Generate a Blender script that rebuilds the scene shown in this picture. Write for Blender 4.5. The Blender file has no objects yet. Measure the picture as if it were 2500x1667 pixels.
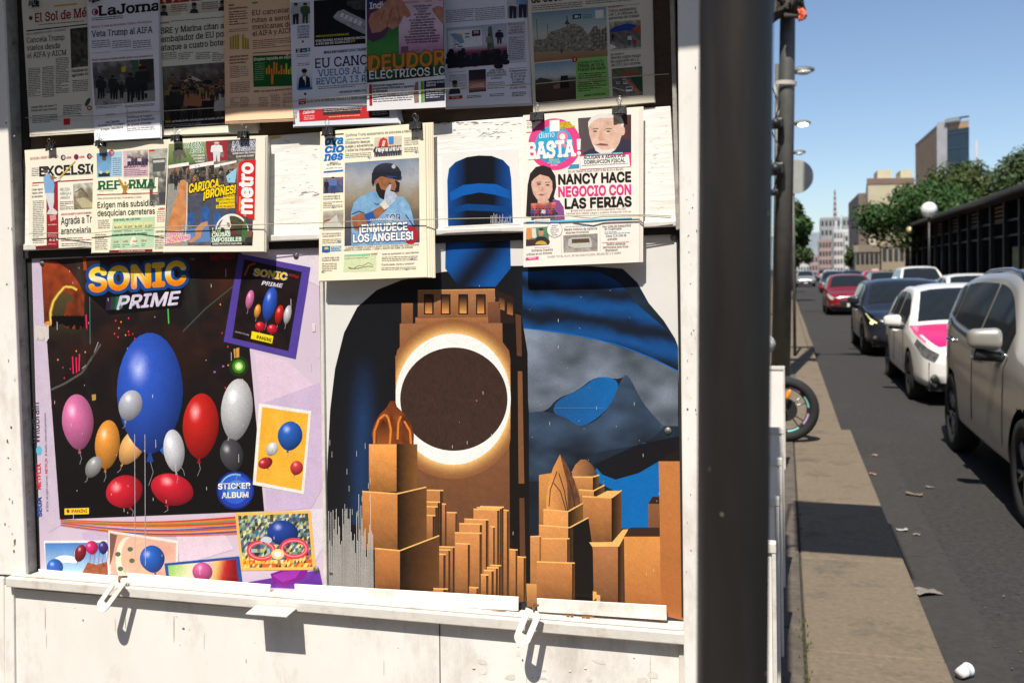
import bpy, bmesh, math, random
import numpy as np
from mathutils import Vector, Matrix, noise as mnoise
random.seed(7)
scene = bpy.context.scene
COL = scene.collection
D2R = math.radians

# ------------------------------------------------------------------ camera
EYE = Vector((0.0, 0.0, 1.63))            # sidewalk is z = 0, road z = -0.15
FPX, PPX, PPY = 2301.0, 1250.0, 770.0     # focal length and principal point, in pixels of a 2500 wide frame
cy_ = Vector((665.0, 115.0, -FPX)).normalized()      # street direction seen from the camera
cx_ = Vector((7950.0, 85.0, FPX))
cx_ = (cx_ - cx_.dot(cy_) * cy_).normalized()        # kiosk front direction
cz_ = cx_.cross(cy_)
Rm = Matrix((cx_, cy_, cz_))              # camera space -> world
cam = bpy.data.cameras.new('camera')
cam_ob = bpy.data.objects.new('camera', cam)
COL.objects.link(cam_ob)
cam_ob.matrix_world = Matrix.Translation(EYE) @ Rm.to_4x4()
cam.sensor_width = 36.0
cam.lens = 36.0 * FPX / 2500.0
cam.shift_y = -(833.5 - PPY) / 2500.0
cam.clip_start, cam.clip_end = 0.05, 20000
scene.camera = cam_ob
cam.dof.use_dof = True
cam.dof.focus_distance = 2.28
cam.dof.aperture_fstop = 5.6

# ------------------------------------------------------------------ light
SUN = Vector((0.07, 1.0, -1.6)).normalized()
elev = math.asin(-SUN.z)
world = bpy.data.worlds.new('World')
scene.world = world
world.use_nodes = True
nt = world.node_tree
sky = nt.nodes.new('ShaderNodeTexSky')
sky.sky_type = 'NISHITA'
sky.sun_disc = False
sky.sun_elevation = elev
sky.sun_rotation = math.atan2(-SUN.x, -SUN.y)
sky.air_density, sky.dust_density, sky.ozone_density = 1.0, 2.2, 1.8
sky.altitude = 1500
nt.links.new(sky.outputs[0], nt.nodes['Background'].inputs[0])
nt.nodes['Background'].inputs[1].default_value = 0.1
sun = bpy.data.lights.new('sun', 'SUN')
sun.energy = 5.0
sun.angle = D2R(0.5)
sun.color = (1.0, 0.94, 0.84)
sun_ob = bpy.data.objects.new('sun', sun)
COL.objects.link(sun_ob)
sun_ob.rotation_euler = SUN.to_track_quat('-Z', 'Y').to_euler()
scene.view_settings.view_transform = 'Standard'
scene.view_settings.look = 'None'
scene.view_settings.exposure = 0.45
scene.view_settings.gamma = 1.0

# ------------------------------------------------------------------ geometry of the view
def ray(px, py):
    return Rm @ Vector(((px - PPX) / FPX, -(py - PPY) / FPX, -1.0))
def at_y(px, py, y):
    d = ray(px, py)
    return EYE + d * (y / d.y)
def at_z(px, py, z):
    d = ray(px, py)
    return EYE + d * ((z - EYE.z) / d.z)
_a, _b = at_y(1278, 460, 1.0), at_y(1562, 450, 1.0)
KD = 0.285 / (_b.x - _a.x)                # distance of the kiosk front from the eye
def K(px, py, off=0.0):
    return at_y(px, py, KD - off)
def slope(y):
    return -0.037 + (y - 577) * (0.000131 if y > 577 else 0.000087)

# ------------------------------------------------------------------ objects
def tag(o, label=None, cat=None, group=None, kind=None):
    if label: o['label'] = label
    if cat: o['category'] = cat
    if group: o['group'] = group
    if kind: o['kind'] = kind
    return o
def empty(name, loc=(0, 0, 0), rz=0.0):
    o = bpy.data.objects.new(name, None)
    o.empty_display_size = 0.05
    COL.objects.link(o)
    o.location = loc
    o.rotation_euler = (0, 0, rz)
    return o
def thing(name, label, cat, loc=(0, 0, 0), rz=0.0, group=None):
    return tag(empty(name, loc, rz), label, cat, group)
def link(name, me, mat=None, parent=None, smooth=False):
    o = bpy.data.objects.new(name, me)
    COL.objects.link(o)
    if mat is not None: me.materials.append(mat)
    if parent is not None:
        o.parent = parent
        if parent.location.length > 0 or any(parent.rotation_euler): pass
    if smooth:
        for p in me.polygons: p.use_smooth = True
    return o
def from_bm(name, bm, mat=None, parent=None, smooth=False, worldspace=True):
    me = bpy.data.meshes.new(name)
    if worldspace and parent is not None:
        m = Matrix.Identity(4)
        q = parent
        while q is not None:
            m = (Matrix.Translation(q.location) @ q.rotation_euler.to_matrix().to_4x4()) @ m
            q = q.parent
        bm.transform(m.inverted())
    bm.to_mesh(me); bm.free()
    return link(name, me, mat, parent, smooth)
def bm_box(bm, lo, hi, bev=0.0):
    x0, y0, z0 = lo; x1, y1, z1 = hi
    vs = [bm.verts.new(p) for p in ((x0,y0,z0),(x1,y0,z0),(x1,y1,z0),(x0,y1,z0),(x0,y0,z1),(x1,y0,z1),(x1,y1,z1),(x0,y1,z1))]
    fs = [bm.faces.new([vs[i] for i in f]) for f in ((0,3,2,1),(4,5,6,7),(0,1,5,4),(1,2,6,5),(2,3,7,6),(3,0,4,7))]
    if bev > 0:
        es = list({e for f in fs for e in f.edges})
        bmesh.ops.bevel(bm, geom=es, offset=bev, segments=2, affect='EDGES', profile=0.5)
def bm_slab(bm, quad, back, bev=0.0):
    """quad: four front points (TL TR BR BL); back: vector to the rear face"""
    f = [bm.verts.new(p) for p in quad]
    r = [bm.verts.new(Vector(p) + Vector(back)) for p in quad]
    fs = [bm.faces.new(f[::-1]), bm.faces.new(r)]
    for i in range(4):
        j = (i + 1) % 4
        fs.append(bm.faces.new((f[i], f[j], r[j], r[i])))
    if bev > 0:
        bmesh.ops.bevel(bm, geom=list({e for q in fs for e in q.edges}), offset=bev, segments=2, affect='EDGES', profile=0.5)
def box(name, lo, hi, mat, parent=None, bev=0.0, world=True):
    bm = bmesh.new(); bm_box(bm, lo, hi, bev)
    return from_bm(name, bm, mat, parent, worldspace=world)
def bm_tube(bm, pts, r, n=8, r1=None, caps=True):
    pts = [Vector(p) for p in pts]
    rings = []
    L = len(pts)
    prev = None
    for i, p in enumerate(pts):
        t = (pts[min(i + 1, L - 1)] - pts[max(i - 1, 0)])
        if t.length < 1e-9: t = Vector((0, 0, 1))
        t.normalize()
        if prev is None:
            a = Vector((0, 0, 1)) if abs(t.z) < 0.9 else Vector((1, 0, 0))
            u = t.cross(a).normalized()
        else:
            u = (prev - t * prev.dot(t)).normalized()
        prev = u
        v = t.cross(u)
        rr = r if r1 is None else r + (r1 - r) * i / (L - 1)
        rings.append([bm.verts.new(p + (u * math.cos(k * 2 * math.pi / n) + v * math.sin(k * 2 * math.pi / n)) * rr) for k in range(n)])
    for i in range(L - 1):
        for k in range(n):
            m = (k + 1) % n
            bm.faces.new((rings[i][k], rings[i][m], rings[i + 1][m], rings[i + 1][k]))
    if caps:
        bm.faces.new(rings[0][::-1]); bm.faces.new(rings[-1])
def tube(name, pts, r, mat, parent=None, n=8, r1=None, world=True):
    bm = bmesh.new(); bm_tube(bm, pts, r, n, r1)
    return from_bm(name, bm, mat, parent, True, worldspace=world)

# ------------------------------------------------------------------ materials
def lin(c):
    return tuple((x / 12.92 if x <= 0.04045 else ((x + 0.055) / 1.055) ** 2.4) for x in (v / 255.0 for v in c))
def mat(name, col, rough=0.6, metal=0.0, var=0.12, scale=8.0, bump=0.0, spec=0.5, dirt=None, coat=0.0, stretch=(1, 1, 1), dirt_amt=0.5, dirt_scale=3.0):
    """Principled with noise-broken colour, optional dirt patches and bump"""
    m = bpy.data.materials.new(name)
    m.use_nodes = True
    t = m.node_tree; N = t.nodes; b = N['Principled BSDF']
    b.inputs['Roughness'].default_value = rough
    b.inputs['Metallic'].default_value = metal
    b.inputs['Specular IOR Level'].default_value = spec
    if coat: b.inputs['Coat Weight'].default_value = coat; b.inputs['Coat Roughness'].default_value = 0.1
    tc = N.new('ShaderNodeTexCoord')
    mp = N.new('ShaderNodeMapping'); mp.inputs['Scale'].default_value = stretch
    t.links.new(tc.outputs['Object'], mp.inputs[0])
    nz = N.new('ShaderNodeTexNoise'); nz.inputs['Scale'].default_value = scale; nz.inputs['Detail'].default_value = 8; nz.inputs['Roughness'].default_value = 0.65
    t.links.new(mp.outputs[0], nz.inputs['Vector'])
    cr = N.new('ShaderNodeValToRGB')
    cr.color_ramp.elements[0].position = 0.3; cr.color_ramp.elements[1].position = 0.7
    cr.color_ramp.elements[0].color = tuple(c * (1 - var) for c in col) + (1,)
    cr.color_ramp.elements[1].color = tuple(min(1, c * (1 + var)) for c in col) + (1,)
    t.links.new(nz.outputs[0], cr.inputs[0])
    out = cr.outputs[0]
    if dirt is not None:
        n2 = N.new('ShaderNodeTexNoise'); n2.inputs['Scale'].default_value = dirt_scale; n2.inputs['Detail'].default_value = 10; n2.inputs['Roughness'].default_value = 0.75
        t.links.new(mp.outputs[0], n2.inputs['Vector'])
        r2 = N.new('ShaderNodeValToRGB'); r2.color_ramp.elements[0].position = 0.52; r2.color_ramp.elements[1].position = 0.72
        r2.color_ramp.elements[0].color = (0, 0, 0, 1); r2.color_ramp.elements[1].color = (dirt_amt,) * 3 + (1,)
        t.links.new(n2.outputs[0], r2.inputs[0])
        mx = N.new('ShaderNodeMix'); mx.data_type = 'RGBA'
        t.links.new(r2.outputs[0], mx.inputs[0]); t.links.new(out, mx.inputs[6]); mx.inputs[7].default_value = tuple(dirt) + (1,)
        out = mx.outputs[2]
    t.links.new(out, b.inputs['Base Color'])
    if bump > 0:
        bp = N.new('ShaderNodeBump'); bp.inputs['Strength'].default_value = bump; bp.inputs['Distance'].default_value = 0.01
        t.links.new(nz.outputs[0], bp.inputs['Height']); t.links.new(bp.outputs[0], b.inputs['Normal'])
    return m
def ink(name, rough=0.75, grain=0.06, gscale=900.0, spec=0.3):
    """printed surface: colour of the print from the mesh, fine paper or halftone grain"""
    m = bpy.data.materials.new(name); m.use_nodes = True
    t = m.node_tree; N = t.nodes; b = N['Principled BSDF']
    b.inputs['Roughness'].default_value = rough; b.inputs['Specular IOR Level'].default_value = spec
    at = N.new('ShaderNodeAttribute'); at.attribute_name = 'Col'
    tc = N.new('ShaderNodeTexCoord')
    nz = N.new('ShaderNodeTexNoise'); nz.inputs['Scale'].default_value = gscale; nz.inputs['Detail'].default_value = 3
    t.links.new(tc.outputs['Object'], nz.inputs['Vector'])
    mr = N.new('ShaderNodeMapRange'); mr.inputs[1].default_value = 0.3; mr.inputs[2].default_value = 0.7
    mr.inputs[3].default_value = 1 - grain; mr.inputs[4].default_value = 1 + grain
    t.links.new(nz.outputs[0], mr.inputs[0])
    n2 = N.new('ShaderNodeTexNoise'); n2.inputs['Scale'].default_value = 22.0; n2.inputs['Detail'].default_value = 5
    t.links.new(tc.outputs['Object'], n2.inputs['Vector'])
    mr2 = N.new('ShaderNodeMapRange'); mr2.inputs[1].default_value = 0.3; mr2.inputs[2].default_value = 0.7
    mr2.inputs[3].default_value = 0.94; mr2.inputs[4].default_value = 1.05
    t.links.new(n2.outputs[0], mr2.inputs[0])
    mu0 = N.new('ShaderNodeMath'); mu0.operation = 'MULTIPLY'
    t.links.new(mr.outputs[0], mu0.inputs[0]); t.links.new(mr2.outputs[0], mu0.inputs[1])
    mu = N.new('ShaderNodeVectorMath'); mu.operation = 'SCALE'
    t.links.new(at.outputs['Color'], mu.inputs[0]); t.links.new(mu0.outputs[0], mu.inputs['Scale'])
    t.links.new(mu.outputs[0], b.inputs['Base Color'])
    return m
NEWSPRINT = ink('newsprint_ink', 0.85, 0.13, 380, 0.2)
POSTERINK = ink('poster_ink', 0.32, 0.17, 480, 0.45)
PAPERCOL = {}

# ------------------------------------------------------------------ lettering
_font_cache = {}
_ls = bpy.data.curves.new('letters', 'FONT')
_lo = bpy.data.objects.new('letters', _ls)
try:                                        # Blender's own interface typeface
    import os
    _ls.font = bpy.data.fonts.load(os.path.join(bpy.utils.system_resource('DATAFILES', path='fonts'), 'Inter.woff2'))
except Exception:
    pass
def _mesh_of(s, offset):
    _ls.body = s; _ls.size = 1.0; _ls.offset = offset; _ls.fill_mode = 'FRONT'; _ls.dimensions = '2D'; _ls.resolution_u = 3
    me = bpy.data.meshes.new_from_object(_lo)
    v = [(p.co.x, p.co.y) for p in me.vertices]
    f = [tuple(p.vertices) for p in me.polygons]
    bpy.data.meshes.remove(me)
    return v, f
_hv, _ = _mesh_of('H', 0.0)
CAPH = max(y for x, y in _hv)
_xv, _ = _mesh_of('x', 0.0)
XH = max(y for x, y in _xv)
def letters(s, offset=0.0, serif=0.0):
    k = (s, round(offset, 4), round(serif, 4))
    if k in _font_cache: return _font_cache[k]
    v0, f0 = _mesh_of(s, 0.0)
    bx = (min(x for x, y in v0), max(x for x, y in v0))
    # weld the triangulation, then push every outline point outwards for the heavier weights
    key, w, mp = {}, [], []
    for q in v0:
        kk = (round(q[0], 4), round(q[1], 4))
        if kk not in key: key[kk] = len(w); w.append(q)
        mp.append(key[kk])
    f0 = [tuple(dict.fromkeys(mp[i] for i in q)) for q in f0]; f0 = [q for q in f0 if len(q) > 2]; v0 = w
    def area(q): return sum(v0[q[i]][0] * v0[q[(i + 1) % len(q)]][1] - v0[q[(i + 1) % len(q)]][0] * v0[q[i]][1] for i in range(len(q)))
    f0 = [q if area(q) > 0 else q[::-1] for q in f0]
    v = list(v0)
    if offset != 0:
        de = {}
        for q in f0:
            for i in range(len(q)): de[(q[i], q[(i + 1) % len(q)])] = 1
        nrm = {}
        for (a, b) in de:
            if (b, a) in de: continue
            dx, dy = v0[b][0] - v0[a][0], v0[b][1] - v0[a][1]
            l = math.hypot(dx, dy)
            if l < 1e-7: continue
            for i in (a, b): nrm.setdefault(i, []).append((dy / l, -dx / l))
        for i, ns in nrm.items():
            x, y = sum(n[0] for n in ns), sum(n[1] for n in ns)
            l = math.hypot(x, y)
            if l < 1e-6: continue
            x, y = x / l, y / l
            c = max(.8, min(x * n[0] + y * n[1] for n in ns))
            v[i] = (v0[i][0] + x * offset / c, v0[i][1] + y * offset / c)
    f = list(f0)
    if serif > 0:
        cnt = {}
        for q in f0:
            for i in range(len(q)):
                a, b = q[i], q[(i + 1) % len(q)]
                e = (min(a, b), max(a, b)); cnt[e] = cnt.get(e, 0) + 1
        asc = max(y for x, y in v0)
        for (a, b), n in cnt.items():
            if n != 1: continue
            (xa, ya), (xb, yb) = v0[a], v0[b]
            if abs(ya - yb) > 0.004: continue
            w = abs(xa - xb)
            if not 0.03 < w < 0.17: continue
            for ref, d in ((0, 1), (CAPH, -1), (XH, -1), (asc, -1), (CAPH * 1.04, -1)):
                if abs(ya - ref) < 0.012:
                    l, r = min(xa, xb) - serif - offset, max(xa, xb) + serif + offset
                    t = 0.045 + offset * 0.5
                    y0, y1 = (ya - offset, ya + t) if d > 0 else (ya - t, ya + offset)
                    i = len(v)
                    v += [(l, y0), (r, y0), (r, y1), (l, y1)]; f.append((i, i + 1, i + 2, i + 3))
                    break
    _font_cache[k] = (v, f, bx)
    return _font_cache[k]

# ------------------------------------------------------------------ flat print, laid on a surface given in frame pixels
EPS = 0.0002
def C(*c):
    if len(c) == 1: c = c[0]
    return tuple(v * 0.86 for v in lin(c))
class Art:
    def __init__(self, offfn):
        self.off = offfn; self.v = []; self.f = []; self.c = []; self.prim = []
    def _add(self, pts, faces, col, layer):
        i0 = len(self.v)
        self.prim.append((i0, i0 + len(pts)))
        for (x, y) in pts:
            self.v.append((x, y, layer))
            self.c.append(col(x, y) if callable(col) else col)
        self.f += [tuple(i0 + i for i in q) for q in faces]
    def poly(self, pts, col, layer=2, step=None):
        if step is None: step = 10 if callable(col) else 40
        bm = bmesh.new()
        vs = [bm.verts.new((x, -y, 0)) for x, y in pts]
        try: bm.faces.new(vs)
        except ValueError: bm.free(); return
        bmesh.ops.triangulate(bm, faces=bm.faces[:])
        for _ in range(8):
            es = [e for e in bm.edges if e.calc_length() > step]
            if not es: break
            bmesh.ops.subdivide_edges(bm, edges=es, cuts=1)
            bmesh.ops.triangulate(bm, faces=[q for q in bm.faces if len(q.verts) > 3])
        bm.verts.index_update()
        self._add([(v.co.x, -v.co.y) for v in bm.verts], [[v.index for v in q.verts] for q in bm.faces], col, layer)
        bm.free()
    def quad(self, q, col, layer=1, step=None):
        """q = TL TR BR BL, or (x0,y0,x1,y1) sheared with the slope of the front"""
        q = quadpts(q)
        lx = max(math.dist(q[0], q[1]), math.dist(q[3], q[2])); ly = max(math.dist(q[0], q[3]), math.dist(q[1], q[2]))
        st = step or (8 if callable(col) else 40)
        nx, ny = max(1, int(lx / st + 0.99)), max(1, int(ly / st + 0.99))
        pts, uv = [], []
        for j in range(ny + 1):
            for i in range(nx + 1):
                u, v = i / nx, j / ny
                pts.append(bil(q, u, v)); uv.append((u, v))
        faces = [(j * (nx + 1) + i, (j + 1) * (nx + 1) + i, (j + 1) * (nx + 1) + i + 1, j * (nx + 1) + i + 1) for j in range(ny) for i in range(nx)]
        i0 = len(self.v)
        self.prim.append((i0, i0 + len(pts)))
        for p, w in zip(pts, uv):
            self.v.append((p[0], p[1], layer)); self.c.append(col(*w) if callable(col) else col)
        self.f += [tuple(i0 + i for i in f) for f in faces]
    def ellipse(self, cx, cy, rx, ry, col, layer=2, n=28, rot=0.0, a0=0.0, a1=360.0, step=None):
        pts = []
        for k in range(n if a1 - a0 >= 360 else n + 1):
            a = D2R(a0 + (a1 - a0) * k / n)
            x, y = rx * math.cos(a), ry * math.sin(a)
            pts.append((cx + x * math.cos(rot) - y * math.sin(rot), cy + x * math.sin(rot) + y * math.cos(rot)))
        self.poly(pts, col, layer, step)
    def ring(self, cx, cy, rx, ry, w, col, layer=2, n=40, a0=0, a1=360):
        pts = []; fs = []
        for k in range(n + 1):
            a = D2R(a0 + (a1 - a0) * k / n)
            pts += [(cx + rx * math.cos(a), cy + ry * math.sin(a)), (cx + (rx - w) * math.cos(a), cy + (ry - w) * math.sin(a))]
        for k in range(n): fs.append((2 * k, 2 * k + 1, 2 * k + 3, 2 * k + 2))
        self._add(pts, fs, col, layer)
    def line(self, pts, w, col, layer=2):
        for a, b in zip(pts[:-1], pts[1:]):
            d = Vector((b[0] - a[0], b[1] - a[1]))
            if d.length < 1e-6: continue
            n = Vector((-d.y, d.x)).normalized() * w / 2
            self.poly([(a[0] + n.x, a[1] + n.y), (b[0] + n.x, b[1] + n.y), (b[0] - n.x, b[1] - n.y), (a[0] - n.x, a[1] - n.y)], col, layer)
    def text(self, s, p1, p2, cap, col, bold=0.0, serif=0.0, shear=0.0, layer=3, outline=None, ow=0.06, up=None):
        if not isinstance(p2, (tuple, list)):
            p2 = (p2, p1[1] + slope(p1[1]) * (p2 - p1[0]))
        dx, dy = p2[0] - p1[0], p2[1] - p1[1]
        if up is None: up = (-0.02 * cap, -cap)
        def put(off, c, ly, sx=0.0, sy=0.0):
            v, f, bx = letters(s, off, serif)
            v = [(x + sx, y + sy) for x, y in v]
            w = bx[1] - bx[0]
            pts = []
            for x, y in v:
                t = (x - bx[0]) / w; h = y / CAPH
                l = math.hypot(dx, dy)
                pts.append((p1[0] + dx * t + up[0] * h + shear * cap * h * dx / l, p1[1] + dy * t + up[1] * h + shear * cap * h * dy / l))
            self._add(pts, f, c, ly)
        bold *= 0.7
        if outline is not None:
            for k in range(10): put(bold, outline, layer - 0.6 + 0.05 * k, ow * math.cos(k * .6283), ow * math.sin(k * .6283))
        if cap > 22 and bold > 0.02:
            for k in range(8): put(0.0, col, layer - 0.08 + 0.05 * k, bold * math.cos(k * .7854), bold * math.sin(k * .7854))
            put(0.0, col, layer + .34)
        else: put(bold, col, layer)
    def lines(self, x0, y0, x1, y1, pitch, col, h=0.42, layer=2, ragged=0.85, x2=None):
        """columns of small unreadable type: one bar per word"""
        y = y0 + pitch
        while y <= y1:
            end = x1 if random.random() < ragged else x0 + (x1 - x0) * random.uniform(0.4, 0.95)
            x = x0
            while x < end - 2:
                w = min(random.uniform(1.6, 5.0) * pitch * 0.55, end - x)
                s = slope(y)
                ya = y + s * (x - x0); hh = pitch * h * random.uniform(0.8, 1.15)
                self._add([(x, ya), (x + w, ya + s * w), (x + w, ya + s * w - hh), (x, ya - hh)], [(0, 1, 2, 3)], col, layer)
                x += w + pitch * 0.28
            y += pitch
    def clusters(self, margin):
        """pieces of print that touch each other, as prints of their own"""
        bb = []
        for a, b in self.prim:
            xs = [self.v[i][0] for i in range(a, b)]; ys = [self.v[i][1] for i in range(a, b)]
            bb.append([min(xs) - margin, min(ys) - margin, max(xs) + margin, max(ys) + margin])
        par = list(range(len(bb)))
        def find(i):
            while par[i] != i: par[i] = par[par[i]]; i = par[i]
            return i
        for i in range(len(bb)):
            for j in range(i):
                if bb[i][0] < bb[j][2] and bb[j][0] < bb[i][2] and bb[i][1] < bb[j][3] and bb[j][1] < bb[i][3]: par[find(i)] = find(j)
        owner = {}
        for i, (a, b) in enumerate(self.prim):
            for k in range(a, b): owner[k] = find(i)
        out = {}
        for k in range(len(self.v)):
            r = owner[k]
            if r not in out: out[r] = (Art(self.off), {})
            A, m = out[r]; m[k] = len(A.v); A.v.append(self.v[k]); A.c.append(self.c[k])
        for q in self.f:
            A, m = out[owner[q[0]]]; A.f.append(tuple(m[i] for i in q))
        return [A for A, m in out.values()]
    def build(self, name, material, parent):
        if not self.v: return None
        me = bpy.data.meshes.new(name)
        co = [K(x, y, self.off(x, y) + EPS * l) for x, y, l in self.v]
        me.from_pydata(co, [], self.f)
        # make every face look at the street
        bm = bmesh.new(); bm.from_mesh(me)
        bm.normal_update()
        bmesh.ops.reverse_faces(bm, faces=[q for q in bm.faces if q.normal.y > 0])
        bm.to_mesh(me); bm.free()
        ca = me.color_attributes.new('Col', 'FLOAT_COLOR', 'POINT')
        ca.data.foreach_set('color', np.array([tuple(c[:3]) + (1.0,) for c in self.c], dtype=np.float32).ravel())
        return link(name, me, material, parent)
def bil(q, u, v):
    return tuple(q[0][k] * (1 - u) * (1 - v) + q[1][k] * u * (1 - v) + q[2][k] * u * v + q[3][k] * (1 - u) * v for k in (0, 1))
def quadpts(q):
    if len(q) == 4 and not isinstance(q[0], (tuple, list)):
        x0, y0, x1, y1 = q
        return [(x0, y0), (x1, y0 + slope(y0) * (x1 - x0)), (x1, y1 + slope(y1) * (x1 - x0)), (x0, y1)]
    return [tuple(p) for p in q]
def lerp(a, b, t):
    t = max(0.0, min(1.0, t))
    return tuple(x + (y - x) * t for x, y in zip(a, b))
def ramp(stops, t):
    t = max(0.0, min(1.0, t))
    for (t0, c0), (t1, c1) in zip(stops[:-1], stops[1:]):
        if t <= t1: return lerp(c0, c1, (t - t0) / max(1e-6, t1 - t0))
    return stops[-1][1]
def fbm(x, y, s=0.0):
    return 0.5 + 0.5 * (mnoise.noise((x, y, s)) + 0.5 * mnoise.noise((2.1 * x, 2.1 * y, s + 5)) + 0.3 * mnoise.noise((4.3 * x, 4.3 * y, s + 9)))
def busy(palette, seed, sx=5.0, sy=5.0, vgrad=None):
    """colour field of a crowded press photo"""
    pal = [C(p) for p in palette]
    n = len(pal)
    def f(u, v):
        a = fbm(u * sx, v * sy, seed)
        b = fbm(u * sx * 2.3 + 7, v * sy * 2.3, seed + 3)
        base = v if vgrad is None else vgrad(u, v)
        t = base * 0.75 + (a - 0.5) * 0.9 + 0.1
        c = ramp([(i / (n - 1), p) for i, p in enumerate(pal)], t)
        k = 0.55 + 0.9 * b
        return tuple(min(0.9, x * k) for x in c)
    return f

# ================================================================== SETTING
RZ = -0.15
ASPH = mat('asphalt', (0.027, 0.025, 0.023), 0.9, var=0.45, scale=26, bump=0.35, dirt=(0.042, 0.034, 0.026), dirt_scale=1.1, dirt_amt=0.7)
CONC = mat('sidewalk_concrete', (0.155, 0.121, 0.082), 0.9, var=0.2, scale=34, bump=0.35, dirt=(0.058, 0.049, 0.039), dirt_scale=2.6, dirt_amt=0.95)
CONC2 = mat('sidewalk_slabs', (0.095, 0.077, 0.06), 0.9, var=0.4, scale=12, bump=0.4, dirt=(0.05, 0.04, 0.032), dirt_scale=2.3, dirt_amt=0.8)
KERB = mat('kerb_concrete', (0.15, 0.115, 0.078), 0.9, var=0.3, scale=25, bump=0.5, dirt=(0.06, 0.05, 0.04), dirt_scale=3, dirt_amt=.9)
GAP = mat('joint_dirt', (0.03, 0.026, 0.02), 0.95, var=0.3)
def structure(o): o['kind'] = 'structure'; return o
bm = bmesh.new()
bm_box(bm, (-900, -60, RZ - 0.3), (900, 1600, RZ))
structure(from_bm('road', bm, ASPH))
# sidewalk: two runs of different width, the near one wider
def slabrow(name, x0, x1, ys, m, z0, z1, bev=0.006):
    bm = bmesh.new()
    for a, b in zip(ys[:-1], ys[1:]):
        jx = random.uniform(-.013, .009) if name.startswith('kerb') else 0
        bm_box(bm, (x0, a + 0.004, z0), (x1 + jx, b - random.uniform(.003, .012), z1 + random.uniform(-0.004, 0.003)), bev)
    return structure(from_bm(name, bm, m))
ysn = [-8 + 1.35 * i for i in range(14)] + [9.95]
structure(box('sidewalk_base', (-14, -8, RZ), (0.6, 9.95, -0.012), GAP))
slabrow('sidewalk', 0.072, 0.622, ysn, CONC, RZ - 0.02, 0.0, 0.012)
ysi = [-8 + 0.62 * i for i in range(29)] + [9.95]
slabrow('pavement_slabs', -0.9, 0.062, ysi, CONC2, RZ, -0.001)
slabrow('pavement', -14, -0.905, [-8, -4, 0, 4, 8, 9.95], CONC2, RZ, 0.0)
ysf = [9.96 + 2.4 * i for i in range(5)]
slabrow('sidewalk_far', -0.9, 0.535, ysf, CONC, RZ - 0.02, 0.0, 0.012)
ysg = [19.7 + 3 * i for i in range(60)]
slabrow('sidewalk_distant', -1.2, 0.44, ysg, CONC, RZ, 0.0)
slabrow('kerb_distant', 0.445, 0.56, [19.7 + 3 * i for i in range(60)], KERB, RZ - 0.02, 0.002, 0.014)
structure(box('pavement_distant', (-14, 9.96, RZ), (-1.21, 200, -0.004), CONC2))
structure(box('sidewalk_opposite', (6.75, 6, RZ), (16, 220, 0.0), CONC2, bev=0.01))
# worn concrete gutter along the kerb
structure(box('gutter', (0.63, -8, RZ - 0.05), (0.93, 9.3, RZ + 0.004), mat('gutter_concrete', (0.033, 0.030, 0.027), 0.9, var=0.25, scale=24, bump=0.3, dirt=(0.03, 0.026, 0.022), dirt_scale=2)))

# ================================================================== KIOSK
WHITE = mat('white_paint_metal', (0.77, 0.74, 0.695), 0.5, var=0.06, scale=5, bump=0.08, dirt=(0.40, 0.35, 0.29), dirt_scale=4.5, dirt_amt=0.75, stretch=(1, 1, .45))
WHITE2 = mat('white_paint_chipped', (0.62, 0.59, 0.54), 0.55, var=0.06, scale=14, bump=0.25, dirt=(0.36, 0.27, 0.19), dirt_scale=13, dirt_amt=0.75)
WOODW = mat('white_paint_wood', (0.79, 0.77, 0.735), 0.6, var=0.05, scale=12, bump=0.18, dirt=(0.52, 0.47, 0.40), dirt_scale=5, stretch=(1, 1, 7), dirt_amt=0.5)
GREYF = mat('worn_shade_grey', (0.33, 0.31, 0.28), 0.6, var=0.25, scale=30, bump=0.3, dirt=(0.05, 0.045, 0.04), dirt_scale=26, dirt_amt=0.9)  # grey holds the shade of the post's inner side; flecks are wear
BROWN = mat('brown_hardboard', (0.10, 0.062, 0.04), 0.75, var=0.25, scale=18, bump=0.1, stretch=(1, 1, 4))
DARKGAP = mat('dark_gap', (0.014, 0.013, 0.012), 0.8, var=0.2)
RUST = mat('rust', (0.22, 0.09, 0.03), 0.9, var=0.4, scale=60)
ROOFM = mat('roof_sheet', (0.30, 0.29, 0.28), 0.6, var=0.15)
STEEL = mat('bright_steel', (0.55, 0.54, 0.52), 0.28, 1.0, var=0.1)
kl, kr = K(-130, 400, 0.06).x, K(1748, 400, 0.06).x
ROOFZ = K(1050, 228, 0.056).z + (0.62 - 0.056) * (-SUN.z / SUN.y)
kiosk = thing('newspaper_kiosk', 'white painted metal newspaper kiosk covered with newspapers and posters', 'kiosk', (kl, KD, 0))
def kslab(name, pts, off, thick, m, bev=0.002, parent=None):
    """pts: frame pixels TL TR BR BL of the front face, which stands off from the kiosk plane"""
    bm = bmesh.new()
    bm_slab(bm, [K(x, y, off) for x, y in pts], (0, thick, 0), bev)
    return from_bm(name, bm, m, parent or kiosk)
yb = KD + 1.7
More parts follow.
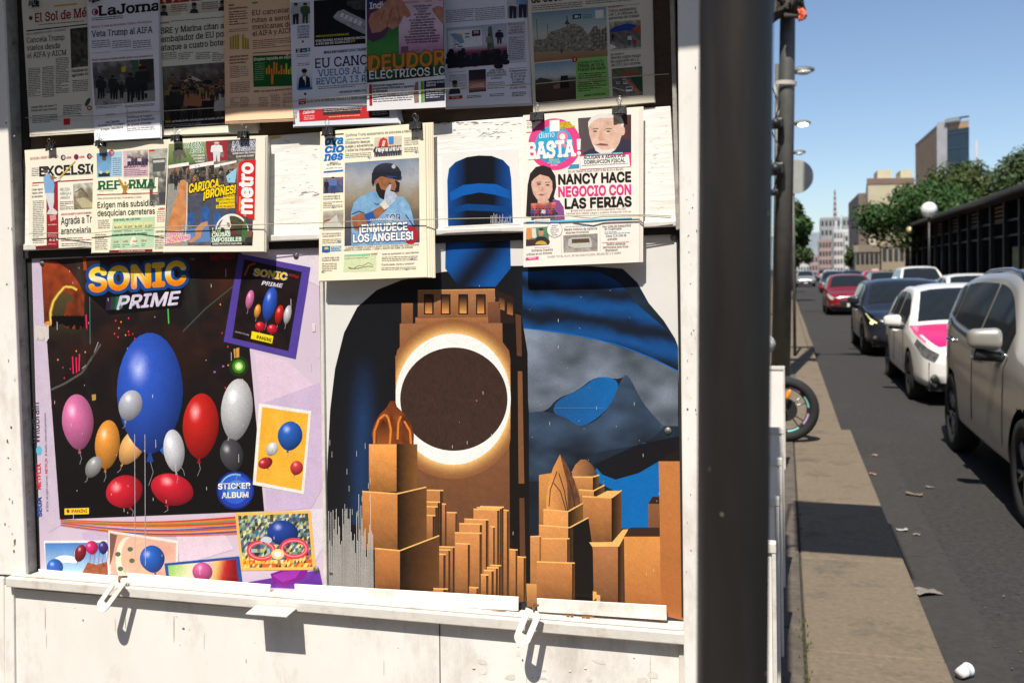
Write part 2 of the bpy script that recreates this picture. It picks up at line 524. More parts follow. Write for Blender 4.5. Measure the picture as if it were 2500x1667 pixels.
# solid body behind the front
box('cabin', (kl + 0.02, KD + 0.03, 0.0), (kr - 0.02, yb, ROOFZ - 0.001), WHITE, kiosk)
rf = box('roof', (kl - 0.12, KD - 0.62, ROOFZ), (kr + 0.02, yb + 0.12, ROOFZ + 0.05), ROOFM, kiosk)
box('fascia', (kl + 0.02, KD - 0.02, K(800, -60, 0).z + 0.12), (kr - 0.02, KD + 0.028, ROOFZ - 0.002), WHITE, kiosk)
kslab('back_board', [(20, -110), (1660, -190), (1660, 580), (40, 640)], 0.0, 0.028, BROWN, 0)
board = kslab('display_board', [(62, 376), (1637, 259), (1652, 541), (60, 599)], 0.018, 0.016, WOODW, 0.002)
kslab('board_rail', [(56, 596), (1651, 538), (1653, 553), (56, 612)], 0.030, 0.028, WHITE2, 0.003)
kslab('lower_rail', [(54, 614), (1652, 556), (1653, 572), (54, 632)], 0.012, 0.011, DARKGAP, 0.001)
kslab('post', [(-130, -60), (4, -70), (63, 1405), (-95, 1400)], 0.052, 0.012, WHITE, 0.003)
kslab('post', [(1652, -150), (1748, -150), (1752, 1900), (1672, 1900)], 0.085, 0.10, WHITE, 0.004)
kslab('post', [(-95, 1405), (9, 1408), (14, 1900), (-85, 1900)], 0.052, 0.06, WHITE, 0.004)
kslab('inner_rail', [(-120, -60), (12, -70), (68, 1402), (-85, 1400)], 0.0395, 0.043, GREYF, 0.002)  # left post's inner side, its shade put into the grey colour
kslab('inner_rail', [(1631, -140), (1643, -140), (1660, 560), (1650, 562)], 0.040, 0.039, GREYF, 0.002)
kslab('reveal', [(1644, -140), (1652, -140), (1672, 1506), (1664, 1506)], 0.010, 0.03, DARKGAP, 0)
kslab('reveal', [(40, -70), (62, -72), (100, 1394), (85, 1394)], 0.004, 0.003, DARKGAP, 0)
kslab('centre_rail', [(779, 588), (787, 588), (798, 1465), (790, 1465)], 0.016, 0.015, WHITE2, 0.002)
# ledge, its steel strips and the lower door
bm = bmesh.new()
A0, A1 = K(12, 1410, 0.075), K(1687, 1546, 0.075)
zt = (A0.z + A1.z) / 2; zb_ = K(850, 1504, 0.075).z
bm_box(bm, (A0.x, KD - 0.075, zb_), (A1.x, KD - 0.002, zt), 0.003)
ledge = from_bm('ledge', bm, WHITE2, kiosk)
bm = bmesh.new(); bm_box(bm, (A0.x + 0.012, KD - 0.062, zt + 0.0005), (A1.x - 0.02, KD - 0.05, zt + 0.006), 0.002)
from_bm('ledge_lip', bm, WHITE2, ledge)
def strip(pts, off, name='ledge_strip', tilt=0.0):
    return kslab(name, pts, off, 0.005, WHITE, 0.0015)
strip([(307, 1398), (660, 1427), (658, 1451), (311, 1425)], 0.024)
strip([(718, 1425), (1266, 1457), (1265, 1491), (720, 1458)], 0.026)
strip([(1310, 1460), (1627, 1478), (1628, 1514), (1312, 1493)], 0.026)
strip([(92, 1389), (306, 1408), (306, 1414), (96, 1397)], 0.012)
kslab('lower_door', [(33, 1436), (1660, 1570), (1660, 2350), (40, 2350)], 0.048, 0.05, WHITE, 0.002)
kslab('side_trim', [(1657, 1572), (1684, 1575), (1690, 2350), (1660, 2350)], 0.053, 0.05, WHITE2, 0.002)
kslab('side_trim', [(10, 1428), (33, 1431), (42, 2350), (14, 2350)], 0.055, 0.05, WHITE, 0.002)
# panel seam on the door and a few lumps of old paint
kslab('door_seam', [(1072, 1523), (1074, 1523), (1076, 1760), (1074, 1760)], 0.0495, 0.01, GAP, 0)
bm = bmesh.new()
rnd = random.Random(3)
for k in range(14):
    px = rnd.uniform(60, 1650); py = 1478 + (px - 60) * 0.0868 + rnd.choice([rnd.uniform(-9, -2), rnd.uniform(15, 140)])
    on_ledge = py < 1467 + (px - 60) * 0.0868 + 8
    p = K(px, py, 0.076 if on_ledge else 0.049)
    s = rnd.uniform(0.001, 0.0026)
    bmesh.ops.create_icosphere(bm, subdivisions=1, radius=s, matrix=Matrix.Translation(p) @ Matrix.Diagonal((rnd.uniform(0.8, 2), 0.7, rnd.uniform(0.7, 1.6), 1)))
from_bm('paint_lump', bm, WHITE2, kiosk, True)
bm = bmesh.new()
for x0, x1 in ((1010, 1085), (1090, 1140), (1200, 1235), (1380, 1400), (1420, 1450), (720, 735), (1000, 1008), (1300, 1312)):
    y = 1458 + (x0 - 720) * 0.0605 + (4 if x0 < 1300 else 3)
    q = []
    n = 6
    for i in range(n):
        xa, xb = x0 + (x1 - x0) * i / n, x0 + (x1 - x0) * (i + 1) / n
        h = rnd.uniform(1.5, 9.0)
        vs = [bm.verts.new(K(a, b + (a - x0) * 0.0605, 0.0315)) for a, b in ((xa, y - 2), (xb, y - 2), (xb, y + h * 0.6), (xa, y + h))]
        bm.faces.new(vs[::-1])
from_bm('rust_streak', bm, RUST, kiosk)
# hasps: slotted tongues hanging over the ledge, and a tin plate
def hasp(anchor, tip, w):
    """anchor/tip in frame pixels; the tongue leans out from the ledge"""
    a = K(anchor[0], anchor[1], 0.088); t = K(tip[0], tip[1], 0.122)
    ax = (t - a); L = ax.length; ax.normalize()
    side = Vector((1, 0, 0)); side = (side - ax * side.dot(ax)).normalized()
    nrm = ax.cross(side).normalized()
    if nrm.y > 0: nrm = -nrm
    bm = bmesh.new()
    out, inn = [], []
    r = w / 2; ri = r * 0.30
    for k in range(40):
        th = 2 * math.pi * k / 40
        c, s = math.cos(th), math.sin(th)
        # outer: straight top, round tip
        if s < 0: out.append((r * c, -(L - r) + r * s))
        else: out.append((r * (1 if c >= 0 else -1) * min(1, abs(c) * 1.6), -r * 0.2 + r * 0.2 * s))
        yi = -(L - r * 1.45) + ri * s * 0.5 if s < 0 else -r * 0.95 + ri * 0.4 * s
        inn.append((ri * (1 if c >= 0 else -1) * min(1, abs(c) * 1.5), yi))
    th_ = 0.0035
    vs = []
    for ring_ in (out, inn):
        for d in (0, 1):
            vs.append([bm.verts.new(a + side * x - ax * y + nrm * (th_ * (d - 0.5))) for x, y in ring_])
    o0, o1, i0, i1 = vs
    n = 40
    for k in range(n):
        m = (k + 1) % n
        bm.faces.new((o1[k], o1[m], i1[m], i1[k])); bm.faces.new((o0[m], o0[k], i0[k], i0[m]))
        bm.faces.new((o0[k], o0[m], o1[m], o1[k])); bm.faces.new((i0[m], i0[k], i1[k], i1[m]))
    bmesh.ops.recalc_face_normals(bm, faces=bm.faces[:])
    h = from_bm('hasp', bm, WHITE2, kiosk)
    b2 = bmesh.new()
    lp = [a + Vector((-0.004, 0.022, 0.006)), a + Vector((-0.004, 0.0, 0.012)), a + Vector((0, -0.006, 0.002)), a + Vector((0.004, 0.0, 0.012)), a + Vector((0.004, 0.022, 0.006))]
    bm_tube(b2, lp, 0.0028, 8)
    from_bm('staple', b2, RUST, h, True)
hasp((294, 1418), (242, 1490), 0.040)
hasp((1304, 1490), (1268, 1574), 0.042)
bm = bmesh.new()
q = [K(625, 1476, 0.078), K(724, 1483, 0.078)]
bm_slab(bm, [q[0] + Vector((0, -0.05, -0.004)), q[1] + Vector((0, -0.05, -0.004)), q[1] + Vector((0, 0, 0.0)), q[0] + Vector((0, 0, 0))], (0, 0, -0.004), 0.001)
bmesh.ops.recalc_face_normals(bm, faces=bm.faces[:])
from_bm('bent_plate', bm, WHITE2, kiosk)
# side flaps hinged along the pavement side
for k, (yy, zz) in enumerate(((7.9, 0.84), (4.95, 0.82), (4.05, 0.84), (3.35, 0.84), (2.72, 0.86))):
    o = thing('side_board', ['farthest upright white board beside the parked motorcycle wheel', 'second upright white board from the motorcycle wheel',
              'middle upright white board of the row along the pavement', 'second upright white board from the dark pole', 'nearest upright white board just behind the dark pole'][k],
              'board', (-0.06, yy, 0), group='upright white boards along the pavement')
    xr = (-0.006, -0.011, -0.018, -0.026, -0.031)[k]
    box('panel', (-0.36, yy, 0.0), (xr - 0.012, yy + 0.016, zz - 0.03), WHITE, o, 0.002)
    box('edge_post', (xr - 0.0115, yy - 0.006, 0.0), (xr, yy + 0.024, zz - 0.03), WHITE2, o, 0.002)
    box('top_rail', (-0.36, yy - 0.008, zz - 0.0295), (xr + .001, yy + 0.028, zz), WHITE2, o, 0.003)
    box('foot', (-0.35, yy + 0.0165, 0.0), (-0.30, yy + 0.20, 0.03), WHITE2, o, 0.002)
# tarpaulin awning over the pavement, held from the roof
aw = thing('awning', 'grey tarpaulin awning above the pavement beside the kiosk, its shadow crossing the slabs', 'awning', (kr, 4.0, ROOFZ))
AWM = mat('tarpaulin', (0.16, 0.15, 0.14), 0.8, var=0.2, scale=6)
bm = bmesh.new()
za = 3.35
dy = za / -SUN.z * SUN.y
dxs = za / -SUN.z * SUN.x
bm_slab(bm, [(-0.10, 5.62 - dy, za), (0.62 - dxs + 0.06, 5.62 - dy - 0.02, za - 0.01), (0.62 - dxs + 0.06, 6.86 - dy - 0.06, za - 0.01), (-0.10, 6.86 - dy, za)], (0, 0, 0.012))
bmesh.ops.recalc_face_normals(bm, faces=bm.faces[:])
from_bm('canopy', bm, AWM, aw)
for y in (5.72 - dy, 6.76 - dy):
    tube('bracket', [(kr - 0.02, min(y, yb), ROOFZ + 0.03), (kr + 0.02, y, za - 0.012), (0.5, y, za - 0.012)], 0.012, ROOFM, aw)

# unseen panel left of the kiosk and unseen buildings, added to cut sky light
box('sky_screen_panel', (kl - 0.36, KD - 0.55, 0.75), (kl - 0.32, KD - 0.02, ROOFZ - 0.01), WHITE, kiosk, 0.004)  # added out of view to block sky light from the left
def block(name, label, lo, hi, m, nx, nz, face):
    t = thing(name, label, 'building', ((lo[0] + hi[0]) / 2, (lo[1] + hi[1]) / 2, 0))
    box('wall', lo, hi, m, t)
    wm = mat('street_window', (.03, .035, .04), .15, var=.4, scale=.6)
    for i in range(nx):
        for j in range(nz):
            z0 = 1.0 + (hi[2] - 1.4) * (j + .15) / nz; z1 = 1.0 + (hi[2] - 1.4) * (j + .75) / nz
            if face == 'x':
                a_ = lo[1] + (hi[1] - lo[1]) * (i + .2) / nx; b_ = lo[1] + (hi[1] - lo[1]) * (i + .8) / nx
                box('window', (hi[0] - .1, a_, z0), (hi[0] + .05, b_, z1), wm, t)
            else:
                a_ = lo[0] + (hi[0] - lo[0]) * (i + .2) / nx; b_ = lo[0] + (hi[0] - lo[0]) * (i + .8) / nx
                box('window', (a_, hi[1] - .1, z0), (b_, hi[1] + .05, z1), wm, t)
DRAB = mat('drab_render', (0.13, 0.11, 0.09), .85, var=.15, scale=.4)
block('added_building', 'unseen long drab building added on the kiosk side to darken car reflections', (-14, 4, 0), (-5.2, 95, 11), DRAB, 20, 3, 'x')  # unseen row, added for dark reflections along the cars
block('added_building', 'unseen drab building added behind the viewer to block low sky over the kiosk', (-34, -26, 0), (9, -15, 14.5), DRAB, 14, 5, 'y')  # unseen block, added to keep low sky off the kiosk front

# ================================================================== NEWSPAPERS
PWHITE, PGREY, PCREAM, PSALMON = C(238, 234, 232), C(222, 216, 200), C(250, 240, 214), C(236, 196, 160)
BLK = C(28, 27, 28)
def inv_bil(q, x, y):
    u = v = 0.5
    for _ in range(8):
        p = bil(q, u, v)
        du = tuple((q[1][k] - q[0][k]) * (1 - v) + (q[2][k] - q[3][k]) * v for k in (0, 1))
        dv = tuple((q[3][k] - q[0][k]) * (1 - u) + (q[2][k] - q[1][k]) * u for k in (0, 1))
        ex, ey = x - p[0], y - p[1]
        det = du[0] * dv[1] - du[1] * dv[0]
        u += (ex * dv[1] - ey * dv[0]) / det; v += (du[0] * ey - du[1] * ex) / det
    return u, v
SHEETS = {}
def sheetmat(col):
    if col not in SHEETS:
        SHEETS[col] = mat('newsprint', col, 0.85, var=0.045, scale=6, bump=0.08, spec=0.2)
    return SHEETS[col]
class Paper:
    def __init__(self, label, quad, off, thick, col, seed, group, amp=0.004, sheets=(), bottom_curl=0.0):
        self.q = quad; self.o = off; self.amp = amp; self.seed = seed; self.curl = bottom_curl
        c = K(*bil(quad, 0.5, 1.0), off)
        self.root = thing('newspaper', label, 'newspaper', (c.x, KD - off, c.z), 0, group)
        self.arts = {}
        m = sheetmat(col)
        self.sheet('front_page', quad, 0.0, m)
        n = max(1, len(sheets))
        bm = bmesh.new()
        for i, (dr, db) in enumerate(sheets):
            q2 = [quad[0], (quad[1][0] + dr, quad[1][1] - dr * 0.05), (quad[2][0] + dr, quad[2][1] + db), (quad[3][0], quad[3][1] + db)]
            self.grid(bm, q2, -0.0014 * (i + 1) - 0.0008)
        if sheets: from_bm('inner_pages', bm, m, self.root, True)
        # body of the folded stack
        ins = 2.0
        bm = bmesh.new()
        q = quad
        fr = [(q[0][0] + ins, q[0][1] + ins), (q[1][0] - ins, q[1][1] + ins), (q[2][0] - ins, q[2][1] - 3 - ins), (q[3][0] + ins, q[3][1] - 3 - ins)]
        bm_slab(bm, [K(x, y, off - 0.006) for x, y in fr], (0, max(0.003, thick - 0.0065), 0), 0.0012)
        from_bm('folded_sheets', bm, m, self.root, True)
    def bump(self, x, y):
        u, v = inv_bil(self.q, x, y)
        a = mnoise.noise((u * 1.7 + self.seed, v * 1.4, self.seed * 3.1))
        b = mnoise.noise((u * 5 + self.seed, v * 2.5, self.seed * 1.7 + 9))
        edge = 4 * u * (1 - u)
        return self.o + self.amp * (a * 0.9 + 0.25 * b * min(1, max(0, v)) + 0.5 * edge - 0.4) + self.curl * max(0, v - 0.8) ** 2 * 25
    def grid(self, bm, quad, d, n=16):
        vs = [[bm.verts.new(K(*bil(quad, i / n, j / n), self.bump(*bil(quad, i / n, j / n)) + d)) for i in range(n + 1)] for j in range(n + 1)]
        for j in range(n):
            for i in range(n):
                bm.faces.new((vs[j][i], vs[j + 1][i], vs[j + 1][i + 1], vs[j][i + 1]))
    def sheet(self, name, quad, d, m):
        bm = bmesh.new(); self.grid(bm, quad, d, 24)
        o = from_bm(name, bm, m, self.root, True)
        return o
    def art(self, name):
        a = Art(self.bump); self.arts.setdefault(name, []).append(a); return a
    def done(self):
        for name, l in self.arts.items():
            mg = {'photograph': .6, 'info_box': .8, 'headline': 3.2, 'masthead': 6, 'body_text': 4}.get(name, 3)
            for a in [q for A in l for q in A.clusters(mg)]:
                me_o = a.build(name, NEWSPRINT, None)
                if me_o:
                    me_o.data.transform(Matrix.Translation(-Vector(self.root.location)))
                    me_o.parent = self.root
STREET = [(35, 34, 36), (70, 66, 64), (120, 112, 105), (150, 140, 130), (110, 105, 100)]
def figure(a, x, y, h, top, legs, skin=(170, 120, 90), layer=3, w=0.3, hair=(25, 22, 22)):
    """small standing person printed in a photo: feet at (x,y), h pixels tall"""
    W = h * w
    a.poly([(x - W * .32, y), (x - W * .36, y - h * .5), (x + W * .36, y - h * .5), (x + W * .32, y), (x + W * .08, y), (x, y - h * .38), (x - W * .08, y)], C(legs), layer)
    a.poly([(x - W * .38, y - h * .46), (x - W * .62, y - h * .5), (x - W * .55, y - h * .8), (x - W * .2, y - h * .86), (x + W * .2, y - h * .86), (x + W * .55, y - h * .8), (x + W * .62, y - h * .5), (x + W * .38, y - h * .46)], C(top), layer)
    a.ellipse(x, y - h * .92, W * .26, h * .085, C(skin), layer, 12)
    a.ellipse(x, y - h * .955, W * .27, h * .05, C(hair), layer + 0.3, 10)
GT, GB = 'newspapers hung in the upper row of the kiosk', 'newspapers hung in the lower row of the kiosk'

# ---- upper row, from the left
p = Paper('grey newspaper with a red blackletter title, leftmost in the upper row', [(52, -8), (232, -14), (231, 319), (73, 329)], 0.026, 0.025, PGREY, 1, GT, sheets=((2, 3), (3, 5)), bottom_curl=0.02)
a = p.art('masthead'); R_ = C(150, 30, 34)
a.text('El Sol de Mé', (86, 55), (211, 41), 21, R_, 0.02, 0.05, layer=3)
a.poly([(75 + 6 * math.cos(k * math.pi / 8) * (1 if k % 2 else .55), 45 + 7 * math.sin(k * math.pi / 8) * (1 if k % 2 else .55)) for k in range(16)], C(60, 45, 40))
a.quad([(131, 14), (188, 8), (188, 12), (131, 18)], C(205, 165, 30), 2)
a.quad([(64, 75), (213, 58.5), (213, 61), (64, 78)], BLK, 2); a.lines(95, 57, 205, 66, 5, C(110, 105, 100), 0.4)
a = p.art('headline')
a.text('DEJA A AEROMÉXICO, VOLARIS Y VIVA AEROBÚS', (65, 87), (161, 75), 4.6, C(70, 70, 72), 0.0)
for s, b, e in (('Cancela Trump', (65, 105.5), (157, 97.5)), ('vuelos desde', (66, 124.5), (147, 118)), ('el AIFA y AICM', (67, 143), (161, 135))):
    a.text(s, b, e, 13, BLK, 0.004, 0.035)
a.text('Paralizan pr', (175, 177.5), (214, 173.5), 7, BLK, 0.02); a.text('agrícolas zo', (175, 188), (215, 183), 7, BLK, 0.02)
a.text('Hacen filas de hasta 12', (77, 265), (139, 260), 5.2, BLK, 0.01, 0.03); a.text('horas por una vacuna', (77, 273), (138, 268), 5.2, BLK, 0.01, 0.03)
a = p.art('photograph'); a.quad([(171, 71), (213.5, 66.5), (215, 162), (174, 167)], busy([(30, 34, 30), (60, 62, 50), (90, 84, 70), (45, 44, 44), (120, 112, 95)], 2), 1)
a = p.art('body_text'); g = C(105, 102, 96)
for x in (69, 103): a.lines(x, 165 if x < 100 else 162, x + 29, 238, 4.2, g)
a.lines(136, 140, 168, 232, 4.2, g); a.lines(177, 195, 215, 228, 4.2, g); a.lines(79, 280, 140, 302, 4.2, g); a.lines(154, 256, 200, 282, 4.2, C(60, 58, 56))
a.quad((155, 290, 171, 306), C(200, 40, 50), 2); a.quad((154, 285, 200, 286), BLK, 2)
a.ring(218, 264, 6, 6, 3, C(170, 40, 45)); a.ellipse(214, 250, 5, 12, C(60, 90, 60), 2, 9, 0.5)
p.done()

p = Paper('white newspaper with a heavy black title and a street patrol photo in the upper row', [(211, -30), (386, -40), (391, 336), (231, 345)], 0.038, 0.037, C(232, 230, 236), 2, GT, sheets=((2, 2), (4, 3)), bottom_curl=0.015)
a = p.art('masthead')
a.text('LaJornada', (243, 39), (434, 21), 23, BLK, 0.035, 0.05)
a.v = [(min(x, 386), y, l) for x, y, l in a.v]
a.ellipse(232, 30, 8, 8.5, C(150, 40, 45), 2, 20); a.ellipse(231, 30, 4, 6, C(225, 220, 220), 3, 14); a.ellipse(233.5, 30, 3.5, 4.5, C(150, 40, 45), 3.5, 12)
a.lines(224, 42, 300, 51, 4.5, C(90, 88, 90))
a = p.art('headline'); R_ = C(165, 45, 50)
a.text('Revoca 13 rutas de Aeroméxico, Volaris y Viva Aerobus', (224, 69.5), (370, 55.5), 5.4, R_, 0.0, 0.03)
a.text('Veta Trump al AIFA', (224, 91), (372, 80), 14.5, BLK, 0.012, 0.035)
a.text('Brasil: redada en favelas de Río abate a 64 sospechosos', (225, 150), (373, 138.5), 5.2, R_, 0.01, 0.03)
a.text('GENOCIDIO', (257, 283), (281, 281), 3.6, R_, 0.01)
for s, b, e in (('Gaza, “pequeñas', (258, 302), (292, 298.5)), ('escaramuzas” no rompen', (240, 310), (303, 305)), ('la tregua: Casa Blanca', (246, 319), (300, 313)),
                ('Confirma el magno', (309, 290), (372, 285)), ('anuncio de Sheinbaum', (310, 299), (377, 292)), ('de aplazar aranceles', (311, 308), (369, 302.5))):
    a.text(s, b, e, 5.6, BLK, 0.008, 0.03)
a.text('El gran libro tarifa de 2025', (308, 278), (365, 273), 4.4, R_, 0.0, 0.03)
a = p.art('photograph'); ph = [(225, 153.5), (375, 143.5), (379, 247), (232, 259)]
a.quad(ph, busy([(150, 148, 148), (90, 88, 86), (70, 68, 66), (130, 126, 122), (170, 166, 160)], 5, 7, 4), 1)
a.poly([(230, 231), (378, 221), (379, 247), (232, 259)], C(150, 145, 142), 1.5)
a.quad([(340, 146), (374, 144), (375, 200), (343, 204)], C(60, 55, 52), 1.6); a.quad([(322, 148), (338, 147), (338, 172), (323, 174)], C(60, 100, 70), 1.6); a.quad([(338, 158), (345, 157), (345, 174), (338, 175)], C(190, 110, 60), 1.7); a.quad([(296, 164), (308, 162), (306, 176), (297, 177)], C(190, 170, 50), 1.7)
for x, y, h in ((244, 242, 56), (250, 240, 50), (275, 242, 58), (282, 243, 50), (318, 250, 72), (297, 240, 40), (344, 246, 84), (352, 240, 78), (330, 240, 50)):
    figure(a, x, y, h, (38, 40, 40), (32, 33, 36), (90, 70, 58), hair=(35, 36, 34))
a = p.art('body_text'); g = C(120, 118, 122)
for x in (224, 274, 324): a.lines(x, 98, x + 46, 122, 5, g)
a.quad((224, 130, 372, 131), C(150, 150, 160), 2); a.lines(234, 259, 298, 268, 3.4, C(80, 78, 80)); a.lines(305, 256, 377, 263, 3.4, C(80, 78, 80)); a.quad((310, 262, 311, 325), C(160, 160, 165), 2); a.lines(312, 311, 378, 322, 4.6, g)
p.done()

p = Paper('cream newspaper with a photo of bare chested detainees in the upper row', [(381, -36), (560, -48), (629, 321), (393, 331)], 0.029, 0.028, C(226, 222, 204), 3, GT, sheets=((2, 2), (3, 4)), bottom_curl=0.007)
p.q[1]; a = p.art('masthead')
a.text('MILENIO', (391, 10), (640, -14), 28, C(170, 40, 44), 0.03, 0.05); a.v = [(min(x, 560), y, l) for x, y, l in a.v]
a = p.art('info_box'); a.quad([(391, 17), (547, 5), (547, 27), (392, 42)], C(205, 198, 176), 1)
for x, y in ((400, 36), (474, 30), (543, 24)):
    a.ellipse(x, y - 14, 6, 8, C(120, 110, 100), 2.2, 12); a.poly([(x - 11, y + 3), (x - 8, y - 6), (x, y - 8), (x + 8, y - 6), (x + 11, y + 3)], C(50, 50, 52), 2.4); a.ellipse(x, y - 19, 6.5, 4.5, C(45, 44, 42), 2.5, 10)
for x in (418, 492): a.lines(x, 10 - (x - 418) * .08, x + 40, 34 - (x - 418) * .08, 5, C(140, 90, 84))
a = p.art('headline')
for s, b, e in (('SRE y Marina citan a', (393, 83), (546, 69.5)), ('embajador de EU por', (394, 104), (552, 89)), ('ataque a cuatro botes', (394, 124.5), (553, 110))):
    a.text(s, b, e, 14, BLK, 0.012, 0.035)
a.text('Demanda.', (392, 59), (414, 57), 4.5, C(165, 45, 50), 0.02); a.lines(417, 49, 548, 57, 4.6, C(120, 116, 108))
a = p.art('photograph'); ph = [(396, 163.5), (560, 151), (560, 305), (401, 315)]
a.quad(ph, busy([(120, 116, 108), (90, 84, 76), (70, 62, 56), (40, 36, 36), (30, 28, 30)], 8, 8, 6), 1)
a.poly([(510, 212), (545, 207), (556, 230), (556, 270), (520, 272)], C(170, 168, 166), 1.5); a.poly([(517, 215), (542, 212), (550, 228), (520, 232)], C(60, 62, 66), 1.8); a.poly([(445, 200), (470, 186), (494, 198)], C(175, 172, 164), 1.5)
rnd = random.Random(5)
for k in range(26): figure(a, rnd.uniform(402, 555), rnd.uniform(225, 250), rnd.uniform(30, 44), rnd.choice([(60, 55, 52), (110, 80, 60), (130, 110, 60), (45, 48, 52)]), (40, 38, 38))
for x, y, h, t in ((428, 300, 88, (42, 42, 38)), (470, 302, 88, (150, 100, 72)), (508, 296, 100, (165, 118, 88))): figure(a, x, y, h, t, (30, 28, 30), (120, 84, 64), w=0.42)
a.quad([(399, 296), (560, 284), (560, 305), (401, 315)], C(34, 33, 34), 4)
a.text('Brasil.', (404, 300), (417, 299), 5, C(225, 200, 60), 0.02, layer=5); a.text('Las favelas de Río, zona de guerra: 64 muertos y 81 detenidos', (420, 299), (560, 289), 5, C(235, 233, 228), 0.02, layer=5); a.lines(404, 303, 556, 312, 4, C(150, 148, 144), layer=5)
a = p.art('body_text'); g = C(120, 116, 108)
for x in (395, 435, 478, 518): a.lines(x, 128 - (x - 395) * .01, x + 36, 150, 4.6, g)
a.quad([(391, 313), (396, 313), (396, 318), (391, 318)], BLK, 2)
p.done()

p = Paper('salmon pink newspaper with a green chart box in the upper row', [(546, -44), (716, -56), (716, 289), (550, 296)], 0.039, 0.038, PSALMON, 4, GT, sheets=((1, 3), (2, 5), (2, 7)), bottom_curl=0.013)
a = p.art('headline')
for s, b, e in (('EU cancelará la', (616, 38.5), (732, 28)), ('rutas a aerolínea', (616, 56), (737, 46)), ('mexicanas desde', (617, 72.5), (738, 63)), ('el AIFA y AICM', (617, 89), (716, 80))):
    a.text(s, b, e, 12, C(62, 44, 38), 0.004, 0.035)
a.v = [(min(x, 715), y, l) for x, y, l in a.v]
a.text('Agroexportaciones', (558, 24), (604, 20), 4.6, C(70, 50, 44), 0.02); a.text('Agricultores reportan', (560, 142), (606, 138), 4.6, C(70, 50, 44), 0.02); a.text('pérdida del maíz con', (560, 149.5), (606, 146), 4.6, C(70, 50, 44), 0.02); a.text('cierre de carreteras', (560, 157), (600, 154), 4.6, C(70, 50, 44), 0.02)
a = p.art('info_box'); a.quad([(617, 137), (715, 133), (715, 210), (619, 213)], C(24, 88, 40), 1)
a.text('Empleo repunta en septiembre', (620, 149), (735, 141), 7, C(232, 226, 200), 0.03); a.v = [(min(x, 715), y, l) for x, y, l in a.v]
for i, (h, d) in enumerate(((16, 0), (22, 0), (14, 0), (30, 0), (28, 0), (8, 0), (22, 0), (12, 0), (26, 0), (12, 0), (18, 0))):
    x = 649 + i * 6; a.quad([(x, 182 - h), (x + 4, 181.7 - h), (x + 4, 181.7), (x, 182)], C(222, 130, 40) if i < 8 else C(215, 200, 60), 2)
a.poly([(662, 182), (668, 182), (667, 204), (664.5, 208), (662, 204)], C(222, 130, 40), 2)
a.lines(622, 152, 646, 200, 5, C(120, 165, 110))
for i in range(8):
    if i in (4,): continue
    h = (30, 33, 34, 36, 0, 36, 28, 25)[i]; x = 561 + i * 6; a.quad([(x, 121 - h), (x + 4.6, 120.6 - h), (x + 4.6, 120.4), (x, 121)], C(176, 150, 40), 2)
a.text('56,416', (659, 237), (681, 235), 6, C(70, 90, 120), 0, 0.03); a.text('10,96', (691, 234), (712, 232), 6, C(70, 90, 120), 0, 0.03); a.text('CIS creció con ganancias al tercer', (637, 226), (713, 219), 4.4, C(70, 50, 44), 0.02)
for x, y in ((558, 12), (616, 6), (620, 222)): a.quad((x, y, x + 13, y + 4), C(110, 130, 60), 2)
a = p.art('body_text'); g = C(150, 118, 96)
a.lines(559, 26, 604, 62, 6, C(110, 84, 70)); a.lines(559, 70, 606, 80, 4.6, g); a.lines(617, 97, 714, 122, 4.6, g); a.quad((617, 130, 715, 131.5), C(60, 44, 38), 2); a.lines(561, 160, 585, 195, 4.4, g); a.lines(587, 160, 606, 190, 4.4, C(120, 150, 160)); a.lines(562, 200, 610, 232, 4.6, g)
for x in (562, 586, 632, 662, 690): a.lines(x, 236, x + 22, 262, 4.2, g)
p.done()

p = Paper('white newspaper with a dark vessel photo, blue headline and red strip at its foot', [(706, -50), (898, -62), (974, 300), (716, 309)], 0.047, 0.046, C(228, 230, 240), 5, GT, sheets=((2, 2), (4, 3), (5, 4)))
a = p.art('photograph')
a.quad([(710, 8), (757, 4), (757, 57), (711, 62)], C(190, 192, 198), 1); figure(a, 722, 60, 52, (176, 178, 186), (40, 42, 50), w=.4); figure(a, 745, 58, 50, (60, 84, 56), (56, 76, 54), w=.4)
a.quad([(766, 2), (892, -6), (892, 107), (767, 115)], busy([(22, 22, 26), (26, 26, 30), (20, 20, 23)], 3), 1)
shp = lambda x, y: lerp(C(120, 120, 126), C(190, 190, 196), fbm(x / 9, y / 9))
a.poly([(824, 29), (838, 24), (892, 50), (892, 85), (868, 74), (818, 48), (813, 42)], shp, 2); a.poly([(845, 3), (890, 0), (892, 26), (868, 24), (848, 14)], lambda x, y: lerp(C(24, 24, 28), C(90, 90, 96), fbm(x / 8, y / 8, 4)), 2)
for i in range(5): a.poly([(834 + i * 11, 31 + i * 5), (841 + i * 11, 34 + i * 5), (836 + i * 11, 44 + i * 5), (829 + i * 11, 41 + i * 5)], C(215, 215, 220), 3)
a.quad((724, 169, 762, 219), lambda u, v: lerp(C(230, 235, 242), C(120, 170, 210), v), 1); a.poly([(728, 218), (730, 192), (738, 185), (748, 185), (756, 191), (758, 217)], C(26, 34, 56), 2.4); a.poly([(739, 186), (747, 186), (746, 212), (741, 212)], C(225, 224, 226), 2.6); a.ellipse(743, 178, 5, 7, C(196, 150, 122), 3, 14); a.ellipse(743, 173.5, 7, 5.5, C(48, 36, 34), 3.2, 14); a.quad((727, 216, 763, 221), C(30, 110, 170), 3.5)
a = p.art('headline')
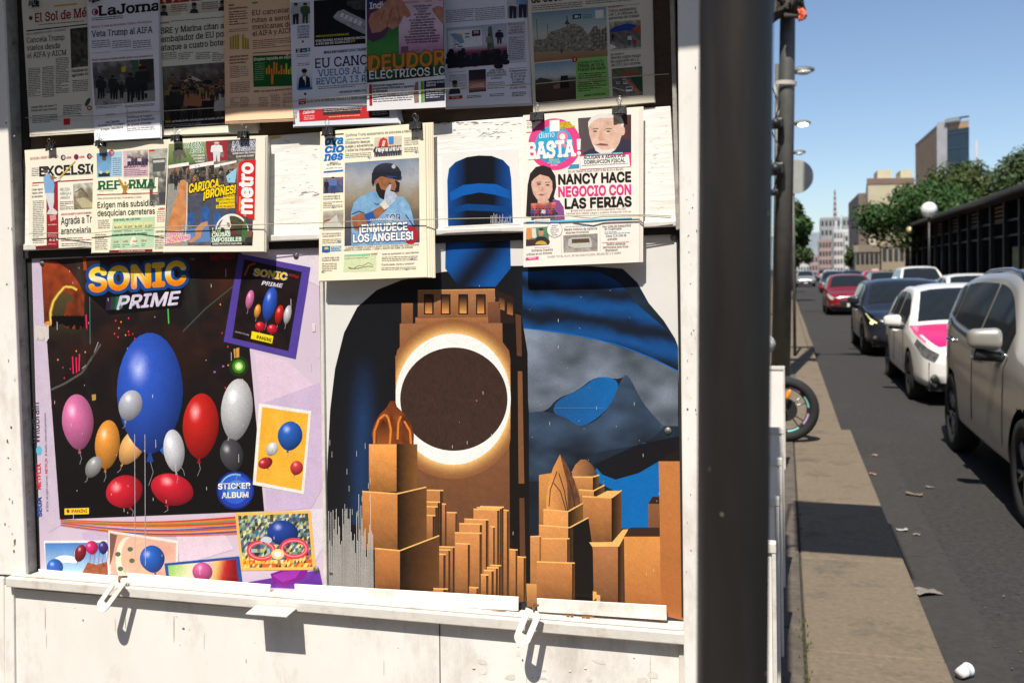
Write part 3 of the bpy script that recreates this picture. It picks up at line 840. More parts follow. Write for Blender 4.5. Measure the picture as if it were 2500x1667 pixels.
a.text('#MÉXICONOSESUBORDINA.SRE', (771, 92), (852, 86), 4.4, C(215, 205, 60), 0.02, layer=4); a.text('PENTÁGONO ATACA NARCOLANCHAS', (771, 103.5), (896, 94), 5.2, C(240, 240, 240), 0.03, 0.03, layer=4); a.text('A 830 KM DE ACAPULCO', (771, 111), (855, 104.5), 5.2, C(240, 240, 240), 0.03, 0.03, layer=4); a.text('P7', (858, 104.3), (867, 103.6), 5.2, C(215, 205, 60), 0.03, layer=4)
a.text('#DEPARTAMENTO', (790, 132), (858, 126.5), 6, C(30, 50, 90), 0.03, 0.03); a.text('DE', (859, 126.4), (869, 125.6), 6, C(40, 140, 190), 0.03); a.text('TRANS', (870, 125.5), (896, 123.4), 6, C(30, 50, 90), 0.03, 0.03)
a.text('EU CANCELA', (770, 167), (952, 153), 23, C(24, 48, 92), 0.012, 0.045); a.text('VUELOS AL A', (777, 187.5), (901, 178), 15.5, C(40, 120, 178), 0.014, 0.045); a.text('REVOCA 13 RU', (773, 207.5), (906, 198), 15.5, C(40, 120, 178), 0.014, 0.045)
a.v = [(min(x, 899), y, l) for x, y, l in a.v]
for i, s in enumerate(('COMERCIO', 'REFUERZAN', 'PROTECCIÓN', 'A GRUPOS DE', 'LIMONEROS')): a.text(s, (726, 68.5 + i * 6.6), (755, 66 + i * 6.6), 4.4, C(30, 44, 70) if i in (0, 3, 4) else C(50, 120, 170), 0.02)
a.text('BLUE JAYS SE REPONE, IGUALA LA SERIE MUNDIAL', (749, 251), (906, 240.5), 6, C(96, 110, 60), 0.025); a.text('POR ENRIQUE TORRES / P14', (829, 228), (893, 223), 4.2, BLK, 0.03)
a = p.art('info_box'); a.quad([(722, 120), (736, 119), (736, 129), (722, 130)], C(30, 30, 36), 2); a.quad([(736, 119), (747, 118), (747, 128), (736, 129)], C(40, 60, 90), 2); a.quad([(747, 118), (757, 117), (757, 127), (747, 128)], C(40, 130, 160), 2)
a.text('2', (725, 128.5), (733, 128), 7.5, C(240, 240, 240), 0.03); a.text('EN', (738, 126.5), (745, 126), 4, C(240, 240, 240), 0.02); a.text('1', (750, 127), (754, 126.7), 7.5, C(240, 240, 240), 0.03)
a.quad([(729, 243), (747, 241), (747, 254.5), (729, 256.5)], C(160, 40, 50), 2); a.text('MVS', (731, 248.5), (745, 247), 4, C(235, 220, 220), 0.02); a.text('YA', (733, 254.5), (743, 253.5), 4, C(235, 220, 220), 0.02)
a.quad([(730, 269), (898, 261), (903, 289), (731, 298)], C(205, 44, 52), 1.5); a.quad([(898, 261), (950, 258), (951, 286), (903, 289)], C(40, 38, 44), 1.5); a.quad([(787, 266), (884, 261.5), (886, 277), (789, 282)], C(60, 48, 50), 2)
a.text('Caliente', (739, 279), (767, 276), 7, C(240, 225, 225), 0.03, 0, 0.25); a.lines(742, 281, 768, 293, 4, C(235, 190, 190), layer=3); a.lines(790, 266, 883, 278, 4.2, C(190, 170, 160), layer=3); a.lines(803, 283, 878, 288, 4, C(235, 200, 120), layer=3); a.lines(908, 263, 946, 284, 4.5, C(170, 165, 170), layer=3)
a = p.art('body_text'); g = C(120, 122, 134)
a.lines(777, 209, 897, 220, 4.6, g); a.lines(724, 132, 757, 144, 4.2, g); a.lines(726, 153, 757, 164, 4.2, g); a.ellipse(739.5, 102, 3, 3, C(190, 40, 46)); a.ellipse(745, 230, 3, 3, BLK)
a.quad([(716, 272), (725, 271), (725, 289), (717, 290)], lambda u, v: C(70, 70, 74) if int(v * 9) % 2 else C(230, 230, 236), 2, 2)
p.done()

p = Paper('green and orange front page with a big hand and a pink bill', [(893, -60), (1082, -74), (1088, 262), (896, 271)], 0.056, 0.010, C(232, 230, 234), 6, GT, sheets=((1, 1),))
a = p.art('photograph')
a.quad([(895, -60), (1082, -74), (1086, 183), (896, 203)], lambda u, v: ramp([(0, C(40, 40, 84)), (0.42, C(50, 64, 96)), (0.55, C(58, 120, 70)), (0.7, C(70, 140, 66)), (1, C(40, 60, 40))], v), 1)
a.poly([(897, 22), (912, 16), (948, -30), (978, -34), (980, 10), (940, 90), (912, 104), (897, 96)], C(92, 54, 88), 1.6)
skin = lambda x, y: lerp(C(206, 150, 122), C(160, 98, 84), fbm(x / 14, y / 14))
a.poly([(899, 52), (906, 34), (930, 20), (958, -14), (984, 4), (1000, 28), (1003, 40), (994, 44), (985, 38), (978, 58), (968, 68), (958, 72), (946, 66), (930, 78), (908, 82)], skin, 2)
a.line([(958, 20), (950, 44), (944, 66)], 1.6, C(120, 70, 66), 2.4); a.line([(938, 26), (930, 52)], 1.4, C(120, 70, 66), 2.4); a.line([(970, 22), (976, 44), (970, 60)], 1.4, C(120, 70, 66), 2.4)
a.poly([(1054, 22), (1070, 14), (1084, 20), (1084, 62), (1074, 52), (1060, 34)], skin, 2.2)
a.quad([(973, 0), (1082, -8), (1082, 126), (974, 133)], lambda u, v: ramp([(0, C(206, 176, 196)), (.5, C(222, 196, 214)), (1, C(178, 120, 160))], v), 1.9)
a.quad([(984, 6), (1078, 0), (1078, 3), (984, 9)], C(190, 130, 90), 2.5)
a.quad([(979, 115), (997, 113), (997, 129), (979, 131)], C(120, 80, 112), 2.5); a.quad([(999, 122), (1039, 119), (1039, 126), (999, 129)], lambda u, v: C(110, 66, 100) if int(u * 30) % 2 else C(200, 160, 186), 2.6, 1.2)
for i, s in enumerate(('Los adeudos ante', 'la Comisión', 'Federal', 'de Electricidad', 'por rezagos', 'en el pago del servicio', 'de energía eléctrica', 'también existen entre', 'autoridades estatales', 'y ayuntamientos del país;', 'el endeudamiento total', 'de los tres niveles de gobierno', 'ante la empresa pública supera', 'los 46 mil millones de pesos')):
    w = len(s) * 2.75; y = 17 + i * 6.75; a.text(s, (1031 - w / 2, y + w * .03), (1031 + w / 2, y - w * .03), 4.9, C(50, 26, 44), 0.025, layer=4)
a.quad([(895, 168), (1086, 158), (1086, 184), (896, 203)], C(36, 56, 38), 2)
a = p.art('masthead'); a.text('Indigo', (903, 22.5), (956, 18.5), 15, C(228, 228, 236), 0.035, layer=1.8)
a = p.art('headline'); a.text('DEUDORES', (901, 173), (1140, 153), 35, C(212, 128, 48), 0.03, 0, layer=3.2, outline=C(96, 84, 44), ow=0.03); a.text('ELÉCTRICOS LOCALES', (902, 194), (1164, 177), 19.5, C(226, 226, 226), 0.02, layer=4)
a.v = [(min(x, 1084.5), y, l) for x, y, l in a.v]
for i, s in enumerate(('Reforzarán seguridad para', 'productores citrícolas y agrarios', 'en Michoacán')): a.text(s, (910, 212.5 + i * 7), (910 + len(s) * 3.05, 212.5 + i * 7 - len(s) * .2), 5.2, BLK, 0.03)
a.text('Alerta en el mercado', (1041, 205), (1096, 201), 5.4, C(235, 235, 240), 0.03, layer=4); a.text('laboral', (1041, 212), (1064, 210), 5.4, C(235, 235, 240), 0.03, layer=4); a.v = [(min(x, 1085.5), y, l) for x, y, l in a.v]
a = p.art('info_box'); a.quad([(901, 207), (908, 206.5), (909, 258), (902, 259)], C(170, 44, 44), 2); a.quad([(1027, 199), (1034, 198.5), (1035, 250), (1028, 251)], C(90, 160, 60), 2); a.quad([(1035, 198), (1086, 194), (1086, 246), (1036, 250)], C(44, 46, 62), 2)
a.poly([(1014, 202), (1021, 199), (1023, 250), (1012, 252), (1009, 228)], busy([(150, 130, 120), (110, 96, 90), (90, 80, 78)], 4), 2) if False else a.poly([(1014, 202), (1021, 199), (1023, 250), (1012, 252), (1009, 228)], C(140, 118, 104), 2)
a = p.art('body_text'); a.lines(911, 229, 1008, 254, 5.2, C(100, 98, 100)); a.lines(1040, 214, 1083, 240, 5.2, C(180, 180, 192), layer=4)
p.done()

p = Paper('white newspaper with a photo of a conference hall audience in the upper row', [(1080, -74), (1290, -90), (1298, 252), (1087, 262)], 0.020, 0.019, C(226, 226, 236), 7, GT, sheets=((1, 2), (2, 4), (2, 6)), bottom_curl=0.002)
a = p.art('photograph'); a.quad([(1238, -40), (1288, -44), (1289, 43), (1239, 46)], C(150, 156, 168), 1); figure(a, 1252, 46, 62, (190, 190, 198), (50, 50, 56), w=.4); figure(a, 1276, 44, 66, (120, 150, 190), (46, 50, 60), w=.42)
ph = [(1090, 69), (1237, 57), (1239, 156), (1093, 168)]
a.quad(ph, lambda u, v: ramp([(0, C(170, 176, 192)), (.5, C(196, 198, 208)), (.62, C(150, 64, 96)), (.7, C(70, 60, 76)), (1, C(36, 34, 44))], v), 1)
a.quad([(1093, 76), (1176, 70), (1177, 112), (1095, 120)], C(222, 224, 230), 1.6); a.poly([(1098, 84), (1112, 82), (1126, 92), (1134, 104), (1124, 108), (1112, 98)], C(120, 150, 180), 2); a.poly([(1112, 82), (1128, 84), (1134, 104), (1126, 92)], C(200, 160, 110), 2); a.quad([(1152, 75), (1173, 73), (1173, 88), (1152, 90)], C(96, 44, 76), 2); a.text('20', (1157, 82.5), (1168, 81.7), 6, C(230, 225, 230), 0.03)
for x, y in ((1135, 82), (1135, 90), (1110, 108), (1118, 113)): a.quad((x, y, x + 11, y + 3), C(90, 90, 110), 2)
a.poly([(1192, 66), (1200, 64), (1207, 118), (1190, 120)], C(90, 104, 96), 2); figure(a, 1194, 124, 40, (120, 128, 116), (80, 84, 84), w=.32); figure(a, 1219, 108, 34, (40, 42, 54), (70, 66, 80), w=.5)
rnd = random.Random(11)
for k in range(24):
    x, y, r = rnd.uniform(1096, 1236), rnd.uniform(122, 158), rnd.uniform(5, 9)
    a.ellipse(x, y - (x - 1096) * .06, r, r * 1.1, C(rnd.choice([(30, 28, 36), (40, 36, 42), (52, 44, 50), (34, 40, 56)])), 2.4 + k * .05, 12); a.ellipse(x, y + r * 1.6 - (x - 1096) * .06, r * 1.6, r, C(32, 31, 40), 2.4 + k * .05, 10)
a.poly([(1092, 160), (1239, 148), (1239, 156), (1093, 168)], C(34, 32, 42), 4)
a.quad([(1144, 172), (1186, 169), (1187, 223), (1145, 227)], lambda u, v: ramp([(0, C(44, 40, 44)), (.5, C(60, 52, 56)), (.62, C(200, 150, 130)), (1, C(44, 40, 48))], v), 1); a.poly([(1150, 208), (1180, 202), (1182, 210), (1152, 216)], C(216, 150, 140), 2)
a.ellipse(1110, 206, 6, 8, C(130, 96, 80), 2, 14); a.ellipse(1110, 201, 6.8, 5, C(40, 34, 34), 2.3, 12); a.poly([(1095, 231), (1098, 219), (1106, 214), (1116, 213), (1123, 219), (1124, 229)], C(48, 56, 76), 2.2)
a = p.art('headline')
for i, s in enumerate(('SEP abrirá 120', 'mil nuevos', 'espacios en', 'bachilleratos')): w = len(s) * 2.9; a.text(s, (1260 - w / 2, 63 + i * 7), (1260 + w / 2, 62 + i * 7 - w * .05), 5.6, C(70, 70, 84), 0, 0.03)
for i, s in enumerate(('El Departamento', 'de Transporte', 'de EU cancela', '13 rutas de', 'aerolíneas', 'mexicanas hacia', 'el país vecino')): w = len(s) * 2.85; a.text(s, (1265 - w / 2, 177 + i * 6.8), (1265 + w / 2, 177 + i * 6.8 - w * .075), 5.2, C(40, 40, 48), 0.004, 0.03)
for i, s in enumerate(('¿Vale la pena', 'estudiar más allá', 'de la preparatoria', 'en México?')): w = len(s) * 2.7; a.text(s, (1212 - w / 2, 175 + i * 6.5), (1212 + w / 2, 175 + i * 6.5 - w * .075), 5.2, C(40, 40, 48), 0.004, 0.03)
for i, s in enumerate(('Obligados a contratos', 'por 189 mdp a socios', 'de su hermano en su', 'gestión en', 'la Gustavo', 'A. Madero')): w = min(len(s) * 2.4, 42); a.text(s, (1139 - w, 188 + i * 6.2), (1139, 188 + i * 6.2 - w * .075), 4.6, C(80, 80, 92), 0, 0.03)
a.quad([(1096, 236), (1129, 233), (1129, 241), (1096, 244)], C(170, 44, 50), 2); a.text('DETALLE', (1104, 240.5), (1121, 239), 3.6, C(235, 210, 210), 0.02)
a = p.art('info_box'); a.quad([(1238, 56), (1282, 52.5), (1284, 152), (1240, 156)], C(196, 196, 206), 1)
a = p.art('body_text'); g = C(130, 130, 142)
a.lines(1088, -60, 1232, -2, 5, g); a.lines(1088, 24, 1156, 60, 4.6, g); a.lines(1160, 19, 1233, 54, 4.6, g); a.lines(1242, 90, 1280, 150, 4.4, C(110, 110, 124)); a.quad((1094, 177, 1137, 178), C(120, 120, 130)); a.quad((1242, 168, 1286, 169), C(120, 120, 130)); a.lines(1190, 200, 1232, 218, 4.4, g); a.lines(1140, 232, 1175, 240, 4, C(70, 70, 80)); a.lines(1195, 228, 1232, 238, 4, C(70, 70, 80)); a.lines(1250, 224, 1284, 236, 4, C(70, 70, 80))
p.done()

p = Paper('grey newspaper with a rubble photo and a green text box, rightmost in the upper row', [(1284, -90), (1589, -116), (1598, 250), (1302, 274)], 0.027, 0.026, C(216, 208, 190), 8, GT, amp=0.003, sheets=((1, 1), (2, 2)))
a = p.art('headline'); a.text('de otros', (1298, 8), (1372, 1), 17, BLK, 0.03, 0.04)
for s, b, e in (('Cierra septiembre', (1486, 31), (1553, 24.5)), ('con 1.8 millones de', (1486, 40), (1556, 33)), ('personas sin trabajo', (1487, 49), (1561, 41.5)), ('Alertan sobre riesgo', (1491, 145.5), (1564, 139)), ('de explosión en L2', (1491, 154.5), (1559, 148)), ('del STC por ciclovía', (1492, 163.5), (1563, 157))):
    a.text(s, b, e, 7.2, C(44, 40, 38), 0.004, 0.035)
a.text('MI NACIÓN / 3', (1486, 20.5), (1521, 17), 4.4, C(160, 50, 46), 0.015, 0.03); a.text('MI CIUDAD / 5', (1490.6, 136.5), (1524, 133.5), 4.4, C(40, 60, 120), 0.015, 0.03)
a = p.art('photograph')
a.quad([(1297.7, 33), (1479.5, 18.5), (1483.5, 137), (1304, 153)], lambda u, v: ramp([(0, C(120, 150, 164)), (.45, C(186, 190, 180)), (.72, C(170, 150, 120)), (1, C(150, 110, 76))], v), 1)
rub = lambda x, y: lerp(C(60, 56, 52), C(190, 180, 160), fbm(x / 7, y / 5, 2) ** 1.4)
a.poly([(1303, 128), (1306, 98), (1332, 96), (1344, 78), (1366, 72), (1386, 62), (1402, 58), (1420, 66), (1436, 86), (1448, 68), (1456, 62), (1466, 78), (1481, 64), (1483, 122), (1440, 126), (1380, 126)], rub, 1.6, 5)
a.line([(1310, 48), (1312, 96)], 1.5, C(90, 88, 84)); a.line([(1336, 60), (1338, 90)], 1.3, C(90, 88, 84)); a.line([(1384, 40), (1386, 64)], 2.2, C(70, 76, 72)); a.poly([(1378, 60), (1384, 48), (1392, 60)], C(70, 80, 74)); 
for k in range(5): a.line([(1450 + k * 7, 66 + k), (1450 + k * 7, 120)], 1, C(60, 56, 52), 2.2); a.line([(1446, 76 + k * 9), (1483, 73 + k * 9)], 1, C(80, 74, 66), 2.2)
figure(a, 1371, 131, 20, (120, 112, 96), (60, 56, 52)); a.quad([(1398, 36), (1419, 34.5), (1419, 46), (1398, 47.5)], C(40, 66, 66), 2.4); a.quad([(1403, 38.5), (1411, 38), (1411, 44), (1403, 44.6)], C(190, 205, 200), 2.6); a.poly([(1412, 41), (1416, 38), (1416, 44)], C(190, 205, 200), 2.6); a.lines(1424, 34, 1446, 46, 4, C(60, 120, 120)); a.quad([(1453, 26), (1473, 24.5), (1474, 44.5), (1454, 46)], C(222, 218, 208), 2.4)
a.quad([(1305, 155.5), (1404.4, 147.6), (1407, 242.5), (1308, 251.7)], lambda u, v: ramp([(0, C(120, 150, 176)), (.35, C(190, 196, 192)), (.44, C(170, 160, 146)), (.46, C(80, 64, 54)), (1, C(64, 48, 40))], v + .02 * math.sin(u * 9)), 1)
a.poly([(1308, 198), (1318, 190), (1330, 192), (1346, 196), (1350, 200), (1308, 203)], C(76, 66, 60)); a.quad([(1369, 186), (1386, 184.5), (1390, 214), (1368, 217)], C(34, 32, 32), 2); a.poly([(1350, 210), (1366, 204), (1368, 216), (1352, 218)], C(136, 104, 80), 2)
a.quad([(1487.5, 54), (1564, 49), (1565, 116), (1489.6, 122.5)], busy([(190, 180, 150), (120, 110, 100), (90, 84, 84), (120, 112, 104), (160, 152, 140)], 12, 7, 5), 1); a.poly([(1489, 74), (1500, 66), (1530, 58), (1556, 62), (1540, 74), (1520, 76), (1490, 80)], C(36, 66, 140), 2); a.poly([(1545, 74), (1564, 60), (1565, 84)], C(170, 76, 60), 2); a.poly([(1490, 108), (1506, 116), (1489.6, 122)], C(226, 220, 208), 2); figure(a, 1537, 112, 28, (200, 196, 190), (40, 90, 150)); figure(a, 1496, 100, 18, (40, 40, 44), (40, 40, 44)); a.quad((1546, 98, 1553, 108), C(180, 40, 44), 2)
a.quad([(1492.7, 168.7), (1568, 162), (1569.7, 230.6), (1496, 236)], busy([(70, 90, 50), (110, 110, 90), (90, 84, 80), (110, 100, 96), (130, 126, 124)], 14, 6, 4), 1); a.poly([(1512, 178), (1556, 172), (1560, 180), (1528, 190)], C(150, 84, 60), 2); a.poly([(1524, 196), (1534, 194), (1566, 228), (1556, 231)], C(168, 110, 80), 2); a.poly([(1538, 190), (1568, 184), (1569, 224), (1562, 224)], C(48, 76, 44), 2)
for x, y, w, c in ((1504, 206, 9, (190, 190, 190)), (1502, 222, 11, (90, 92, 96)), (1522, 206, 10, (210, 210, 210)), (1520, 196, 8, (180, 180, 184)), (1528, 224, 16, (225, 225, 225))): a.quad((x, y - w * .7, x + w, y), C(c), 2.4); a.quad((x + 1, y - w * .6, x + w - 1, y - w * .3), C(60, 70, 80), 2.6)
a = p.art('info_box'); a.quad([(1404.4, 143.6), (1482, 137), (1488.8, 236), (1408, 242.5)], C(136, 186, 100), 1.4)
a.text('BOMBARDEOS ISRAELÍES', (1411, 156.5), (1473, 151), 4.6, C(40, 66, 36), 0.01, 0.03); a.text('FRÁGIL ALTO AL', (1411, 165.5), (1477, 160), 7, BLK, 0.03); a.text('FUEGO EN GAZA', (1411.5, 175), (1479, 169.5), 7, BLK, 0.03); a.lines(1412, 178, 1480, 228, 5.1, C(56, 80, 46), layer=2.4); a.text('MUNDO / EDICIÓN WEB', (1426, 236), (1478, 231.5), 4.2, BLK, 0.03)
a.ellipse(1403, 146, 6.6, 6.8, C(170, 36, 40), 3, 20); a.line([(1405, 142.5), (1401, 146), (1405.5, 149.5)], 1.4, C(240, 230, 230), 4)
a = p.art('body_text'); g = C(120, 112, 104); a.lines(1298, 12, 1422, 28, 5, g); a.lines(1430, 1, 1544, 14, 5, g); a.quad((1298, 32, 1562, 33), C(90, 84, 78)); a.quad([(1306, 253), (1570, 231), (1570, 232.5), (1306, 254.5)], C(90, 84, 78), 2); a.quad([(1488, 124.5), (1566, 118), (1566, 119), (1488, 125.5)], C(140, 134, 124), 2)
p.done()

# ---- lower row
p = Paper('cream newspaper with a batter figure on a red column, leftmost in the lower row', [(60, 367), (242, 354), (244, 600), (74, 610)], 0.031, 0.012, C(240, 234, 216), 9, GB, sheets=((1, 1), (1, 2)))
a = p.art('masthead'); a.text('EXCELSIOR', (97, 430), (262, 420.5), 22, C(30, 32, 36), 0.045); a.v = [(min(x, 240), y, l) for x, y, l in a.v]; a.lines(150, 425, 228, 432, 4, C(150, 146, 140)); a.quad([(79, 446), (232, 436.5), (232, 439), (79, 449)], C(170, 40, 44), 2); a.text('DEFIENDA ARRIBA EL BEISBOL', (74, 391), (143, 384), 6, C(196, 110, 100), 0)
for x, c1, c2 in ((154, (40, 50, 90), (205, 190, 180)), (186, (150, 40, 60), (40, 50, 100)), (218, (40, 60, 120), (220, 130, 50))):
    a.ellipse(x, 385 - (x - 154) * .05, 6, 7, C(c1), 2, 16); a.ellipse(x + 1, 385 - (x - 154) * .05, 3, 4.5, C(c2), 2.4, 12); a.text('+20%', (x + 7, 388 - (x - 154) * .05), (x + 20, 387 - (x - 154) * .05), 5, C(190, 50, 50), 0.03)
a.v = [(min(x, 241), y, l) for x, y, l in a.v]
a = p.art('info_box'); a.quad([(113, 446), (141, 444), (143, 605), (114, 607)], C(158, 36, 46), 1.4); a.quad([(82, 601), (143, 597), (143, 607), (82, 609)], C(122, 28, 38), 1.6)
for i, (x, y) in enumerate(((121, 588), (129, 588), (137, 587))): a.text('162'[i] if False else '624'[i], (x, y), (x + 4.5, y), 6.5, C(235, 225, 215), 0.03); 
a.lines(117, 545, 139, 554, 5, C(225, 180, 180), layer=3); a.lines(117, 566, 139, 582, 4, C(210, 160, 160), layer=3); a.lines(118, 593, 138, 600, 4, C(210, 160, 160), layer=3)
a = p.art('photograph')
jer, pant = C(128, 170, 214), C(206, 210, 216)
a.poly([(106, 432), (116, 424), (124, 426), (130, 440), (133, 452), (131, 472), (110, 473), (107, 450)], jer, 4); a.poly([(122, 428), (138, 433), (144, 440), (138, 443), (124, 438)], C(150, 104, 84), 4.2); a.poly([(110, 472), (132, 471), (132, 494), (129, 511), (121, 512), (116, 494)], pant, 4.1); a.ellipse(111, 416, 6, 7, C(110, 74, 60), 4.2, 14); a.ellipse(111, 411, 7, 5, C(50, 56, 70), 4.4, 14); a.poly([(140, 438), (143, 434), (183, 392), (184, 395), (145, 438)], C(214, 184, 92), 4.4); a.poly([(131, 438), (146, 433), (147, 440), (133, 444)], C(224, 224, 228), 4.5); a.poly([(119, 512), (130, 508), (141, 518), (138, 524), (114, 523)], C(214, 210, 206), 4); a.poly([(121, 526), (136, 524), (137, 536), (123, 541)], C(214, 140, 140), 3)
a.quad([(178.6, 449), (236, 445), (236, 509), (180, 512)], busy([(206, 204, 196), (170, 160, 140), (120, 108, 90), (150, 140, 110), (110, 104, 84)], 21, 4, 4), 1); a.line([(183, 470), (200, 460), (216, 482)], 1.6, C(60, 56, 52)); a.poly([(184, 486), (206, 482), (232, 500), (236, 508), (200, 508)], C(186, 174, 140), 1.5)
a = p.art('headline'); a.text('Agrada a Trump', (149, 548.5), (252, 541), 18, BLK, 0.012); a.text('arancelaria a C', (149, 572), (248, 566), 15, BLK, 0.012); a.v = [(min(x, 241), y, l) for x, y, l in a.v]
for i, s in enumerate(('MELISSA', 'ARRASA A', 'JAMAICA')): a.text(s, (146.5, 466 + i * 10), (146.5 + len(s) * 3.4, 465 + i * 10), 7, C(120, 150, 164), 0)
for i, s in enumerate(('Usan agua', 'hasta ante', 'la escasez')): a.text(s, (78, 465.5 + i * 8.6), (104, 463.5 + i * 8.6), 5, C(90, 88, 84), 0.01)
a.text('AÚN ES INCIERTO CUÁNTO DURARÁ LA', (149, 526), (228, 521), 4.4, C(190, 70, 66), 0.02)
a = p.art('body_text'); a.lines(80, 488, 107, 596, 4.4, C(140, 138, 130)); a.lines(77, 408, 96, 432, 4.4, C(150, 140, 136)); a.lines(146, 490, 178, 514, 4.4, C(130, 128, 122)); a.lines(149, 578, 240, 590, 5.4, C(196, 100, 96)); a.lines(150, 592, 238, 602, 4.6, C(130, 128, 122)); a.lines(78, 450, 96, 456, 4, C(200, 110, 106))
p.done()

p = Paper('newspaper with a green title split by a golden statue in the lower row', [(229, 350), (420, 340), (412, 614), (223, 617)], 0.041, 0.022, C(242, 236, 210), 10, GB, sheets=((1, 1), (1, 2)))
a = p.art('photograph'); a.quad([(236, 375), (272, 371), (272, 432), (237, 434)], lambda u, v: lerp(C(80, 130, 176), C(150, 190, 216), v), 1); a.quad([(272, 371), (298, 370), (298, 431), (272, 432)], C(170, 202, 220), 1); a.poly([(243, 430), (244, 402), (250, 394), (262, 396), (267, 408), (264, 430)], C(116, 166, 214), 2); a.ellipse(254, 386, 5.5, 7, C(110, 76, 60), 2.2, 14); a.ellipse(254, 381, 6, 4.5, C(40, 48, 70), 2.4, 12); a.quad((240, 423, 268, 432), C(40, 44, 56), 2.6); a.ellipse(246, 421, 4, 4, C(200, 204, 210), 2.8, 12); a.ellipse(262, 420, 4, 4, C(205, 200, 60), 2.8, 12); a.ring(272, 373.5, 7, 7.5, 2.4, C(180, 36, 44), 3); a.text('C', (269.5, 376.5), (274.5, 376.3), 6, C(180, 36, 44), 0.03)
for i in range(9): a.lines(275, 384 + i * 5, 296, 388.4 + i * 5, 4.2, C(60, 110, 160))
a.quad([(300.6, 369), (362, 365), (362, 431), (301, 434)], C(214, 186, 196), 1); a.quad([(310, 370), (361, 367), (361, 402), (311, 405)], busy([(220, 214, 206), (150, 140, 130), (120, 110, 120), (90, 70, 110), (60, 50, 60)], 22, 6, 3), 1.4)
for k in range(6): figure(a, 315 + k * 8.5, 404, 20, [(200, 196, 200), (90, 60, 110), (60, 60, 70)][k % 3], (60, 50, 70), w=.42)
a.quad([(363, 366), (418, 361), (414, 500), (366, 503)], busy([(160, 160, 150), (190, 188, 178), (120, 118, 112), (80, 78, 76), (170, 168, 160)], 23, 5, 8), 1); a.quad((364, 366, 377, 370), C(190, 50, 54), 2); a.quad([(372, 388), (404, 386), (402, 418), (373, 420)], C(90, 90, 88), 2); a.quad([(374, 392), (402, 390), (402, 396), (374, 398)], C(196, 196, 190), 2.3); a.quad([(388, 470), (412, 468), (411, 496), (389, 498)], C(70, 72, 76), 2)
a = p.art('masthead'); a.quad([(234, 438), (386, 433), (385, 474), (236, 478)], C(244, 238, 214), 1.8); a.text('REF', (241, 463), (294, 461), 20, C(20, 96, 56), 0.04, 0.05); a.text('RMA', (316, 460.3), (378, 458), 20, C(20, 96, 56), 0.04, 0.05)
gold = lambda x, y: lerp(C(206, 160, 70), C(130, 84, 30), fbm(x / 5, y / 6))
a.poly([(289, 434), (296, 441), (302, 452), (310, 452), (318, 444), (310, 462), (308, 468), (312, 472), (298, 472), (301, 466), (298, 458), (291, 446)], gold, 3.4, 5); a.ellipse(306, 447, 3, 3.6, C(190, 150, 70), 3.6, 10); a.lines(241, 464, 378, 470, 4.2, C(150, 148, 130)); a.quad([(237, 474.5), (385, 470), (385, 472.4), (237, 477)], C(178, 40, 44), 2.6)
a = p.art('headline'); a.text('Exigen más subsidio;', (238, 508), (377, 502), 14, C(34, 34, 32), 0.016); a.text('desquician carreteras', (238, 528), (378, 522), 14, C(34, 34, 32), 0.016); a.text('Sitian productores de maíz 33 autopistas y cruces', (238, 487), (345, 483), 4.6, C(120, 118, 108), 0); a.text('REPUDIAN A TAIBO', (303, 411), (358, 407), 5.4, C(110, 40, 70), 0.02, 0.03); a.text('ARRASA', (386, 513), (411, 511), 5, C(190, 60, 56), 0.03, 0.03); a.text('cancela', (380, 568), (399, 567), 6, C(60, 60, 58), 0.01)
a = p.art('info_box'); a.quad([(276, 534), (378, 529), (375, 604), (269, 609)], C(186, 216, 180), 1.4); a.text('POR MÁS, NO LES DAN', (278, 540), (342, 536.5), 5, C(40, 100, 60), 0.03)
for i, s in enumerate(('$6,000', '$7,200', '$6,050', '$3,200*')): x = 277 + i * 25; a.quad([(x, 545 - i), (x + 22, 544 - i), (x + 22, 559 - i), (x, 560 - i)], C(224, 222, 160), 2); a.text(s, (x + 2, 558 - i), (x + 20, 557 - i), 5.2, C(70, 80, 50), 0.02); a.quad([(x + 1, 564 - i), (x + 21, 563 - i), (x + 21, 566 - i), (x + 1, 567 - i)], C(140, 176, 140), 2)
a.text('Y CON UN ESCENARIO ADVERSO', (274, 577), (359, 572.5), 5, C(40, 90, 60), 0.03)
for i, s in enumerate(('-66%', '-40%', '-140%', 'GTO-27')): x = 276 + i * 23; a.text(s, (x, 593 - i), (x + 13, 592.4 - i), 4.6, C(196, 80, 66), 0.02); a.lines(x, 595 - i, x + 17, 606 - i, 4.6, C(120, 150, 120))
a.quad([(267, 611), (372, 608), (372, 614), (266, 617)], C(128, 34, 42), 2); a.text('...Y HASTA PAGO DE EXTORSIONES', (288, 615.4), (354, 613.5), 3.8, C(235, 205, 200), 0.02)
a = p.art('body_text'); g = C(146, 142, 128); a.lines(303, 412, 360, 430, 4.4, C(150, 100, 120)); a.lines(239, 535, 268, 562, 4.6, g); a.lines(232, 570, 262, 612, 4.4, g); a.lines(383, 514, 407, 545, 4.6, C(205, 130, 120)); a.lines(378, 572, 404, 608, 4.4, g)
p.done()

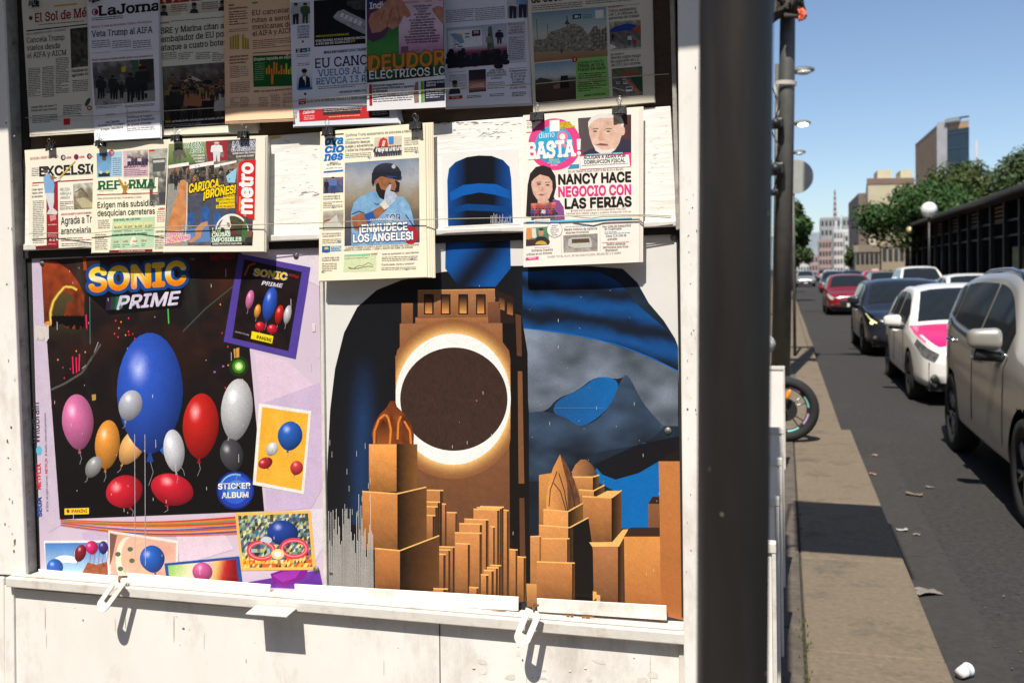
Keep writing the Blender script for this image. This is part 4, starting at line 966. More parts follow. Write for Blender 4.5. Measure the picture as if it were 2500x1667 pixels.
p = Paper('colour tabloid with a vertical red title and yellow headline', [(410, 340), (648, 331), (645, 614), (399, 615)], 0.053, 0.034, C(240, 234, 218), 11, GB, amp=0.0038, sheets=((3, 1), (5, 1), (6, 2)))
a = p.art('photograph')
a.quad([(412, 352), (625, 341), (615, 600), (401, 600)], busy([(150, 146, 130), (120, 110, 100), (90, 84, 84), (60, 60, 70), (120, 112, 104)], 31, 9, 9), 1)
a.poly([(412, 354), (500, 346), (504, 372), (492, 396), (411, 404)], lambda x, y: lerp(C(150, 160, 110), C(84, 116, 60), (y - 346) / 55), 1.5); a.poly([(424, 396), (422, 372), (430, 360), (446, 362), (452, 374), (456, 384), (450, 386), (444, 376), (440, 398), (436, 398), (434, 380), (430, 398)], C(96, 92, 84), 2)
a.poly([(502, 345), (556, 342), (556, 392), (508, 396), (504, 372)], C(150, 44, 52), 1.5); figure(a, 529, 395, 48, (226, 226, 228), (214, 214, 218), w=.5, hair=(205, 205, 205)); a.poly([(556, 342), (624, 339), (622, 384), (556, 392)], lambda x, y: lerp(C(44, 40, 46), C(110, 96, 90), fbm(x / 9, y / 7)), 1.6)
a.poly([(411, 404), (461, 396), (461, 404), (523, 393), (521, 403), (578, 392), (577, 397), (523, 410), (523, 402), (463, 413), (463, 404), (411, 412)], C(240, 236, 228), 2.6)
rnd = random.Random(8)
for k in range(46): x = rnd.uniform(414, 572); figure(a, x, 432 + rnd.uniform(-6, 34) - (x - 414) * .04, rnd.uniform(20, 34), rnd.choice([(60, 56, 54), (160, 110, 80), (90, 76, 60), (140, 150, 130), (40, 44, 50)]), (44, 44, 50), (150, 104, 78), layer=2 + k * .01)
a.poly([(552, 430), (572, 414), (578, 412), (574, 446), (556, 446)], C(150, 200, 224), 2.8)
a.poly([(460, 480), (575, 460), (575, 545), (470, 560)], lambda x, y: lerp(C(90, 92, 96), C(60, 70, 96), fbm(x / 9, y / 9)), 1.7)
for x, y, s in ((466, 535, 1.0), (500, 528, 1.3), (530, 540, 1.2), (552, 552, 1.0)): a.poly([(x - 8 * s, y + 16 * s), (x - 7 * s, y - 12 * s), (x, y - 20 * s), (x + 10 * s, y - 12 * s), (x + 9 * s, y + 14 * s)], lambda xx, yy: lerp(C(60, 110, 180), C(36, 66, 120), fbm(xx / 5, yy / 5)), 2.5)
a.poly([(455, 560), (510, 552), (514, 590), (462, 593)], C(96, 132, 184), 2.2); a.poly([(476, 560), (490, 545), (506, 540), (508, 548), (494, 560), (490, 580), (470, 592), (458, 592), (478, 574)], C(196, 140, 100), 2.8)
skn = lambda x, y: lerp(C(226, 160, 104), C(186, 110, 66), fbm(x / 14, y / 18))
a.poly([(411, 450), (458, 444), (458, 600), (401, 600)], lambda x, y: lerp(C(170, 168, 160), C(130, 126, 120), fbm(x / 9, y / 5)), 2.3)
a.poly([(436, 452), (446, 440), (456, 446), (455, 466), (452, 486), (456, 520), (452, 548), (438, 566), (444, 596), (406, 596), (410, 548), (424, 500), (434, 476)], skn, 3, 6); a.ellipse(446, 452, 8, 11, skn, 3.2, 16); a.ellipse(447, 444, 8, 5, C(190, 150, 90), 3.4, 12)
a.line([(457, 446), (456, 520), (452, 590)], 1.6, C(240, 236, 228), 3.6)
a.ellipse(566, 570, 42, 48, C(240, 238, 230), 3.0, 30, a0=180, a1=360); a.quad([(522, 566), (618, 566), (616, 596), (516, 598)], C(70, 62, 52), 3.0); a.ellipse(566, 572, 39, 45, lambda x, y: ramp([(0, C(50, 44, 44)), (.4, C(110, 60, 50)), (.6, C(60, 90, 60)), (1, C(60, 50, 44))], fbm(x / 13, y / 13, 6)), 3.2, 30, a0=180, a1=360); a.poly([(588, 590), (592, 556), (598, 528), (604, 556), (608, 590)], C(70, 110, 70), 3.5); a.ellipse(598, 524, 3.5, 5, C(190, 150, 110), 3.7, 10); a.ellipse(556, 550, 6, 7, C(170, 110, 80), 3.6, 12); a.ellipse(553, 556, 7, 4, C(220, 214, 210), 3.7, 10); a.ellipse(610, 570, 6, 9, C(130, 84, 62), 3.7, 12); a.poly([(596, 598), (600, 580), (616, 578), (616, 598)], C(60, 50, 50), 3.6)
a = p.art('headline'); G_, W_ = C(36, 128, 66), C(246, 244, 238)
a.text('HACEN', (452, 361), (491, 357), 11, G_, 0.035, 0, 0.15, 4, W_, 0.05); a.text('AGUA', (464, 374.5), (497, 371.5), 11, G_, 0.035, 0, 0.15, 4, W_, 0.05)
for i, s in enumerate(('AZOTA HURACÁN', 'CATEGORÍA 5', 'A JAMAICA')): w = len(s) * 2.45; a.text(s, (499 - w, 383 + i * 7), (499, 381.5 + i * 7), 4.4, W_, 0.03, 0, 0.15, 4)
a.text('LA PAGA', (568, 356.5), (623, 353), 9.5, C(50, 70, 140), 0.035, 0, 0.15, 4, W_, 0.055); a.text('EL CHIQUITO', (566, 369), (623, 366), 9.5, C(50, 70, 140), 0.035, 0, 0.15, 4, W_, 0.055); a.text('MUERE CHAVO TRAS CHOQUE', (568, 377.5), (623, 374), 4.2, W_, 0.02, 0, 0.15, 4); a.text('DE MOTO EN TECÁMAC', (577, 385), (620, 382), 4.2, W_, 0.02, 0, 0.15, 4)
Y_ = C(250, 214, 24)
a.text('CARIOCA...', (461, 471), (546, 455), 20, Y_, 0.05, 0, 0.1, 4, BLK, 0.06); a.text('¡BRONES!', (497, 485), (574, 471), 19, Y_, 0.05, 0, 0.1, 4.6, BLK, 0.06)
for i, s in enumerate(('MATAN A 60', 'DURANTE OPERATIVO', 'ANTINARCÓTICOS', 'EN RÍO DE JANEIRO')): w = len(s) * 2.5; y = 482.5 + i * 8.2; a.quad([(572 - w - 2, y - 6), (573, y - 8), (573, y), (572 - w - 2, y + 2)], Y_, 3.6); a.text(s, (572 - w, y), (572, y - 2), 4.4, BLK, 0.02, 0, 0.15, 4)
a.quad([(550, 504), (574, 502.5), (574, 508), (550, 510)], C(226, 150, 40), 3.6)
a.text('CON PALO', (406, 579), (446, 572), 10, C(216, 84, 140), 0.04, 0, 0.15, 4, W_, 0.06); a.text('EN LA MANO', (402, 594), (463, 585), 11, C(216, 84, 140), 0.04, 0, 0.15, 4, W_, 0.06)
for i, (s, w) in enumerate((('LAS', 20), ('CAUSAS', 43), ('IMPOSIBLES', 70))): a.text(s, (519 - i * 1.2, 566.5 + i * 12), (519 + w, 564.5 + i * 12), 9.5, W_, 0.03, 0.03, 0, 4.4, C(40, 130, 80), 0.06)
a.quad([(515, 593), (616, 592), (616, 599), (515, 600)], C(30, 28, 28), 4); a.text('ABARROTAN FESTEJO A SAN JUDAS', (518, 597.8), (590, 596.5), 4.4, W_, 0.02, layer=5)
a = p.art('masthead'); a.poly([(582, 402), (588, 394), (596, 391.5), (624.5, 390), (621, 538), (578, 522)], C(212, 34, 40), 3.2); a.text('metro', (615, 521), (617, 400), 33, C(246, 240, 238), 0.05, layer=4, up=(-33, -1)); a.quad([(584, 480), (588, 480), (587, 516), (583, 516)], C(226, 140, 50), 3.6)
p.done()

p = Paper('cream sports tabloid showing a batter in light blue', [(782, 322), (1038, 300), (1043, 676), (778, 686)], 0.048, 0.029, PCREAM, 12, GB, amp=0.004, sheets=((7, 1), (12, 1), (17, 2), (20, 2)))
a = p.art('masthead'); a.quad([(784, 331), (839, 327.5), (839, 432), (785, 434)], C(252, 246, 230), 1.4)
Bl = C(10, 110, 190)
for i, (s, w) in enumerate((('ova', 42), ('cio', 44), ('nes', 42))): a.text(s, (793, 354 + i * 19.2), (793 + w, 351 + i * 19.2), 19, Bl, 0.05, 0.03, 0.2)
a.quad([(790, 418.5), (838, 414.5), (838, 419), (790, 423)], C(20, 116, 190), 2.4); a.quad([(784, 329), (839, 326), (839, 329), (784, 332)], BLK, 2.4); a.text('MIÉRCOLES 29', (805, 400), (826, 398.6), 3.6, BLK, 0.02); a.text('DE OCTUBRE DE 2025', (799, 404.5), (832, 402.5), 3.6, BLK, 0.02); a.lines(796, 408, 836, 414, 4.5, C(150, 140, 120))
a = p.art('headline'); Gt = C(62, 60, 56)
a.text('Confirma Trump aplazamiento de aranceles a México', (843.5, 334), (1009, 322.5), 6.4, Gt, 0)
for i, (s, w) in enumerate((('Oficialismo desoye', 60), ('quejas y advertencias', 69), ('y sube los impuestos', 67))): a.text(s, (842.6, 352 + i * 9.2), (842.6 + w, 352 + i * 9.2 - w * .06), 6.6, Gt, 0.004)
a.text('A MANIFIESTO, TIRAMOS, VANGUARDIA', (843, 343), (903, 338.5), 3.4, C(80, 140, 180), 0.01)
for i, s in enumerate(('Podrán escuelas', 'ampararse ante', 'veto a comida', 'chatarra: SCJN')): a.text(s, (987, 340 + i * 5.2), (1021, 337.5 + i * 5.2), 3.8, Gt, 0)
a.text('AZULEJOS SE PONE 2-2', (903, 540.5), (971, 536), 5, W_, 0.02, layer=5); a.text('¡ENMUDECE', (878, 567.5), (994, 561), 18, W_, 0.05, layer=6, outline=C(24, 70, 130), ow=0.045); a.text('LOS ÁNGELES!', (863, 591.5), (1008, 584), 18, W_, 0.05, layer=6, outline=C(24, 70, 130), ow=0.045)
a.text('VLADIMIR GUERRERO JR SOMETE A SHOHEI OHTANI, QUE DEBUTABA COMO LANZADOR', (843, 607.5), (1023, 599), 4.2, C(110, 104, 92), 0.01); a.text('ABRIDOR EN LA SERIE MUNDIAL, Y LIDERA LA REMONTADA SOBRE LOS DODGERS', (839, 613), (1008, 605.5), 4.2, C(110, 104, 92), 0.01)
for s, b, e in (('Activistas exigen la', (789, 482), (830, 480)), ('renuncia de Taibo II', (789, 488), (830, 486)), ('EU cierra la puerta a', (787, 573), (832, 571)), ('vuelos desde el AIFA', (787, 579), (832, 577)), ('La afición elige a sus', (786, 632), (828, 630)), ('favoritos en Selección', (786, 638), (828, 636)), ('Orden de aprehensión vs. Jesús Martínez', (933, 622.5), (1022, 618)), ('“Carnita asada, cheves y compares”', (931, 648.5), (1012, 645))): a.text(s, b, e, 4.3, Gt, 0.006)
a = p.art('photograph')
a.quad([(842, 398), (1023, 385.5), (1024.5, 592), (841, 601)], lambda u, v: ramp([(0, C(120, 136, 160)), (.22, C(170, 172, 176)), (.42, C(150, 136, 110)), (.62, C(110, 98, 84)), (1, C(64, 70, 96))], v + .22 * (fbm(u * 4, v * 3, 3) - .5)), 1, 5)
jer = lambda x, y: lerp(C(96, 146, 190), C(150, 192, 226), fbm(x / 16, y / 22, 4))
a.poly([(858, 601), (858, 560), (857, 520), (864, 494), (880, 480), (902, 470), (928, 466), (952, 478), (984, 480), (1000, 500), (1008, 530), (1012, 560), (1010, 594)], jer, 2, 6)
sk = lambda x, y: lerp(C(176, 118, 80), C(130, 80, 54), fbm(x / 9, y / 12, 8))
a.poly([(858, 530), (880, 520), (898, 522), (902, 542), (884, 566), (866, 562), (860, 548)], sk, 2.6, 6); a.poly([(892, 524), (914, 512), (936, 500), (944, 512), (922, 532), (904, 544)], sk, 3.2, 6); a.poly([(888, 524), (910, 516), (918, 534), (898, 548)], C(40, 84, 156), 3.6); a.line([(858, 524), (876, 516), (889, 520)], 2.2, C(30, 44, 80), 3)
a.poly([(914, 440), (918, 432), (940, 428), (968, 436), (976, 452), (968, 476), (950, 486), (934, 484), (920, 470)], sk, 3, 6)
a.poly([(918, 450), (924, 446), (930, 462), (944, 466), (960, 464), (966, 470), (956, 484), (940, 490), (926, 482), (918, 466)], C(36, 28, 26), 3.3)
a.ellipse(944, 422, 34, 24, lambda x, y: lerp(C(50, 56, 74), C(22, 26, 36), (y - 400) / 30), 3.6, 26, a0=180, a1=360); a.poly([(908, 422), (979, 418), (980, 436), (972, 440), (930, 430), (916, 440), (911, 456), (907, 446)], C(28, 34, 48), 3.7); a.poly([(940, 429), (982, 432), (979, 440), (950, 436)], C(44, 66, 110), 3.9); a.poly([(964, 440), (976, 446), (974, 468), (962, 470), (968, 454)], C(30, 32, 40), 3.8)
a.ellipse(961, 407, 5, 5, C(190, 186, 176), 4, 10); a.ellipse(952, 448, 3, 1.4, C(30, 22, 20), 3.6, 8); a.ellipse(917, 447, 2.6, 5, sk, 3.5, 10)
gl = C(206, 210, 214); a.poly([(928, 500), (938, 486), (940, 470), (944, 460), (952, 450), (956, 452), (952, 466), (964, 470), (970, 478), (964, 492), (950, 504), (940, 512)], lambda x, y: lerp(C(212, 214, 216), C(130, 160, 196), fbm(x / 6, y / 6, 3)), 4.2, 5); a.poly([(926, 498), (940, 490), (950, 506), (938, 512)], C(222, 216, 206), 4.4)
a.poly([(974, 500), (982, 492), (990, 500), (984, 508)], C(150, 186, 214), 3); a.line([(914, 496), (920, 500), (930, 496)], 2, C(30, 44, 80), 3); a.text('TOR', (940, 541), (978, 538), 16, C(40, 60, 110), 0.02, layer=3, outline=C(190, 206, 224), ow=0.05)
a.ellipse(1002, 574, 20, 22, C(176, 36, 46), 3, 20); a.line([(990, 524), (1012, 556)], 2.4, C(30, 44, 80), 3); a.poly([(984, 572), (996, 560), (1002, 576), (990, 590)], C(220, 214, 212), 3.4)
a.quad([(914, 336), (981, 332), (981, 379.5), (914, 384)], C(214, 204, 186), 1); a.poly([(925, 382), (924, 352), (928, 340), (936, 336), (945, 340), (947, 352), (946, 380)], C(206, 56, 48), 2); a.text('Impuesto', (934, 374), (941, 344), 7, W_, 0.03, 0, 0, 3, up=(-7, -2)); a.quad([(949, 334), (961, 333), (961, 352), (949, 353)], C(70, 140, 200), 1.6)
for k in range(11): figure(a, 917 + k * 6, 383 - k * .4, 24, (226, 222, 216) if k % 3 else (60, 60, 64), (60, 66, 84), w=.4)
a.quad([(789, 430), (838, 426), (838, 470), (789, 473)], busy([(110, 130, 130), (140, 110, 120), (90, 96, 130), (60, 80, 120), (120, 110, 110)], 41, 5, 4), 1); figure(a, 813, 472, 40, (90, 120, 180), (60, 70, 120), w=.4); figure(a, 797, 471, 32, (40, 40, 46), (40, 40, 46))
a.quad([(789, 516), (839, 512), (838, 561), (788, 563)], lambda u, v: ramp([(0, C(200, 192, 174)), (.3, C(150, 146, 134)), (.5, C(176, 168, 150)), (1, C(140, 134, 120))], v + .2 * (fbm(u * 4, v * 5) - .5)), 1); a.poly([(790, 548), (806, 538), (822, 524), (826, 540), (838, 552), (838, 560), (790, 562)], C(206, 202, 190), 2); a.line([(790, 541), (806, 536)], 3, C(170, 60, 60), 2.4)
a.quad((786, 601, 806, 617), C(40, 100, 180), 1); figure(a, 797, 617, 16, (220, 200, 60), (60, 90, 150), w=.5); a.quad([(807, 600), (834, 598), (834, 613), (807, 615)], C(190, 214, 220), 1)
a = p.art('info_box'); a.quad([(840, 622), (918, 618), (919, 662), (838, 664)], C(214, 226, 180), 1.2); a.quad([(841, 622), (903, 619), (903, 624), (841, 627)], C(140, 200, 170), 2); a.line([(850, 652), (863, 656), (876, 648), (886, 649), (899, 641), (911, 647)], 1.3, C(200, 90, 80), 2.6); a.line([(851, 655), (863, 656), (876, 655), (887, 652), (899, 650), (911, 651)], 1.3, C(70, 90, 80), 2.6); a.text('INTERNET', (906, 622.5), (922, 621.5), 4, C(200, 70, 60), 0.02)
a = p.art('body_text'); g = C(150, 140, 116)
a.lines(843, 373, 906, 388, 4.2, g); a.lines(987, 359, 1021, 374, 4.2, g); a.lines(789, 491, 836, 508, 4.2, g); a.lines(787, 582, 833, 598, 4.2, g); a.lines(786, 641, 822, 666, 4.2, g); a.lines(932, 625, 1020, 638, 4.2, g); a.lines(931, 651, 1016, 662, 4.2, g); a.lines(841, 628, 902, 634, 4, g); a.lines(808, 601, 832, 613, 4, C(90, 130, 160), layer=3)
for x, y in ((898, 387), (1013, 374), (810, 508), (824, 591), (785, 666), (1003, 633), (989, 659), (1014, 322)): a.text('Pág. 1', (x, y), (x + 9, y - .6), 3.6, C(40, 110, 180), 0.03)
p.done()

p = Paper('tabloid with a pink ring title and big black and pink headline', [(1277, 282), (1562, 261), (1561, 640), (1278, 652)], 0.043, 0.024, C(246, 238, 226), 13, GB, amp=0.0038, sheets=((3, 0), (6, 0), (9, 0)))
a = p.art('photograph')
a.quad([(1411, 289), (1541, 280), (1541, 384), (1416, 392)], lambda u, v: lerp(C(92, 82, 86), C(84, 50, 50), u), 1)
a.poly([(1416, 392), (1424, 374), (1446, 362), (1470, 372), (1500, 372), (1518, 338), (1541, 344), (1541, 386)], C(54, 52, 72), 1.6)
fc = lambda x, y: lerp(C(238, 206, 186), C(206, 160, 140), fbm(x / 12, y / 14, 1))
a.poly([(1439, 330), (1436, 306), (1444, 288), (1462, 281), (1490, 281), (1512, 286), (1520, 300), (1524, 318), (1516, 336), (1512, 350), (1502, 366), (1488, 374), (1470, 374), (1454, 366), (1446, 352)], fc, 2, 5)
a.poly([(1436, 312), (1436, 298), (1446, 284), (1464, 278), (1496, 277), (1516, 284), (1524, 302), (1520, 312), (1514, 296), (1500, 288), (1462, 289), (1446, 298)], C(232, 226, 220), 2.4); a.ellipse(1521, 320, 5, 11, fc, 2.5, 12)
for x in (1452, 1484): a.poly([(x - 9, 317), (x, 312.5), (x + 10, 313.5), (x + 9, 316), (x, 316)], C(150, 120, 108), 3); a.ellipse(x + 1, 321, 5, 1.8, C(84, 60, 56), 3, 10)
a.poly([(1466, 318), (1472, 336), (1478, 342), (1464, 344), (1460, 339)], C(214, 164, 144), 2.6); a.poly([(1454, 354), (1466, 350), (1482, 352), (1486, 356), (1470, 356)], C(140, 84, 78), 2.8); a.poly([(1448, 352), (1454, 368), (1470, 378), (1488, 376), (1502, 366), (1498, 362), (1486, 366), (1470, 366), (1458, 360)], C(232, 222, 214), 2.7)
hr = C(44, 36, 38)
a.poly([(1284, 528), (1286, 490), (1288, 452), (1294, 424), (1308, 408), (1326, 404), (1344, 410), (1356, 430), (1358, 456), (1352, 480), (1360, 500), (1366, 524), (1300, 530)], hr, 2)
a.poly([(1350, 486), (1366, 490), (1376, 506), (1379, 536), (1340, 538), (1346, 508)], C(140, 80, 142), 2.3)
f2 = lambda x, y: lerp(C(232, 196, 176), C(206, 158, 136), fbm(x / 11, y / 13, 5))
a.poly([(1297, 452), (1300, 430), (1312, 420), (1334, 422), (1348, 440), (1349, 464), (1340, 486), (1326, 494), (1312, 488), (1302, 474)], f2, 2.6, 5); a.poly([(1296, 446), (1300, 426), (1318, 414), (1340, 420), (1350, 446), (1340, 432), (1318, 426), (1304, 436)], hr, 3); a.poly([(1312, 490), (1338, 488), (1344, 500), (1316, 506)], f2, 2.4)
for x in (1316, 1337): a.ellipse(x, 450 + (x - 1316) * .1, 5, 1.8, C(70, 44, 42), 3.2, 10); a.line([(x - 6, 446), (x + 6, 445)], 1.6, C(84, 60, 54), 3.2)
a.poly([(1324, 454), (1328, 466), (1320, 467)], C(206, 152, 130), 3); a.poly([(1313, 475), (1322, 473), (1331, 476), (1322, 479)], C(176, 96, 90), 3.2)
a.quad([(1296, 497), (1357, 494), (1357, 534), (1297, 537)], busy([(220, 150, 120), (200, 70, 60), (110, 90, 120), (70, 80, 140), (190, 120, 90)], 51, 6, 3), 3.4)
for k in range(7): figure(a, 1301 + k * 8.4, 533, 24, [(60, 80, 150), (190, 60, 60), (70, 60, 90), (220, 200, 190)][k % 4], (60, 50, 80), layer=3.8, w=.4)
a.quad([(1285, 557), (1340, 553), (1340, 597), (1284, 600)], lambda u, v: lerp(C(90, 150, 110), C(70, 110, 90), v), 1); a.poly([(1285, 558), (1302, 556), (1300, 580), (1290, 585), (1284, 582)], C(226, 150, 90), 1.6); a.poly([(1298, 558), (1308, 557), (1310, 580), (1300, 582)], C(226, 224, 214), 1.8); a.ellipse(1321, 568, 6.5, 9, C(196, 146, 116), 2.4, 16); a.poly([(1306, 586), (1312, 578), (1330, 578), (1342, 588), (1342, 594), (1306, 594)], C(44, 46, 60), 2.2); a.poly([(1284, 586), (1340, 584), (1340, 597), (1284, 601)], C(70, 50, 44), 2.8); a.ellipse(1321, 597, 14, 9, C(206, 170, 60), 3, 18, a0=180, a1=360); a.ellipse(1321, 560, 6, 3.4, C(70, 60, 56), 2.7, 10)
a.quad([(1375, 575), (1459, 570), (1459, 613), (1376, 617)], busy([(140, 150, 110), (150, 140, 150), (130, 120, 110), (170, 160, 150), (190, 180, 168)], 53, 6, 4), 1); a.poly([(1388, 584), (1398, 580), (1440, 579), (1446, 594), (1444, 604), (1402, 606), (1386, 600)], C(196, 192, 184), 2); a.poly([(1396, 584), (1438, 582), (1440, 592), (1396, 594)], C(90, 76, 60), 2.4)
a = p.art('masthead'); PK = C(232, 70, 138)
a.ellipse(1354, 352.5, 64, 63, PK, 1.6, 48); a.ellipse(1353, 354, 46, 47, lambda x, y: lerp(C(64, 174, 218), C(40, 150, 200), (y - 310) / 90), 1.9, 40)
a.quad((1342, 294.5, 1366, 322), C(248, 244, 238), 2.6); a.text('diario', (1316, 338), (1354, 334.5), 14, C(236, 248, 252), -0.006, 0.02)
a.ring(1373, 334, 13, 14, 6, C(240, 128, 168), 3); a.poly([(1366, 344), (1374, 346), (1386, 358), (1380, 362), (1368, 352), (1364, 360), (1358, 358)], C(240, 128, 168), 3.2); a.ellipse(1373, 334, 7.2, 7.6, C(246, 242, 238), 2.9, 18)
a.text('BASTA', (1290, 388), (1402, 380), 37, C(250, 246, 240), 0.05, 0.06, layer=4); a.poly([(1408, 340), (1418, 339.5), (1417, 366), (1409.5, 366.5)], C(250, 246, 240), 4); a.ellipse(1413.5, 374, 5, 5, C(250, 246, 240), 4, 14)
a.text('MIÉRCOLES', (1341, 394), (1365, 392.5), 4.6, C(240, 226, 130), 0.01); a.text('29 DE OCTUBRE', (1337, 400), (1368, 398), 4.6, C(225, 240, 246), 0.01); a.text('DE 2025', (1345, 406), (1361, 405), 4.6, C(225, 240, 246), 0.01)
for i, s in enumerate(('ENCUENTRA', 'TU EDICIÓN', 'COMPLETA AQUÍ')): w = len(s) * 2.7; a.quad([(1367, 299 + i * 5), (1368 + w, 296.5 + i * 5), (1368 + w, 302 + i * 5), (1367, 305 + i * 5)], C(240, 210, 50), 3); a.text(s, (1368, 304 + i * 5), (1367 + w, 301.5 + i * 5), 4, C(110, 80, 20), 0.02, layer=4)
for y in (293, 322): a.quad([(1285, y + .8), (1298 - (y > 300) * 2, y), (1298, y + 2), (1285, y + 2.8)], PK, 2)
a.text('$7.00', (1287, 313.5), (1300, 312.6), 4.6, C(120, 116, 110), 0.01); a.lines(1287, 297, 1306, 306, 4, C(180, 176, 168))
a = p.art('headline')
a.poly([(1416, 379), (1537, 373), (1541, 373), (1541, 404), (1538, 408), (1417, 414)], PK, 2.6); a.poly([(1416, 383), (1535, 378), (1538, 407), (1418, 413)], C(248, 244, 238), 3); a.quad([(1432, 377), (1520, 372), (1520, 375.5), (1432, 380)], C(120, 200, 204), 3.4)
a.text('ACUSAN A ADÁN POR', (1425, 389.5), (1527, 384), 8.5, C(40, 38, 40), 0.035, layer=4); a.text('CORRUPCIÓN FISCAL', (1426, 401), (1526, 395.5), 8.5, C(40, 38, 40), 0.035, layer=4); a.lines(1421, 402, 1534, 409, 3.6, C(120, 116, 112), layer=4)
a.quad([(1393, 402), (1414, 401), (1414, 411), (1386, 413)], C(60, 150, 196), 1.8)
a.text('ES UN TRÁMITE QUE CUESTA DE $150 A $4 MIL', (1387, 422), (1523, 415.5), 5.2, C(90, 86, 84), 0)
a.text('NANCY HACE', (1364, 450), (1540, 443), 23, C(34, 30, 32), 0.05); a.text('NEGOCIO CON', (1364, 480), (1540, 474), 23, C(226, 60, 140), 0.045); a.text('LAS FERIAS', (1380, 509), (1541, 503), 23, C(34, 30, 32), 0.05)
a.ellipse(1395.5, 515, 2, 2, C(200, 40, 70), 3, 10); a.text('Este año el gobierno de Azcapotzalco hizo 300', (1400, 516.5), (1528, 511.5), 4.8, C(120, 112, 108), 0); a.text('trámites para instalar juegos y puestos: Protección Civil ve', (1382, 524), (1540, 518.5), 4.8, C(120, 112, 108), 0)
Gb = C(96, 82, 84)
for s, b, e in (('Enfrenta Cravioto', (1298, 614.5), (1350, 611.5)), ('críticas en su informe', (1285, 624), (1347, 619.5)), ('Repara módulos de vigilancia', (1378, 563), (1458, 560)), ('empresa incumplida', (1381, 571), (1437, 568)), ('Hay crisis de inseguridad', (1471, 556), (1540, 552.5)), ('en Cuajimalpa', (1476, 562), (1517, 560)), ('Crece 11% robo de', (1479, 579), (1529, 576.5)), ('animales', (1483, 587), (1507, 585)), ('Zedillo defiende', (1481, 599), (1527, 597)), ('democracia para ricos:', (1472, 606.5), (1534, 604)), ('Sheinbaum', (1478, 614), (1508, 612))): a.text(s, b, e, 5.4, Gb, 0.006, 0.03)
a.text('EVADE TOTAL PLAY, DE SALINAS PLIEGO, DEUDA DE 2.3 MMDP', (1337, 629.5), (1516, 619.5), 4.8, C(150, 142, 136), 0.0)
a = p.art('info_box'); a.quad([(1284, 541), (1543, 531.5), (1543, 537), (1284, 547)], C(110, 196, 228), 2); a.quad([(1304, 536), (1343, 534), (1343, 544), (1304, 546)], C(246, 240, 232), 4); a.lines(1306, 537, 1342, 544, 4, C(120, 180, 200), layer=4.5); a.quad([(1284, 629), (1315, 626), (1315, 633.5), (1283, 636)], C(232, 70, 138), 2.4); a.text('MÉXICO', (1291, 632.5), (1308, 631), 3.6, C(250, 235, 240), 0.02)
a.ellipse(1354, 561, 19, 19, C(90, 84, 84), 3, 30); a.ellipse(1354, 561, 18.2, 18.2, C(246, 240, 232), 3.3, 30)
for k in range(6): a.lines(1343 + abs(2.5 - k) * 1.6, 548 + k * 4.6, 1365 - abs(2.5 - k) * 1.6, 553 + k * 4.6, 4.4, C(120, 112, 110), layer=4)
a = p.art('body_text'); a.quad([(1369, 550), (1370, 550), (1371, 620), (1370, 620)], C(196, 188, 180)); a.quad([(1464, 545), (1465, 545), (1466, 612), (1465, 612)], C(196, 188, 180)); a.lines(1305, 602, 1342, 606, 3.4, C(230, 130, 160)); a.lines(1380, 551, 1456, 556, 3.6, C(130, 190, 210)); a.lines(1471, 544, 1540, 549, 3.6, C(230, 140, 160)); a.lines(1476, 564, 1538, 572, 3.6, C(110, 180, 210)); a.lines(1470, 590, 1538, 594, 3.4, C(230, 140, 160))
p.done()

# ================================================================== POSTERS (printed on plastic boards)
class Board:
    def __init__(self, label, quad, off, group=None, white=C(228, 226, 222), name='poster'):
        self.o = off
        c = K(*bil(quad, 0.5, 1.0), off)
        self.root = thing(name, label, 'poster', tuple(c), 0, group)
        bm = bmesh.new()
        bm_slab(bm, [K(x, y, off) for x, y in quad], (0, 0.004, 0), 0.0008)
        from_bm('board', bm, mat('plastic_board', white, 0.35, var=0.03, scale=9, dirt=tuple(v * 0.7 for v in white), dirt_scale=6, dirt_amt=0.3), self.root)
    def wave(self, x, y):
        return self.o + 0.0004
    def art(self): return Art(self.wave)
    def add(self, name, a, m=None, parent=None):
        for q in (a.clusters({'ornament': -1.5, 'lettering': 2.5}[name]) if name in ('ornament', 'lettering') else [a]):
            o = q.build(name, m or POSTERINK, None)
            if o:
                o.data.transform(Matrix.Translation(-Vector(self.root.location))); o.parent = self.root
        return o
    def screw(self, x, y, r=0.0085):
        c = K(x, y, self.o + 0.0005)
        bm = bmesh.new()
        rot = Matrix.Rotation(D2R(90), 4, 'X')
        bmesh.ops.create_cone(bm, cap_ends=True, segments=24, radius1=r, radius2=r * 0.92, depth=0.0022, matrix=Matrix.Translation(c + Vector((0, -0.001, 0))) @ rot)
        bmesh.ops.create_uvsphere(bm, u_segments=14, v_segments=8, radius=r * 0.42, matrix=Matrix.Translation(c + Vector((0, -0.0022, 0))) @ Matrix.Diagonal((1, 0.5, 1, 1)))
        from_bm('screw', bm, mat('dull_zinc', (0.20, 0.19, 0.18), 0.55, 0.6, var=0.3, scale=300), self.root, True)
